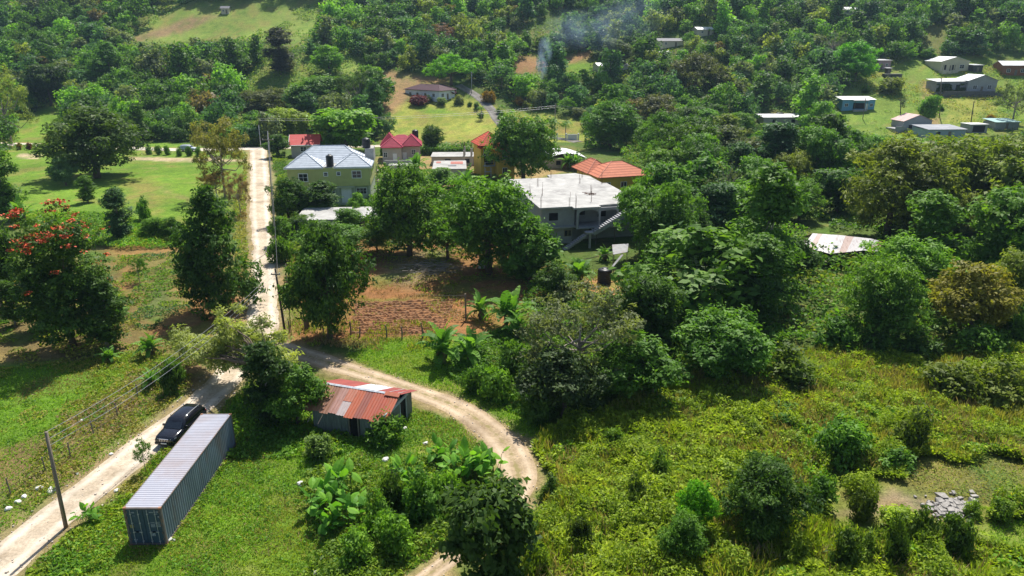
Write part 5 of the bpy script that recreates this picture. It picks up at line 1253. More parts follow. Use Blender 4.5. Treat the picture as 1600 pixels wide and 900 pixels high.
# ------------------------------------------------------------------ cars
PAINT = M('black_car_paint', (.010, .011, .016), .16, .1, 1, spec=.6, bmp=0)
TYRE = M('tyre_rubber', (.02, .02, .02), .85, .1, 4); RIM = M('alloy_rim', (.40, .41, .43), .35, .1, 4, metal=.6, bmp=0)
LAMP = M('headlamp_glass', (.60, .62, .64), .15, .05, 2, spec=.7, bmp=0); CHROME = M('chrome', (.55, .56, .58), .2, .05, 2, metal=.9, bmp=0)
REDL = M('tail_lamp', (.30, .015, .015), .25, .1, 2, bmp=0); CGL = M('tinted_car_glass', (.015, .02, .028), .06, .05, 1, spec=.7, bmp=0); TRIM = M('dark_trim', (.02, .02, .022), .6, .1, 2)
def suv(name, label, loc, rz, paint, length=4.75, height=1.85):
    r = empty(name, label, 'car', loc, rz)
    k = length / 4.75; hz = height / 1.85
    def loft(stations, half):   # stations: list of (y, zlow, zhigh, halfwidth low, halfwidth high)
        mb = MB(); vs = []
        for (y, z0, z1, w0, w1) in stations:
            zm = (z0 + z1) / 2 + .05
            vs += [(-w0 * .94, y, z0), (-w0, y, z0 + (z1 - z0) * .25), (-max(w0, w1), y, z0 + (z1 - z0) * .7), (-w1 * .96, y, z1 - .03), (-w1 * .82, y, z1), (0, y, z1 + .015),
                   (w1 * .82, y, z1), (w1 * .96, y, z1 - .03), (max(w0, w1), y, z0 + (z1 - z0) * .7), (w0, y, z0 + (z1 - z0) * .25), (w0 * .94, y, z0)]
        n = 11; fs = []
        for i in range(len(stations) - 1):
            for j in range(n - 1): fs.append((i * n + j, (i + 1) * n + j, (i + 1) * n + j + 1, i * n + j + 1))
            fs.append((i * n + n - 1, (i + 1) * n + n - 1, (i + 1) * n, i * n))
        fs.append(tuple(range(n))); fs.append(tuple((len(stations) - 1) * n + j for j in range(n - 1, -1, -1)))
        mb.add([(a, b * k, c * hz) for a, b, c in vs], fs); return mb
    B = [(-2.36, .42, .80, .78, .70), (-2.30, .34, .93, .86, .78), (-2.1, .30, 1.03, .92, .84), (-1.5, .30, 1.10, .94, .88), (-1.05, .30, 1.14, .94, .90), (0, .30, 1.14, .94, .92), (1.5, .30, 1.16, .94, .92), (2.2, .32, 1.16, .93, .90), (2.36, .42, 1.10, .88, .84)]
    loft(B, 1).build('body', paint, r, True)
    G_ = [(-1.10, 1.10, 1.14, .86, .82), (-.62, 1.12, 1.60, .87, .72), (-.38, 1.12, 1.77, .88, .70), (.2, 1.12, 1.84, .88, .70), (1.2, 1.12, 1.84, .88, .70), (1.95, 1.12, 1.79, .87, .68), (2.25, 1.12, 1.45, .86, .72), (2.32, 1.12, 1.2, .85, .80)]
    loft(G_, 1).build('cabin', paint, r, True)
    S = lambda *p: [(a, b * k, c * hz) for a, b, c in p]
    q = MB(); q.quad(*S((-.76, -1.13, 1.185), (.76, -1.13, 1.185), (.63, -.44, 1.745), (-.63, -.44, 1.745))); q.build('windscreen', CGL, r)
    q = MB(); q.quad(*S((.68, 2.345, 1.22), (-.68, 2.345, 1.22), (-.60, 2.05, 1.72), (.60, 2.05, 1.72))); q.build('rear_window', CGL, r)
    for sx in (-1, 1):
        for y0, y1, f in ((-.80, .0, 1), (.06, .95, 0), (1.02, 1.9, 0)):
            q = MB(); q.quad(*S((sx * .895, y0, 1.22), (sx * .895, y1, 1.22), (sx * .775, y1 - .04, 1.70), (sx * .775, y0 + (.42 if f else .03), 1.68))); q.build('side_window', CGL, r)
        q = MB(); q.add(S((sx * .50, -2.37, .72), (sx * .86, -2.22, .74), (sx * .90, -1.98, .93), (sx * .84, -2.12, .97), (sx * .55, -2.335, .93)), [(0, 1, 2, 3, 4)]); q.build('headlight', LAMP, r)
        q = MB(); q.box(sx * .80 - .07, sx * .80 + .07, 2.30 * k, 2.38 * k, .80 * hz, 1.12 * hz); q.build('tail_light', REDL, r)
        q = MB(); q.box(sx * 1.02 - .11, sx * 1.02 + .11, -.80 * k, -.68 * k, 1.14 * hz, 1.32 * hz); q.build('mirror', paint, r, bevel=.02)
        q = MB(); q.tube(S((sx * .68, -.2, 1.90), (sx * .68, 1.7, 1.90)), .022, 6); q.box(sx * .68 - .02, sx * .68 + .02, -.2 * k, -.12 * k, 1.8 * hz, 1.9 * hz); q.box(sx * .68 - .02, sx * .68 + .02, 1.6 * k, 1.68 * k, 1.78 * hz, 1.9 * hz); q.build('roof_rail', METAL, r)
        q = MB(); q.box(sx * .95 - .06, sx * .95 + .06, -.95 * k, .95 * k, .30, .36); q.build('side_step', TRIM, r)
        for y in (-1.42, 1.40):
            q = MB(); q.tube([(sx * .70, y * k, .38), (sx * .76, y * k, .38), (sx * .93, y * k, .38), (sx * .955, y * k, .38)], [.34, .38, .38, .33], 22); w = q.build('wheel', TYRE, r)
            q = MB(); q.tube([(sx * .95, y * k, .38), (sx * .965, y * k, .38)], [.25, .22], 16); q.build('rim', RIM, w)
    q = MB(); q.box(-.40, .40, -2.405 * k, -2.33 * k, .68, .90); g = q.build('grille', TRIM, r)
    q = MB(); [q.box(-.36 + .145 * j, -.32 + .145 * j, -2.42 * k, -2.40 * k, .70, .88) for j in range(6)]; q.box(-.42, .42, -2.42 * k, -2.36 * k, .895, .925); q.build('grille_bars', CHROME, g)
    q = MB(); q.box(-.86, .86, -2.44 * k, -2.25 * k, .36, .60); q.build('bumper', paint, r, bevel=.05)
    q = MB(); q.box(-.5, .5, -2.46 * k, -2.43 * k, .38, .48); q.build('air_intake', TRIM, r)
    q = MB(); q.box(-.26, .26, -2.462 * k, -2.435 * k, .49, .60); q.build('number_plate', WHITE, r)
    return r
cd = math.atan2(-(1.45), 7.0)
suv('black_car', 'black off-road car parked on the white road beside the container', (-27.75, 51.9, .03), R(-9), PAINT)
p = at(293, 237); suv('silver_car', 'silver car on the far cross road behind the mown lawn', (p[0], p[1] + 1.0, .1), R(84), M('silver_car_paint', (.50, .54, .60), .25, .05, 1, spec=.6, bmp=0), 4.9, 1.8)
p = at(1221, 184); suv('dark_pickup', 'dark car parked behind the long white flat roof', tuple(p), R(75), PAINT, 4.7, 1.8)

# ------------------------------------------------------------------ poles, wires, fences
def pole(name, label, base, top, r0=.14, m=WOOD, arm=None, lean_y=0):
    b0 = at(*base) if len(base) == 2 else np.array(base); t = atY(top[0], top[1], b0[1] + lean_y)
    r = empty(name, label, 'pole', tuple(b0)); d = t - b0
    q = MB(); q.tube([(0, 0, -.4), tuple(d * .5), tuple(d)], [r0, r0 * .88, r0 * .72], 9); q.build('pole', m, r, True)
    if arm:
        q = MB(); a = d * .93; q.box(a[0] - arm, a[0] + arm, a[1] - .2, a[1] - .1, a[2] - .06, a[2] + .06); ca = q.build('crossarm', WOOD, r)
        q = MB(); [q.lathe([(.05, a[2] + .06), (.06, a[2] + .12), (.03, a[2] + .2)], a[0] + xx, a[1] - .15, 8) for xx in (-arm * .85, 0, arm * .85)]; q.build('insulators', WHITE, ca)
    return r, b0, t
def wire(label, a, b_, sag, r=.012, group=None, m=None):
    a = np.array(a); b_ = np.array(b_); pts = [tuple(a + (b_ - a) * t + np.array([0, 0, -4 * sag * t * (1 - t)])) for t in np.linspace(0, 1, 18)]
    q = MB(); q.tube(pts, r, 5); return tag(q.build('power_line', m or WIRE_PALE), label, 'cable', group)
P1 = pole('utility_pole', 'bare wooden pole at the road edge left of the container', (103, 824), (72, 675), .14)
P2 = pole('utility_pole', 'dark wooden power pole where the track leaves the white road', (447, 530), (430, 420), .14, M('tarred_wood', (.06, .052, .045), .8, .3, 3), .5)
P3 = pole('utility_pole', 'tall grey power pole between the white road and the green house', (430, 388), (418, 205), .10, M('grey_pole_wood', (.36, .35, .33), .85, .2, 3), .9)
P4 = pole('utility_pole', 'thin grey pole standing beside the ploughed plot by the road', (455, 524), (446, 412), .05, WOOD)
P5 = pole('utility_pole', 'power pole at the foot of the driveway', (866, 224), (868, 162), .2, WOOD, 1.1)
P6 = pole('utility_pole', 'thin pole beside the upper driveway', (737, 146), (737, 112), .16, METAL, .8)
P7 = pole('utility_pole', 'power pole with a hanging leafy creeper in the clearing', (1406, 190), (1408, 154), .18, M('tarred_wood', (.06, .052, .045)), .8)
P8 = pole('utility_pole', 'leaning dark pole beside the white carport', (1517, 192), (1522, 158), .18, M('tarred_wood', (.06, .052, .045)))
P9 = pole('utility_pole', 'tall pale pole overgrown at its foot in front of the grey vine-grown house', (1468, 182), (1471, 122), .2, WOOD)
P10 = pole('utility_pole', 'pole beside the blue shack', (1348, 186), (1353, 152), .16, WOOD)
P11 = pole('utility_pole', 'leaning concrete pole with a street lamp where the white road meets the cross road', (408, 232), (404, 196), .12, METAL)
for k, (dz, dx) in enumerate(((0, 0), (-.5, .06), (-1.0, .0))):
    wire(['topmost cable strung over the road verge from the bare wooden pole', 'middle cable strung over the road verge from the bare wooden pole', 'lowest cable strung over the road verge from the bare wooden pole'][k], P1[2] + (dx, 0, dz), P2[2] + (-.3 + .3 * k, -.1, -.4 - .1 * k), 1.0 + .12 * k, .013, 'cables along the road verge')
a0 = P1[2]; away = np.array([-33.5, 14, 6.2])
for k in range(2): wire(['upper cable between dark pole and tall grey pole', 'lower cable between dark pole and tall grey pole'][k], P2[2] + (.2, 0, -.3 - .4 * k), P3[2] + (.1, 0, -1.0 - .5 * k), .9, .014, m=WIRE)
for k in range(2): wire(['cable from driveway pole across to the big tree', 'lower cable from driveway pole across to the big tree'][k], P5[2] + (0, 0, -.6 * (k + 1)), P5[2] + (34, 8, -1.5 - .6 * k), .8, .03)
for k in range(2): wire(['cable running left from the driveway pole above the lawn', 'lower cable running left from the driveway pole above the lawn'][k], P5[2] + (0, 0, -.6 * (k + 1)), np.array([-74.8, 212.5, 9.5 - .5 * k]), 1.2, .03)
# wire fence along the left of the road
fl = [at(*q) for q in [(-30, 812), (18, 776), (72, 738), (110, 715), (147, 680), (185, 652), (216, 622), (246, 596), (282, 570), (320, 545)]]
fn = empty('wire_fence', 'wire fence on thin posts along the left bank of the road', 'fence', tuple(fl[0]))
o = np.array(fl[0])
for i, p in enumerate(fl):
    q = MB(); d = p - o; q.tube([tuple(d + (0, 0, -.2)), tuple(d + (random.uniform(-.1, .1), 0, 1.45 + random.uniform(-.1, .15)))], .05, 6); q.build('post', WOOD, fn)
for z in (.35, .8, 1.25):
    q = MB(); q.tube([tuple(p - o + (0, 0, z + random.uniform(-.04, .04))) for p in fl], .009, 4, False); q.build('wire', WIRE, fn)
# post fence at the lower side of the ploughed plot
fp = [(452, 520), (476, 512), (505, 522), (548, 524), (562, 526), (604, 528), (628, 530), (660, 530)]
pf = empty('post_fence', 'rough stick and wire fence along the lower edge of the ploughed plot', 'fence', tuple(at(*fp[0]))); o = at(*fp[0]); pts = []
for i, q_ in enumerate(fp):
    p = at(*q_) - o; h = [1.5, 2.2, 1.3, 1.7, 1.2, 1.55, 1.5, 2.0][i]; q = MB(); q.tube([tuple(p + (0, 0, -.2)), tuple(p + (.06, 0, h * .5)), tuple(p + (random.uniform(-.12, .12), 0, h))], [.10 if i % 2 else .08, .09, .07], 7); q.build('post', WOOD, pf); pts.append(p)
for z in (.5, 1.0): q = MB(); q.tube([tuple(p + (0, 0, z)) for p in pts], .012, 4, False); q.build('wire', WIRE, pf)
p = at(728, 500); q = MB(); q.tube([tuple(p + (0, 0, -.2)), tuple(p + (0, 0, 3.3))], .10, 7); tag(q.build('fence_post', WOOD), 'single tall post among the bananas at the right of the ploughed plot', 'post')
a = p + (0, 0, 3.1); wire('thin wire stretched over the ploughed plot from the tall post', a, a + np.array([-6.0, .6, 0]), .1, .012, m=WIRE)
p = at(480, 516); q = MB(); q.tube([tuple(p + (0, 0, -.1)), tuple(p + (.05, 0, .9)), tuple(p + (.2, 0, 1.7))], [.32, .26, .14], 8); q.tube([tuple(p + (0, 0, .8)), tuple(p + (-.6, .1, 1.5))], [.15, .06], 6); tag(q.build('tree_stump', BARK), 'dark broken tree stump at the corner of the ploughed plot', 'stump')

# furrows: raised soil ridges on the plot
fur = MB(); rngf = random.Random(5)
for k in range(15):
    ya = 73.4 + k * .74; n = 60; vs = []; fs = []; xl = -18.2 - k * .12; xr = -8.0 + k * .05
    for i in range(n + 1):
        x = xl + (xr - xl) * i / n; y = ya + .35 * math.sin(x * .35 + k * .3) + .12 * math.sin(x * 1.7 + k * 2) + rngf.uniform(-.09, .09); h = .22 + rngf.uniform(-.13, .08)
        vs += [(x, y - .30, -.02), (x, y - .08, h), (x, y + .08, h * .95), (x, y + .30, -.02)]
    for i in range(n):
        for j in range(3): fs.append((i * 4 + j, i * 4 + j + 1, i * 4 + 5 + j, i * 4 + 4 + j))
    fur.add(vs, fs)
tag(fur.build('ploughed_soil', M('red_brown_tilth', (.26, .125, .056), .95, .35, 3, (.30, .21, .12), .5, bmp=.6)), kind='structure')
# ------------------------------------------------------------------ stones, brush, stray things
def stone_mesh(seed):
    bm = bmesh.new(); bmesh.ops.create_icosphere(bm, subdivisions=2, radius=.5); rr = random.Random(seed)
    for v in bm.verts: v.co *= 1 + .25 * math.sin(v.co.x * 7 + seed) * math.cos(v.co.y * 6 - seed) + rr.uniform(-.07, .07); v.co.z *= .62
    me = bpy.data.meshes.new('stone'); bm.to_mesh(me); bm.free(); me.materials.append(M('white_limestone', (.66, .64, .60), .9, .15, 3, (.36, .32, .27), .5)); return me
SM = [stone_mesh(k) for k in range(4)]
for i, (px, py, s, lab) in enumerate([(62, 764, .62, 'rounded white boulder beside the road, left of the pair'), (81, 768, .75, 'larger white boulder next to the wooden pole'), (38, 777, .45, 'white stone at the foot of the bank'), (28, 785, .45, 'flat white stone in the ditch near the left edge'), (13, 796, .5, 'grey stone lowest in the ditch at the left edge'), (121, 741, .3, 'white stone on the verge above the road'), (174, 710, .32, 'white stone at the road edge across from the container'), (183, 767, .38, 'brown-white stone at the container side of the road'), (128, 657, .3, 'white stone on the left lawn by the fence'),
    (665, 694, .5, 'flat pale stone on the grass right of the shed'), (632, 670, .45, 'white stone beside the shed corner'), (635, 655, .4, 'small white stone behind the shed corner'), (603, 719, .55, 'white stone on the grass above the big-leaved clump'), (495, 898, .55, 'white stone at the bottom of the frame on the grass'), (716, 703, .3, 'small white stone near the bend of the track'), (268, 845, .5, 'yellowish stone under the near right corner of the container'), (470, 758, .7, 'low red-brown stone ring in the grass below the shed')]):
    p = at(px, py); o_ = link('stone', SM[i % 4]); tag(o_, lab, 'stone', 'loose stones on the verges and grass'); o_.location = (p[0], p[1], p[2] + s * .12); o_.scale = (s, s * random.uniform(.7, 1.0), s); o_.rotation_euler = (0, 0, i * 1.1)
p = at(758, 418); o_ = link('boulder', SM[1]); tag(o_, 'big grey boulder under the wide bright mango tree', 'boulder'); o_.location = tuple(p + (0, 0, .7)); o_.scale = (2.2, 1.6, 3.4)
rubm = M('pale_rubble', (.30, .28, .255), .95, .35, 2)
rb = MB(); rnd = random.Random(31)
for k in range(300):
    px = rnd.gauss(1488, 15); py = 795 + rnd.gauss(0, 9) + (px - 1490) * .10; p = at(px, py); s = abs(rnd.gauss(.0, .10)) + .05
    vs = [(p[0] + s * rnd.uniform(.4, 1) * sx, p[1] + s * rnd.uniform(.4, 1) * sy, p[2] + (.0 if sz < 0 else s * rnd.uniform(.5, 1.1)) + .05) for sx in (-1, 1) for sy in (-1, 1) for sz in (-1, 1)]
    rb.add(vs, [(0, 1, 3, 2), (4, 6, 7, 5), (0, 4, 5, 1), (2, 3, 7, 6), (1, 5, 7, 3)])
tag(rb.build('rubble', rubm), 'heap of pale broken stone in the scrub at lower right', 'rubble', kind='stuff')
br = MB()
for k in range(150):
    p = at(rnd.gauss(668, 22), 424 + rnd.gauss(0, 5)); a = rnd.uniform(0, 6.28); L = rnd.uniform(.6, 2.4); z = rnd.uniform(.05, .8)
    br.tube([tuple(p + (0, 0, z)), tuple(p + (math.cos(a) * L, math.sin(a) * L * .5, z + rnd.uniform(-.3, .5)))], rnd.uniform(.015, .05), 4, False)
tag(br.build('brush_pile', BARK_PALE), 'pile of dry grey branches beside the ploughed plot', 'brush pile')
# ------------------------------------------------------------------ woods: scattered single trees
KEEP = [
 [(20, 236), (250, 224), (395, 236), (390, 330), (300, 372), (185, 384), (20, 340)], [(600, 178), (625, 120), (720, 118), (800, 165), (905, 185), (915, 222), (780, 220), (600, 220)],
 [(578, 108), (700, 118), (690, 150), (640, 160), (612, 182), (588, 160)], [(205, 62), (262, 25), (300, 4), (500, 0), (490, 40), (460, 70), (400, 60), (330, 62), (250, 66)],
 [(385, 140), (405, 105), (470, 92), (560, 88), (560, 110), (500, 130), (430, 165), (385, 170)], [(30, 188), (88, 162), (104, 200), (90, 222), (30, 220)],
 [(1345, 118), (1440, 92), (1620, 82), (1620, 200), (1555, 205), (1380, 214), (1310, 195), (1310, 150), (1360, 140)], [(1450, 42), (1478, 42), (1470, 90), (1445, 95)],
 [(802, 90), (838, 86), (838, 114), (802, 114)], [(883, 86), (922, 82), (920, 110), (885, 112)],
 [(445, 205), (500, 205), (500, 245), (445, 245)], [(585, 200), (662, 200), (662, 255), (585, 255)], [(660, 232), (745, 232), (745, 268), (660, 268)], [(738, 198), (790, 198), (790, 285), (738, 285)],
 [(440, 225), (595, 225), (595, 362), (440, 362)], [(790, 268), (970, 268), (975, 400), (800, 400)], [(900, 238), (1000, 238), (1000, 290), (900, 290)], [(846, 218), (912, 218), (912, 245), (846, 245)],
 [(1232, 346), (1290, 346), (1290, 372), (1232, 372)], [(1255, 362), (1370, 362), (1372, 415), (1255, 415)], [(1185, 180), (1265, 180), (1265, 200), (1185, 200)], [(1310, 145), (1370, 145), (1370, 175), (1310, 175)],
 [(1400, 172), (1512, 172), (1512, 222), (1400, 222)], [(1510, 178), (1595, 178), (1595, 212), (1510, 212)], [(1090, 42), (1112, 42), (1112, 56), (1090, 56)], [(1320, 14), (1338, 14), (1338, 25), (1320, 25)], [(1034, 58), (1062, 58), (1062, 74), (1034, 74)], [(938, 94), (982, 94), (982, 112), (938, 112)], [(342, 10), (362, 10), (362, 26), (342, 26)],
 [(380, 228), (432, 228), (445, 470), (380, 470)], [(225, 222), (330, 222), (330, 246), (225, 246)], [(30, 212), (70, 212), (70, 225), (30, 225)],
 [(940, 395), (990, 395), (990, 470), (880, 470), (880, 430)], [(735, 115), (742, 115), (742, 146), (735, 146)],
]
KW = []
def inside(px, py, poly):
    c = False; x1, y1 = poly[-1]
    for x2, y2 in poly:
        if (y1 > py) != (y2 > py) and px < (x2 - x1) * (py - y1) / (y2 - y1) + x1: c = not c
        x1, y1 = x2, y2
    return c
KBOX = [(min(a for a, b in q), max(a for a, b in q), min(b for a, b in q), max(b for a, b in q), q) for q in KEEP]
def blocked(x, y, z, H, W):
    d = depth((x, y, z))
    for f in (0.0, .35, .7, .95):
        px, py = proj(x, y, z + H * f); r = W * .33 * F / d
        for x0, x1, y0, y1, poly in KBOX:
            if py < y0 or py > y1 or px + r < x0 or px - r > x1: continue
            for ox in (0, -r, r):
                if inside(px + ox, py, poly): return True
    for bx, by, br in BUILT:
        if (x - bx) ** 2 + (y - by) ** 2 < (br + W * .3) ** 2: return True
    for path in (ROAD, CROSS, DRIVE, TRACK):
        if np.min(np.hypot(path[:, 0] - x, path[:, 1] - y)) < W * .35 + 2.6: return True
    return False
TONES = [('dark green', G_DARK), ('mid green', G_MID), ('blue-green', G_BLUE), ('olive', G_OLV), ('light green', G_BRT), ('grey-green', G_GREY), ('brownish', (.15, .125, .055))]
def pick_tone(rng, wts): k = rng.choice(len(wts), p=np.array(wts) / sum(wts)); return TONES[k]
rs = np.random.default_rng(21)
WOODA = [(985, 195), (1180, 196), (1300, 215), (1400, 226), (1640, 232), (1660, 548), (1400, 545), (1240, 548), (1150, 560), (1010, 590), (975, 500), (1000, 420), (1010, 300), (965, 240)]
NT = 0
cand = []
for _ in range(5000):
    x = rs.uniform(8, 165); y = rs.uniform(66, 246); z = Tz(x, y); px, py = proj(x, y, z)
    if not inside(px, py, WOODA): continue
    cand.append((x, y, z, px, py))
for x, y, z, px, py in cand:
    W = rs.uniform(7.5, 12.0); H = W * rs.uniform(.85, 1.15)
    if any((x - a) ** 2 + (y - b) ** 2 < (max(.62 * (c + W / 2), 3)) ** 2 for a, b, c in TREES): continue
    if blocked(x, y, z, H, W): continue
    if NT >= 78: break
    if px > 1280 and py > 230: nm, c = pick_tone(rs, [.14, .28, 0, .38, .16, 0, .04])
    else: nm, c = pick_tone(rs, [.30, .36, .08, .08, .15, .03, 0])
    wh = ('between concrete house and tin hut' if px < 1240 and py > 270 else 'beyond the terracotta roof' if px < 1240 else 'between tin hut and clearing houses' if py < 365 else 'between tin hut and scrub field')
    k = ['round', 'dense', 'big', 'tall', 'dense'][rs.integers(5)]
    if k == 'tall': H *= 1.2; W *= .8
    put_tree(k, x, y, H, W, c, f'{nm} {"slim" if k == "tall" else "broad" if k == "dense" else "coarse-leaved" if k == "big" else "round"} tree in the wood {wh}', group=f'{nm} {k} trees {wh}', z=z); NT += 1

# far trees: one mesh each (crown and trunk)
FARP = []
for v in range(7):
    rng = np.random.default_rng(900 + v); kd = ['round', 'dense', 'tall', 'dome', 'cone', 'round', 'airy'][v]
    W, H = {'round': (9, 10), 'dense': (9, 9), 'tall': (7, 13), 'dome': (12, 9), 'cone': (7, 11), 'airy': (8, 9)}[kd]
    lb = lobes(rng, kd, W, H, 22 if kd not in ('dome', 'airy') else 34); n = 1700 if kd != 'airy' else 900
    V, t = crown_arrays(rng, lb, n, .82, .46, tuft=7, shell=.6 if kd != 'airy' else .3)
    tm = trunk_mb(rng, lb, H, .25, nl=4); tv = []
    for f in tm.f:
        if len(f) == 4: tv += [tm.v[i] for i in f]
    tv = np.array(tv); FARP.append((V, t, tv, W * 1.08, H, kd))
far_me = []
for V, t, tv, W, H, kd in FARP:
    A = np.r_[V, tv]; far_me.append(npmesh('far_tree', A, quads(len(A) // 4), [LEAF, BARK], {'tone': ('FLOAT', np.r_[t, np.full(len(tv), .4)])}, np.r_[np.zeros(len(V) // 4), np.ones(len(tv) // 4)]))
pts = []
for _ in range(26000):
    y = 214 + 250 * rs.random() ** 1.15; x = rs.uniform(-1, 1) * (y * .82 + 12); pts.append((x, y))
pts.sort(key=lambda p: p[1] + rs.uniform(-14, 14))
grid = {}
def near(x, y, r):
    gx, gy = int(x // 8), int(y // 8)
    for i in range(gx - 2, gx + 3):
        for j in range(gy - 2, gy + 3):
            for a, b, c in grid.get((i, j), ()):
                if (x - a) ** 2 + (y - b) ** 2 < (.60 * (c + r)) ** 2: return True
    return False
for a, b, c in TREES: grid.setdefault((int(a // 8), int(b // 8)), []).append((a, b, c))
far = []
for x, y in pts:
    z = Tz(x, y); px, py = proj(x, y, z)
    if px < -60 or px > 1660 or py < -70: continue
    big = vnoise(x, y, 28, 3); W = rs.uniform(6.5, 13.5) * (.7 + .6 * big); H = W * rs.uniform(.75, 1.15)
    if vnoise(x, y, 26, 200) * .7 + vnoise(x, y, 11, 201) * .3 > .73 and y < 400: continue
    if near(x, y, W / 2) or blocked(x, y, z, H, W): continue
    if inside(px, py, WOODA): continue
    grid.setdefault((int(x // 8), int(y // 8)), []).append((x, y, W / 2)); far.append((x, y, z, W, H, px, py))
far.sort(key=lambda f: -f[3] / depth(f[:3]))
N_IND = max(0, 292 - sum(1 for o in COL.objects if o.get('category') == 'tree'))
def region(px, py):
    if px < 200: return 'covering the left hillside'
    if px < 600: return 'around the hilltop meadow at upper left' if py < 110 else 'left of the brown hill patch'
    if px < 800: return 'behind the purple-roofed house'
    if px < 1000: return 'around the rising smoke'
    if px < 1320: return 'on the hillside right of the smoke'
    return 'above the hillside clearing at upper right'
FV = []; FT = []; FC = []; TV = []
for i, (x, y, z, W, H, px, py) in enumerate(far):
    v = rs.choice(7, p=[.24, .22, .12, .13, .08, .15, .06]); V, t, tv, pw, ph, kd = FARP[v]
    hue = vnoise(x, y, 40, 12)
    nm, c = pick_tone(rs, [.28 + .2 * (hue < .4), .22, .30, .07 + .1 * (hue > .6), .10, .10, .03])
    if kd == 'tall': H *= 1.35
    if kd == 'dome': W *= 1.25
    sw, shh = W / pw, H / ph
    f = rs.uniform(1.0, 1.45)
    if i < N_IND:
        wh = region(px, py); sh = {'round': 'round', 'dense': 'bushy', 'tall': 'tall narrow', 'dome': 'flat-topped', 'cone': 'pointed', 'airy': 'thin'}[kd]
        o = link('forest_tree', far_me[v]); tag(o, f'{nm} {sh} tree in the forest {wh}', 'tree', f'{nm} {sh} forest trees {wh}')
        o.location = (x, y, z); o.rotation_euler = (0, 0, rs.uniform(0, 6.28)); o.scale = (sw, sw, shh); o.color = (c[0] * f, c[1] * f, c[2] * f, 1)
    else:
        a = rs.uniform(0, 6.28); ca, sa = math.cos(a), math.sin(a)
        k = 900 if y > 300 else 1300
        sub = V.reshape(-1, 4, 3)[:k]
        sel = rs.permutation(len(V) // 4)[:k]; B = V.reshape(-1, 4, 3)[sel]; ctr = B.mean(1, keepdims=True); B = ctr + (B - ctr) * (1.25 if y > 300 else 1.05); B = B.reshape(-1, 3)
        Bx = (B[:, 0] * ca - B[:, 1] * sa) * sw + x; By = (B[:, 0] * sa + B[:, 1] * ca) * sw + y
        FV.append(np.stack([Bx, By, B[:, 2] * shh + z], -1)); FT.append(t.reshape(-1, 4)[sel].ravel()); FC.append(np.tile(np.array((c[0] * f, c[1] * f, c[2] * f, 1)), (len(B), 1)))
if FV:
    V = np.concatenate(FV); o = link('forest', npmesh('forest', V, quads(len(V) // 4), [LEAFS], {'tone': ('FLOAT', np.concatenate(FT)), 'tint': ('FLOAT_COLOR', np.concatenate(FC))}))
    tag(o, 'unbroken mass of distant trees filling the upper hillsides', 'forest', kind='stuff')
print('TREES individual far', min(N_IND, len(far)), 'far total', len(far), 'woodA', NT)

# ------------------------------------------------------------------ undergrowth, weeds and grass (uncountable)
def scatter_xy(rng, poly, dens, avoid=(), paths=True, margin=.25):
    W = [tuple(at(*p)[:2]) for p in poly]; a = np.array(W); lo, hi = a.min(0), a.max(0)
    n = int((hi[0] - lo[0]) * (hi[1] - lo[1]) * dens); x = rng.uniform(lo[0], hi[0], n); y = rng.uniform(lo[1], hi[1], n)
    xx = x + (fnoise(x, y, 2.5, 31) - .5) * 2.0; yy = y + (fnoise(x, y, 2.5, 32) - .5) * 2.0
    m = inpoly(xx, yy, W)
    for av in avoid: m &= ~inpoly(xx, yy, [tuple(at(*p)[:2]) for p in av])
    x, y = x[m], y[m]
    if paths:
        for pth in (ROAD, TRACK):
            if len(x): k = pathdist(x, y, pth) > margin + (fnoise(x, y, 1.2, 40) - .5) * .8; x, y = x[k], y[k]
    cx0, cx1, cy0, cy1 = -25.15, -22.55, 37.9, 50.4
    k = ~((x > cx0) & (x < cx1) & (y > cy0) & (y < cy1)); x, y = x[k], y[k]
    return x, y
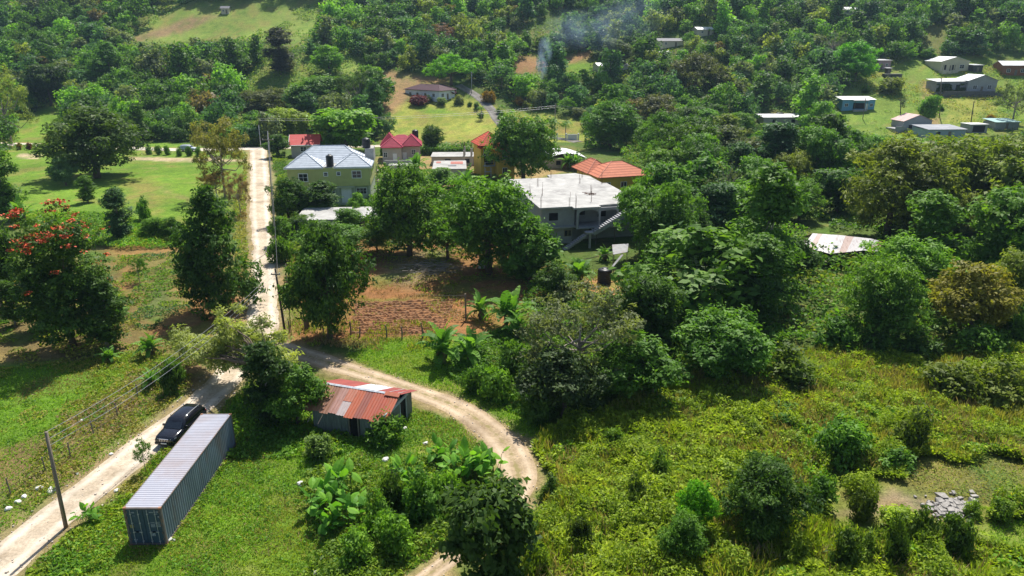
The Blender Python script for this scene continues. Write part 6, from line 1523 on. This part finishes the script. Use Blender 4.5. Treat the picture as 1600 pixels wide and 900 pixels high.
def herbs(acc, rng, poly, dens, h0, h1, L, W, cols, seed, avoid=(), lump=2.2, thresh=0, up=.7, stand=.0, margin=.25, tonew=.16, ros=0):
    x, y = scatter_xy(rng, poly, dens, avoid, margin=margin)
    if not len(x): return
    m = fnoise(x, y, lump, seed, 3); big = fnoise(x, y, lump * 3.5, seed + 3, 2)
    v = np.clip((m * .85 + big * .4 - .33) * 2.0, 0, 1)
    if thresh: k = v > thresh; x, y, v = x[k], y[k], (v[k] - thresh) / (1 - thresh) * .75 + .25
    n = len(x); h = h0 + (h1 - h0) * v ** 1.3
    z = T(x, y) + h * rng.uniform(.25, 1.0, n) ** .5 + rng.normal(0, .04, n)
    if ros:
        out = rng.uniform(0, 6.28, (n, ros)); x, y, z, h, v = (np.repeat(q, ros) for q in (x, y, z, h, v)); n = n * ros; az = out.ravel()
        el = rng.uniform(.25, 1.25, n); a = np.stack([np.cos(az) * np.cos(el), np.sin(az) * np.cos(el), np.sin(el)], 1); b = np.stack([-np.sin(az), np.cos(az), 0 * az], 1); nn = np.cross(a, b)
        s = rng.uniform(.7, 1.3, n); Lh = (L * s)[:, None]; Wh = (W * s)[:, None]; P = np.stack([x, y, z - .1], -1)
        V = np.stack([P, P + a * Lh * .5 + b * Wh * .5, P + a * Lh - nn * Lh * .25, P + a * Lh * .5 - b * Wh * .5], 1).reshape(-1, 3)
        cn = np.repeat(fnoise(x[::ros], y[::ros], 5.0, seed + 7, 3) + rng.normal(0, .08, n // ros), ros); cs = np.array(cols); idx = np.clip((cn - .25) / .5 * len(cs), 0, len(cs) - 1).astype(int)
        acc[0].append(V); acc[1].append(np.repeat(np.clip(np.repeat(rng.normal(.5, tonew, n // ros), ros) + rng.normal(0, .08, n), 0, 1), 4)); acc[2].append(np.repeat(np.c_[cs[idx], np.ones(n)], 4, 0)); return
    Nn = rng.normal(0, .55, (n, 3)) + np.array([0, 0, up])
    s = rng.uniform(.6, 1.35, n)
    P = np.stack([x, y, z], -1)
    if stand:
        t = rng.normal(0, .45, (n, 3)) + np.array([0, 0, stand]); a = unit(t); b = unit(np.cross(a, rng.normal(size=(n, 3)))); nn = np.cross(a, b)
        Lh = (L * s)[:, None]; Wh = (W * s)[:, None]; P = P - np.array([0, 0, 1]) * (h * .3)[:, None]
        V = np.stack([P - b * Wh * .5, P + b * Wh * .5, P + a * Lh * .6 + b * Wh * .45 + nn * Lh * .05, P + a * Lh], 1).reshape(-1, 3)
    else: V = leaf_quads(rng, P, Nn, L * s, W * s)
    cn = fnoise(x, y, 5.0, seed + 7, 3) + (v - .5) * .12 + rng.normal(0, .07, n); cs = np.array(cols); idx = np.clip((cn - .25) / .5 * len(cs), 0, len(cs) - 1).astype(int)
    C = np.c_[cs[idx], np.ones(n)]
    acc[0].append(V); acc[1].append(np.repeat(np.clip(rng.normal(.5, tonew, n), 0, 1), 4)); acc[2].append(np.repeat(C, 4, 0))
def finish(acc, name, label, cat):
    V = np.concatenate(acc[0]); print(name, len(V) // 4)
    o = link(name, npmesh(name, V, quads(len(V) // 4), [LEAFS], {'tone': ('FLOAT', np.concatenate(acc[1])), 'tint': ('FLOAT_COLOR', np.concatenate(acc[2]))})); return tag(o, label, cat, kind='stuff')
FY = (.225, .30, .043); FG = (.165, .24, .038); FL_ = (.20, .275, .042); FO = (.25, .24, .068); FD = (.115, .19, .036); FB = (.20, .16, .085)
RUB = [(1300, 815), (1395, 755), (1425, 770), (1530, 792), (1520, 822), (1470, 812), (1400, 815)]
BRG = [(1520, 850), (1560, 822), (1640, 780), (1660, 840), (1600, 862)]
DIP = [(1405, 725), (1600, 722), (1640, 785), (1530, 788), (1430, 765)]
rg = np.random.default_rng(99)
acc = ([], [], [])
FIELDP = [(842, 705), (872, 668), (1000, 622), (1240, 552), (1850, 535), (1960, 960), (700, 960), (790, 890), (868, 790), (868, 740)]
AV = [[(1285, 835), (1300, 735), (1420, 750), (1545, 765), (1565, 835), (1440, 862)], BRG, DIP]
herbs(acc, rg, FIELDP, 60, .04, .75, .30, .12, [FD, FG, FG, FL_, FY, FY], 50, AV, lump=1.6, margin=.2, tonew=.2)
herbs(acc, rg, FIELDP, 26, .12, 1.0, .46, .13, [FG, FL_, FY, FY, FY], 51, AV, lump=2.6, ros=8, margin=.2, thresh=.30)
herbs(acc, rg, FIELDP, 130, .35, 1.7, .25, .11, [FG, FG, FL_, FY], 52, AV, lump=2.0, margin=.5, thresh=.66, tonew=.2)
herbs(acc, rg, FIELDP, 60, .25, 1.1, .30, .19, [FG, G_BRT, FL_, FY], 53, AV, lump=1.9, margin=.3, thresh=.66, tonew=.2)
herbs(acc, rg, FIELDP, 45, .3, 1.5, .60, .06, [FY, FY, FO, FO], 54, AV, lump=2.2, stand=1.4, margin=.3, thresh=.56)
herbs(acc, rg, FIELDP, 22, .3, 1.5, .70, .04, [FB, (.26, .21, .12), (.18, .14, .08)], 56, AV, lump=1.5, stand=1.2, margin=.3, thresh=.5)
herbs(acc, rg, [(985, 650), (1130, 585), (1300, 590), (1330, 680), (1180, 730), (1020, 700)], 30, .5, 1.25, .5, .05, [FB, FO, (.24, .19, .10)], 58, lump=1.8, stand=1.3)
herbs(acc, rg, DIP, 45, .03, .22, .2, .07, [FG, FO, FD], 55)
finish(acc, 'undergrowth', 'rank yellow-green weeds and low scrub covering the field at right', 'undergrowth')
acc = ([], [], [])
herbs(acc, rg, [(470, 770), (500, 730), (640, 720), (780, 705), (790, 760), (760, 800), (690, 880), (640, 930), (470, 930), (520, 850)], 90, .05, .75, .30, .15, [FD, FG, G_MID, G_BRT], 60, lump=1.4)
herbs(acc, rg, [(690, 585), (720, 545), (780, 520), (860, 560), (870, 640), (840, 660), (760, 630)], 80, .1, .85, .32, .16, [FD, G_MID, G_MID, G_BRT], 61, lump=1.6)
herbs(acc, rg, [(830, 480), (980, 470), (1150, 520), (1240, 555), (1000, 625), (850, 640)], 40, .3, 1.9, .42, .2, [G_DARK, FD, G_MID, G_BRT], 62, lump=2.0)
herbs(acc, rg, [(10, 920), (110, 832), (185, 778), (205, 800), (190, 850), (120, 920)], 110, .06, .5, .28, .14, [FG, G_MID, G_BRT, FL_], 63, lump=1.0, margin=.1)
herbs(acc, rg, [(20, 330), (180, 335), (300, 368), (300, 388), (190, 392), (60, 372)], 34, .1, 1.1, .4, .2, [G_MID, G_BRT, FL_, G_VIV], 64, lump=2.5)
herbs(acc, rg, [(150, 560), (270, 520), (330, 530), (300, 600), (200, 680), (60, 790), (20, 800), (20, 770)], 40, .04, .45, .26, .12, [FG, FO, FB, G_MID], 65, lump=1.3, thresh=.38, margin=.2)
herbs(acc, rg, [(395, 470), (440, 470), (455, 400), (440, 330), (425, 240), (445, 240), (480, 330), (470, 470)], 26, .1, 1.0, .36, .18, [G_MID, G_DARK, FG], 66, lump=2.2, margin=.3)
herbs(acc, rg, [(365, 330), (388, 240), (396, 240), (396, 330), (392, 440), (370, 440)], 26, .1, .8, .36, .16, [FO, FG, (.2, .15, .06)], 67, lump=2.0, margin=.4)
herbs(acc, rg, [(180, 400), (300, 395), (300, 520), (230, 540), (190, 500)], 30, .03, .5, .3, .15, [G_MID, FG, G_BLUE], 68, lump=1.6, thresh=.5)
herbs(acc, rg, [(0, 440), (180, 440), (230, 540), (180, 580), (0, 580)], 22, .05, .7, .34, .17, [G_MID, FG, FO], 69, lump=2.0, thresh=.42)
herbs(acc, rg, [(560, 390), (760, 385), (960, 430), (900, 500), (820, 520), (690, 500), (640, 450)], 18, .03, .4, .3, .12, [FG, FO, FB], 70, lump=1.6, thresh=.5)
herbs(acc, rg, [(440, 500), (690, 505), (690, 545), (600, 550), (460, 540)], 40, .05, .5, .3, .1, [FB, FO, FG, (.22, .17, .1)], 71, lump=1.2, stand=1.0, thresh=.5)
herbs(acc, rg, [(370, 620), (500, 660), (640, 650), (640, 690), (500, 715), (360, 720)], 80, .05, .55, .28, .15, [G_MID, G_BRT, FG], 72, lump=1.3, thresh=.35)
herbs(acc, rg, [(820, 430), (880, 440), (880, 480), (1000, 475), (1000, 530), (820, 540)], 50, .1, 1.2, .36, .18, [G_MID, G_DARK, G_BRT, G_GREY], 73, lump=1.8)
herbs(acc, rg, [(190, 150), (520, -20), (560, 10), (560, 170), (380, 180), (330, 70)], 3.0, .2, 2.2, .7, .4, [G_MID, FG, G_BLUE], 74, lump=6, thresh=.55)
herbs(acc, rg, [(1330, 118), (1600, 95), (1600, 205), (1380, 215)], 3.0, .1, 1.2, .6, .3, [G_MID, FG, FO], 75, lump=5, thresh=.62)
herbs(acc, rg, [(600, 440), (700, 435), (720, 480), (610, 490), (480, 500), (470, 440)], 14, .05, .5, .3, .06, [(.12, .075, .045), (.17, .11, .06), FB, FG], 76, lump=1.2, stand=1.0, thresh=.35)
finish(acc, 'weeds', 'leafy weeds along the verges, banks and between the plants of the foreground', 'weeds')
acc = ([], [], [])
herbs(acc, rg, WOODA, 9, .4, 3.4, .62, .34, [G_DARK, G_MID, G_MID, G_OLV, G_BRT], 80, [[(1232, 346), (1295, 346), (1295, 376), (1232, 376)], [(1258, 362), (1370, 362), (1372, 412), (1258, 412)]], lump=4.5)
herbs(acc, rg, [(560, 300), (600, 270), (800, 270), (800, 300), (760, 400), (600, 400)], 12, .2, 1.6, .5, .25, [G_DARK, G_MID, G_BRT], 81, lump=2.5, thresh=.3)
finish(acc, 'thicket', 'low thicket of leaves filling the gaps under the wood at right', 'thicket')
acc = ([], [], [])
n = 150000; y = 214 + 240 * rg.random(n) ** 1.0; x = rg.uniform(-1, 1, n) * (y * .82 + 12)
z = T(x, y); px, py = proj(x, y, z + 1.0); px0, py0 = proj(x, y, z)
ok = (px > -60) & (px < 1660) & ~inpoly(px0, py0, WOODA)
for poly in KEEP: ok &= ~inpoly(px, py, poly) & ~inpoly(px0, py0, poly)
for pth in (CROSS, DRIVE, ROAD): ok &= pathdist(x, y, pth) > .8
for bx, by, br_ in BUILT: ok &= np.hypot(x - bx, y - by) > br_ * .8
x, y, z = x[ok], y[ok], z[ok]; n = len(x)
op = vnoise(x, y, 26, 200) * .7 + vnoise(x, y, 11, 201) * .3 > .70
h = np.clip(fnoise(x, y, 7, 90) * 4.2 - 1.0, .1, 3) * np.where(op, .22, 1); P = np.stack([x, y, z + h * rg.uniform(.4, 1, n)], -1); s = rg.uniform(.7, 1.3, n)
V = leaf_quads(rg, P, rg.normal(0, .55, (n, 3)) + (0, 0, .6), .95 * s, .55 * s); cs = np.array([G_DARK, G_MID, G_BLUE, G_BRT, G_OLV, (.12, .16, .04)]); ix = np.clip((fnoise(x, y, 16, 91) + rg.normal(0, .06, n) - .25) / .5 * 6, 0, 5).astype(int); cs = np.r_[cs, [(.15, .22, .05)]]; ix = np.where(op & (rg.random(n) < .75), 6, ix)
o = link('hillside_scrub', npmesh('hillside_scrub', V, quads(n), [LEAFS], {'tone': ('FLOAT', np.repeat(np.clip(rg.normal(.5, .15, n), 0, 1), 4)), 'tint': ('FLOAT_COLOR', np.repeat(np.c_[cs[ix], np.ones(n)], 4, 0))})); tag(o, 'low scrub between the trees of the far hillsides', 'scrub', kind='stuff')
acc = ([], [], [])
GR = [(.145, .275, .032), (.17, .29, .036), (.12, .24, .03), (.20, .27, .045)]
herbs(acc, rg, [(5, 930), (200, 745), (330, 655), (395, 590), (510, 600), (560, 650), (640, 630), (720, 665), (790, 710), (800, 745), (760, 820), (640, 930)], 130, .01, .13, .17, .05, GR, 101, lump=.9, stand=.55, tonew=.18, margin=.1)
herbs(acc, rg, [(540, 558), (600, 530), (700, 520), (800, 590), (870, 680), (800, 690), (700, 625), (590, 590)], 90, .01, .16, .2, .06, GR, 102, lump=.9, stand=.5, margin=.1)
herbs(acc, rg, [(-300, 595), (120, 566), (215, 545), (290, 560), (300, 605), (210, 690), (60, 800), (-300, 1000)], 70, .01, .13, .18, .055, GR + [(.2, .15, .07)], 103, lump=1.2, stand=.5, margin=.1)
herbs(acc, rg, BRG, 90, .01, .12, .18, .05, GR, 104, stand=.5)
CG = [(5, 930), (200, 745), (330, 655), (395, 590), (510, 600), (560, 650), (640, 630), (720, 665), (790, 710), (800, 745), (760, 820), (640, 930)]
herbs(acc, rg, CG, 60, .05, .32, .20, .09, [G_MID, G_BRT, FG], 107, lump=1.1, thresh=.62, margin=.1)
herbs(acc, rg, CG, 40, .02, .2, .24, .05, [FB, FO, (.24, .19, .09)], 108, lump=2.0, thresh=.6, stand=.4, margin=.1)
herbs(acc, rg, [(-40, 580), (120, 566), (215, 545), (290, 560), (300, 605), (210, 690), (60, 800), (-60, 860)], 40, .05, .4, .24, .1, [G_MID, FG, FO], 109, lump=1.3, thresh=.6, margin=.1)
herbs(acc, rg, [(182, 800), (200, 790), (310, 660), (318, 650), (300, 640), (190, 770)], 120, .1, .5, .24, .1, [G_MID, FG, FO], 110, lump=1.0, margin=.1)
herbs(acc, rg, [(262, 858), (280, 850), (375, 700), (372, 690), (262, 848)], 120, .1, .4, .22, .09, [G_MID, FG, FO], 111, lump=.8)
herbs(acc, rg, [(430, 540), (455, 400), (440, 330), (460, 330), (480, 400), (470, 530)], 30, .02, .2, .2, .06, GR, 105, stand=.5, margin=.1)
finish(acc, 'grass', 'short green grass around the container, the shed and on the left lawn', 'grass')

# ------------------------------------------------------------------ single shrubs
SH = [ # foot x, foot y, top y, width, colour, label
 (272, 614, 562, 36, G_DARK, 'dense upright dark shrub on the bank left of the road'),
 (905, 862, 806, 36, (.05, .08, .02), 'dark upright shrub in the lower part of the scrub field'), (988, 795, 742, 40, (.06, .10, .022), 'dark shrub in the scrub field right of the track bend'), (860, 782, 744, 34, (.06, .11, .024), 'shrub at the scrub edge touching the track bend'),
 (838, 900, 850, 50, FG, 'shrub at the bottom edge right of the leafy tree'), (958, 700, 668, 30, FD, 'small dark shrub in the upper scrub field'), (1028, 745, 700, 44, FD, 'shadowy shrub in the middle of the upper scrub field'),
 (1310, 720, 655, 80, G_MID, 'broad green shrub in the middle right of the scrub field'), (1430, 705, 640, 62, (.08, .125, .024), 'dark-sided shrub at right in the scrub field'), (1480, 620, 570, 80, (.10, .14, .026), 'yellow-green shrub at the foot of the right wood'), (1560, 630, 570, 90, (.105, .145, .028), 'large yellow-green shrub near the right frame edge'),
 (1432, 850, 795, 54, (.07, .115, .022), 'round dark-sided shrub below the stone heap'), (1485, 862, 806, 52, (.07, .12, .024), 'second round shrub below the stone heap'), (1392, 880, 808, 42, (.075, .125, .024), 'tall shrub left below the stone heap'), (1320, 890, 828, 56, (.08, .13, .024), 'shrub at the bottom edge below the dirt patch'), (1350, 875, 830, 36, FD, 'slim shrub between two others at the bottom right'),
 (1562, 812, 780, 36, FD, 'small round shrub right of the stone heap'), (1520, 806, 782, 28, FG, 'small shrub touching the right end of the stone heap'), (1345, 806, 762, 46, (.08, .12, .024), 'dark shrub left of the dirt patch'), (1282, 800, 745, 54, G_MID, 'green shrub right of the large dark bush'), (1240, 878, 835, 46, FG, 'low shrub below the large dark bush'),
 (620, 800, 738, 54, (.06, .11, .024), 'bushy shrub in the middle of the leafy clump below the shed'), (660, 810, 735, 62, G_MID, 'largest shrub of the leafy clump below the shed'), (700, 790, 738, 56, G_BRT, 'bright shrub at the right of the leafy clump'), (585, 830, 770, 52, G_MID, 'shrub behind the low big-leaved plant'), (560, 880, 830, 60, G_BRT, 'shrub in the grass at the bottom middle'), (620, 860, 800, 62, G_BRT, 'bright shrub below the leafy clump'),   
 (604, 694, 650, 56, G_MID, 'bush growing against the front corner of the wooden shed'), (500, 714, 678, 46, (.11, .17, .05), 'pale green bush in the shade of the round bright-leaved tree'), (770, 620, 576, 60, G_BRT, 'bright bush on the verge above the track'), (800, 585, 535, 60, G_MID, 'bush between bananas and the central thicket'), (745, 612, 575, 46, G_MID, 'low bush left on the verge above the track'), (840, 600, 548, 64, (.05, .09, .03), 'dark bush at the left foot of the central thicket'), (848, 655, 605, 60, G_DARK, 'shaded bush above the track bend'),
 (1230, 600, 540, 90, (.09, .135, .028), 'wide shrub where scrub meets the central thicket'), (1170, 585, 535, 76, G_BRT, 'bright shrub at the front of the central thicket'), (1310, 545, 495, 70, G_MID, 'rounded shrub at the upper edge of the scrub field'), (1370, 548, 500, 70, G_MID, 'rounded shrub next along the upper edge of the scrub field'), (1430, 560, 515, 66, (.06, .11, .024), 'shrub below the orange-tinged tree'), (1530, 560, 510, 70, G_MID, 'shrub right below the orange-tinged tree'), (1580, 540, 480, 70, G_MID, 'shrub at the right frame edge under the wood'),
 (92, 272, 248, 26, G_BLUE, 'low bush left of the small pale tree on the lawn'), (225, 345, 312, 24, G_MID, 'low bush in the weeds at the lawn edge'), (480, 335, 300, 34, G_MID, 'bush against the lower wall of the green house'), (440, 410, 372, 36, G_MID, 'bush beside the grey power pole'), (560, 350, 318, 26, G_MID, 'small bush right of the white door of the green house'),
 (880, 480, 445, 46, G_GREY, 'grey-leaved bush in the dirt yard'), (905, 425, 405, 34, G_MID, 'bush beside the black yard tank'), (1000, 470, 430, 60, (.085, .14, .03), 'yellow-green bush right of the dirt yard'),
]
for px, py, top, w, c, lab in SH: tree('shrub', px, py, top, w, c, lab)
rr = np.random.default_rng(55); nsh = 0
SHXY = [tuple(at(a, b)[:2]) for a, b, *_ in SH]
FW = [tuple(at(*p)[:2]) for p in FIELDP]
for _ in range(900):
    px = rr.uniform(870, 1600); py = rr.uniform(570, 890); p = at(px, py)
    if not inside(p[0], p[1], FW) or any(inside(px, py, q) for q in (RUB, BRG, DIP)): continue
    if any((p[0] - a) ** 2 + (p[1] - b) ** 2 < 3.2 for a, b in SHXY): continue
    W = rr.uniform(1.0, 2.8); H = W * rr.uniform(.32, .62); SHXY.append((p[0], p[1]))
    nm, c = [('dark green', FD), ('green', FG), ('yellow-green', FY), ('leafy green', G_MID), ('fresh green', FL_)][rr.choice(5, p=[.08, .28, .26, .16, .22])]
    wh = 'upper left part' if px < 1200 and py < 720 else 'lower left part' if px < 1200 else 'upper right part' if py < 720 else 'lower right part'
    put_tree('shrub', p[0], p[1], H, W, c, f'small {nm} shrub in the {wh} of the scrub field', group=f'small {nm} shrubs in the {wh} of the scrub field'); nsh += 1
    if nsh >= 48: break
for i, (px, py) in enumerate([(234, 240), (248, 241), (262, 241), (282, 243), (296, 243), (310, 243)]):
    p = at(px, py + 1); put_tree('shrub', p[0], p[1], 2.6, 2.0, G_MID, 'small bush in the row beside the far cross road', group='bushes in a row along the far cross road', name='bush', cat='bush')
hg = empty('hedge', 'clipped green hedge along the top of the white road at the cross road', 'hedge', (-73, 226, 0), R(3))
rng = np.random.default_rng(6); n = 5200; P = np.c_[rng.uniform(-1, 21, n), rng.uniform(-.9, .9, n), rng.uniform(.1, 2.7, n)]
V = leaf_quads(rng, P, rng.normal(0, .6, P.shape) + (0, -.3, .5), .55, .3); c = link('foliage', npmesh('hedge_leaves', V, quads(n), [LEAF], {'tone': ('FLOAT', np.repeat(np.clip(rng.normal(.5, .15, n), 0, 1), 4))}), hg); c.color = (*G_MID, 1)
for nm, xa, xb, yy, lab in (('hedge', -38, -10, 205, 'green hedge along the lower edge of the hillside lawn'), ('hedge', 1, 13, 210, 'green hedge in front of the dry lawn left of the driveway gate')):
    hg = empty(nm, lab, 'hedge', (xa, yy, Tz(xa, yy))); n = int((xb - xa) * 170); P = np.c_[rng.uniform(0, xb - xa, n), rng.uniform(-.8, .8, n), rng.uniform(.1, 2.2, n)]
    V = leaf_quads(rng, P, rng.normal(0, .6, P.shape) + (0, -.3, .5), .6, .34); c = link('foliage', npmesh('hedge_leaves', V, quads(n), [LEAF], {'tone': ('FLOAT', np.repeat(np.clip(rng.normal(.5, .15, n), 0, 1), 4))}), hg); c.color = (*G_MID, 1)
# creeper hanging on the clearing pole
b0 = P7[1]; n = 160; P = np.c_[b0[0] + rng.normal(0, .5, n), b0[1] + rng.normal(0, .4, n), b0[2] + rng.uniform(5.0, 8.0, n)]
pr_ = [o for o in COL.objects if o.get('label', '').startswith('power pole with a hanging')][0]
V = leaf_quads(rng, P - b0, rng.normal(0, .6, P.shape) + (0, -.3, .5), .55, .35); c = link('creeper', npmesh('creeper', V, quads(n), [LEAF], {'tone': ('FLOAT', np.repeat(rng.uniform(.3, .7, n), 4))}), pr_); c.color = (.10, .13, .07, 1)

peb = MB(); rnd = random.Random(77)
for path, k in ((ROAD, 900), (TRACK, 300)):
    for _ in range(k):
        q = path[rnd.randrange(min(len(path), 150))]; off = rnd.choice((-1, 1)) * q[2] * (rnd.betavariate(3, 1.2) * 1.35 if rnd.random() < .8 else rnd.random()); x = q[0] + off + rnd.uniform(-.3, .3); y = q[1] + rnd.uniform(-.4, .4)
        s_ = .02 + abs(rnd.gauss(0, .025)); z = Tz(x, y) + .04
        peb.add([(x + s_ * sx * rnd.uniform(.5, 1), y + s_ * sy * rnd.uniform(.5, 1), z + (s_ * .9 if sz > 0 else -.03)) for sx in (-1, 1) for sy in (-1, 1) for sz in (-1, 1)], [(0, 1, 3, 2), (4, 6, 7, 5), (0, 4, 5, 1), (2, 3, 7, 6), (1, 5, 7, 3)])
tag(peb.build('gravel', M('pale_gravel', (.46, .40, .33), .95, .3, 4)), 'loose pale pebbles along the edges of the dirt roads', 'gravel', kind='stuff')
# ------------------------------------------------------------------ smoke and air
def smoke():
    m = bpy.data.materials.new('thin_blue_smoke'); m.use_nodes = True; nt = m.node_tree; nt.nodes.remove(nt.nodes['Principled BSDF'])
    pv = nt.nodes.new('ShaderNodeVolumePrincipled'); pv.inputs['Color'].default_value = (.50, .72, 1, 1); pv.inputs['Anisotropy'].default_value = .3
    co = objco(nt); g = N(nt, 'ShaderNodeTexGradient', gradient_type='SPHERICAL'); nt.links.new(co, g.inputs[0])
    oi = nt.nodes.new('ShaderNodeObjectInfo'); ad = N(nt, 'ShaderNodeVectorMath', operation='ADD'); nt.links.new(co, ad.inputs[0]); nt.links.new(oi.outputs['Location'], ad.inputs[1])
    r = ramp(nt, noise(nt, ad.outputs[0], 1.5, 5, .6), .36, .70); mu = N(nt, 'ShaderNodeMath', operation='MULTIPLY'); nt.links.new(r, mu.inputs[0]); nt.links.new(g.outputs[1], mu.inputs[1])
    sp = N(nt, 'ShaderNodeSeparateColor'); nt.links.new(oi.outputs['Color'], sp.inputs[0])
    m2 = N(nt, 'ShaderNodeMath', operation='MULTIPLY'); nt.links.new(mu.outputs[0], m2.inputs[0]); nt.links.new(sp.outputs[0], m2.inputs[1]); nt.links.new(m2.outputs[0], pv.inputs['Density'])
    nt.links.new(pv.outputs[0], nt.nodes['Material Output'].inputs['Volume'])
    bm = bmesh.new(); bmesh.ops.create_icosphere(bm, subdivisions=3, radius=1); me = bpy.data.meshes.new('smoke_puff'); bm.to_mesh(me); bm.free(); me.materials.append(m)
    b0 = at(848, 116); Y = b0[1] - 16
    for px, py, rx, rz, den, lab in [(847, 100, 3.0, 7.0, .50, 'bluish white smoke column rising from the trees'), (852, 78, 3.4, 6, .34, 'upper end of the rising smoke column'), (893, 46, 13, 9, .045, 'thin blue smoke drifting right above the column'), (936, 46, 15, 10, .05, 'thin blue smoke over the bamboo-like tree'), (985, 22, 18, 11, .03, 'faint smoke veil at the top of the frame')]:
        o = link('smoke', me); tag(o, lab, 'smoke', kind='stuff'); o.location = tuple(atY(px, py, Y)); o.scale = (rx, min(rx, 9), rz); o.color = (den, den, den, 1)
smoke()
def haze(density):
    mb = MB(); mb.box(-600, 600, -40, 560, -2.2, 150); m = bpy.data.materials.new('pale_air'); m.use_nodes = True; nt = m.node_tree; nt.nodes.remove(nt.nodes['Principled BSDF'])
    pv = nt.nodes.new('ShaderNodeVolumePrincipled'); pv.inputs['Color'].default_value = (.52, .74, 1, 1); pv.inputs['Density'].default_value = density; pv.inputs['Anisotropy'].default_value = .3
    nt.links.new(pv.outputs[0], nt.nodes['Material Output'].inputs['Volume'])
    o = mb.build('haze', m); tag(o, 'thin bluish air over the valley', 'haze', kind='stuff')
HAZE_D = .00011
haze(HAZE_D)

# ------------------------------------------------------------------ light, sky, camera
w = bpy.data.worlds.new('World'); sc.world = w; w.use_nodes = True; nt = w.node_tree
sky = nt.nodes.new('ShaderNodeTexSky'); sky.sky_type = 'NISHITA'; sky.sun_disc = False; sky.sun_elevation = R(58); sky.sun_rotation = R(12)
bg = nt.nodes['Background']; bg.inputs['Strength'].default_value = .092; nt.links.new(sky.outputs[0], bg.inputs['Color'])
sl = bpy.data.lights.new('sun', 'SUN'); sl.energy = 5.0; sl.angle = R(.53); sl.color = (1, .955, .88); so = bpy.data.objects.new('sun', sl); COL.objects.link(so)
sd = Vector((math.sin(R(12)) * math.cos(R(58)), math.cos(R(12)) * math.cos(R(58)), math.sin(R(58)))); so.rotation_euler = (-sd).to_track_quat('-Z', 'Y').to_euler(); so.location = (20, 60, 120)
cam = bpy.data.cameras.new('camera'); co_ = bpy.data.objects.new('camera', cam); COL.objects.link(co_); sc.camera = co_
cam.sensor_width = 36; cam.sensor_fit = 'HORIZONTAL'; cam.lens = 36 * F / 1600; cam.clip_start = .5; cam.clip_end = 3000
co_.location = (0, 0, CH); co_.rotation_euler = (R(90) - TH, 0, 0)
vs_ = sc.view_settings; vs_.view_transform = 'Standard'; vs_.look = 'None'; vs_.exposure = .58; vs_.gamma = 1; vs_.use_curve_mapping = False
cy = sc.cycles; cy.max_bounces = 6; cy.diffuse_bounces = 2; cy.glossy_bounces = 2; cy.transmission_bounces = 4; cy.volume_bounces = 0; cy.transparent_max_bounces = 4; cy.volume_max_steps = 96; cy.volume_step_rate = 2
cy.use_denoising = True; cy.caustics_reflective = False; cy.caustics_refractive = False
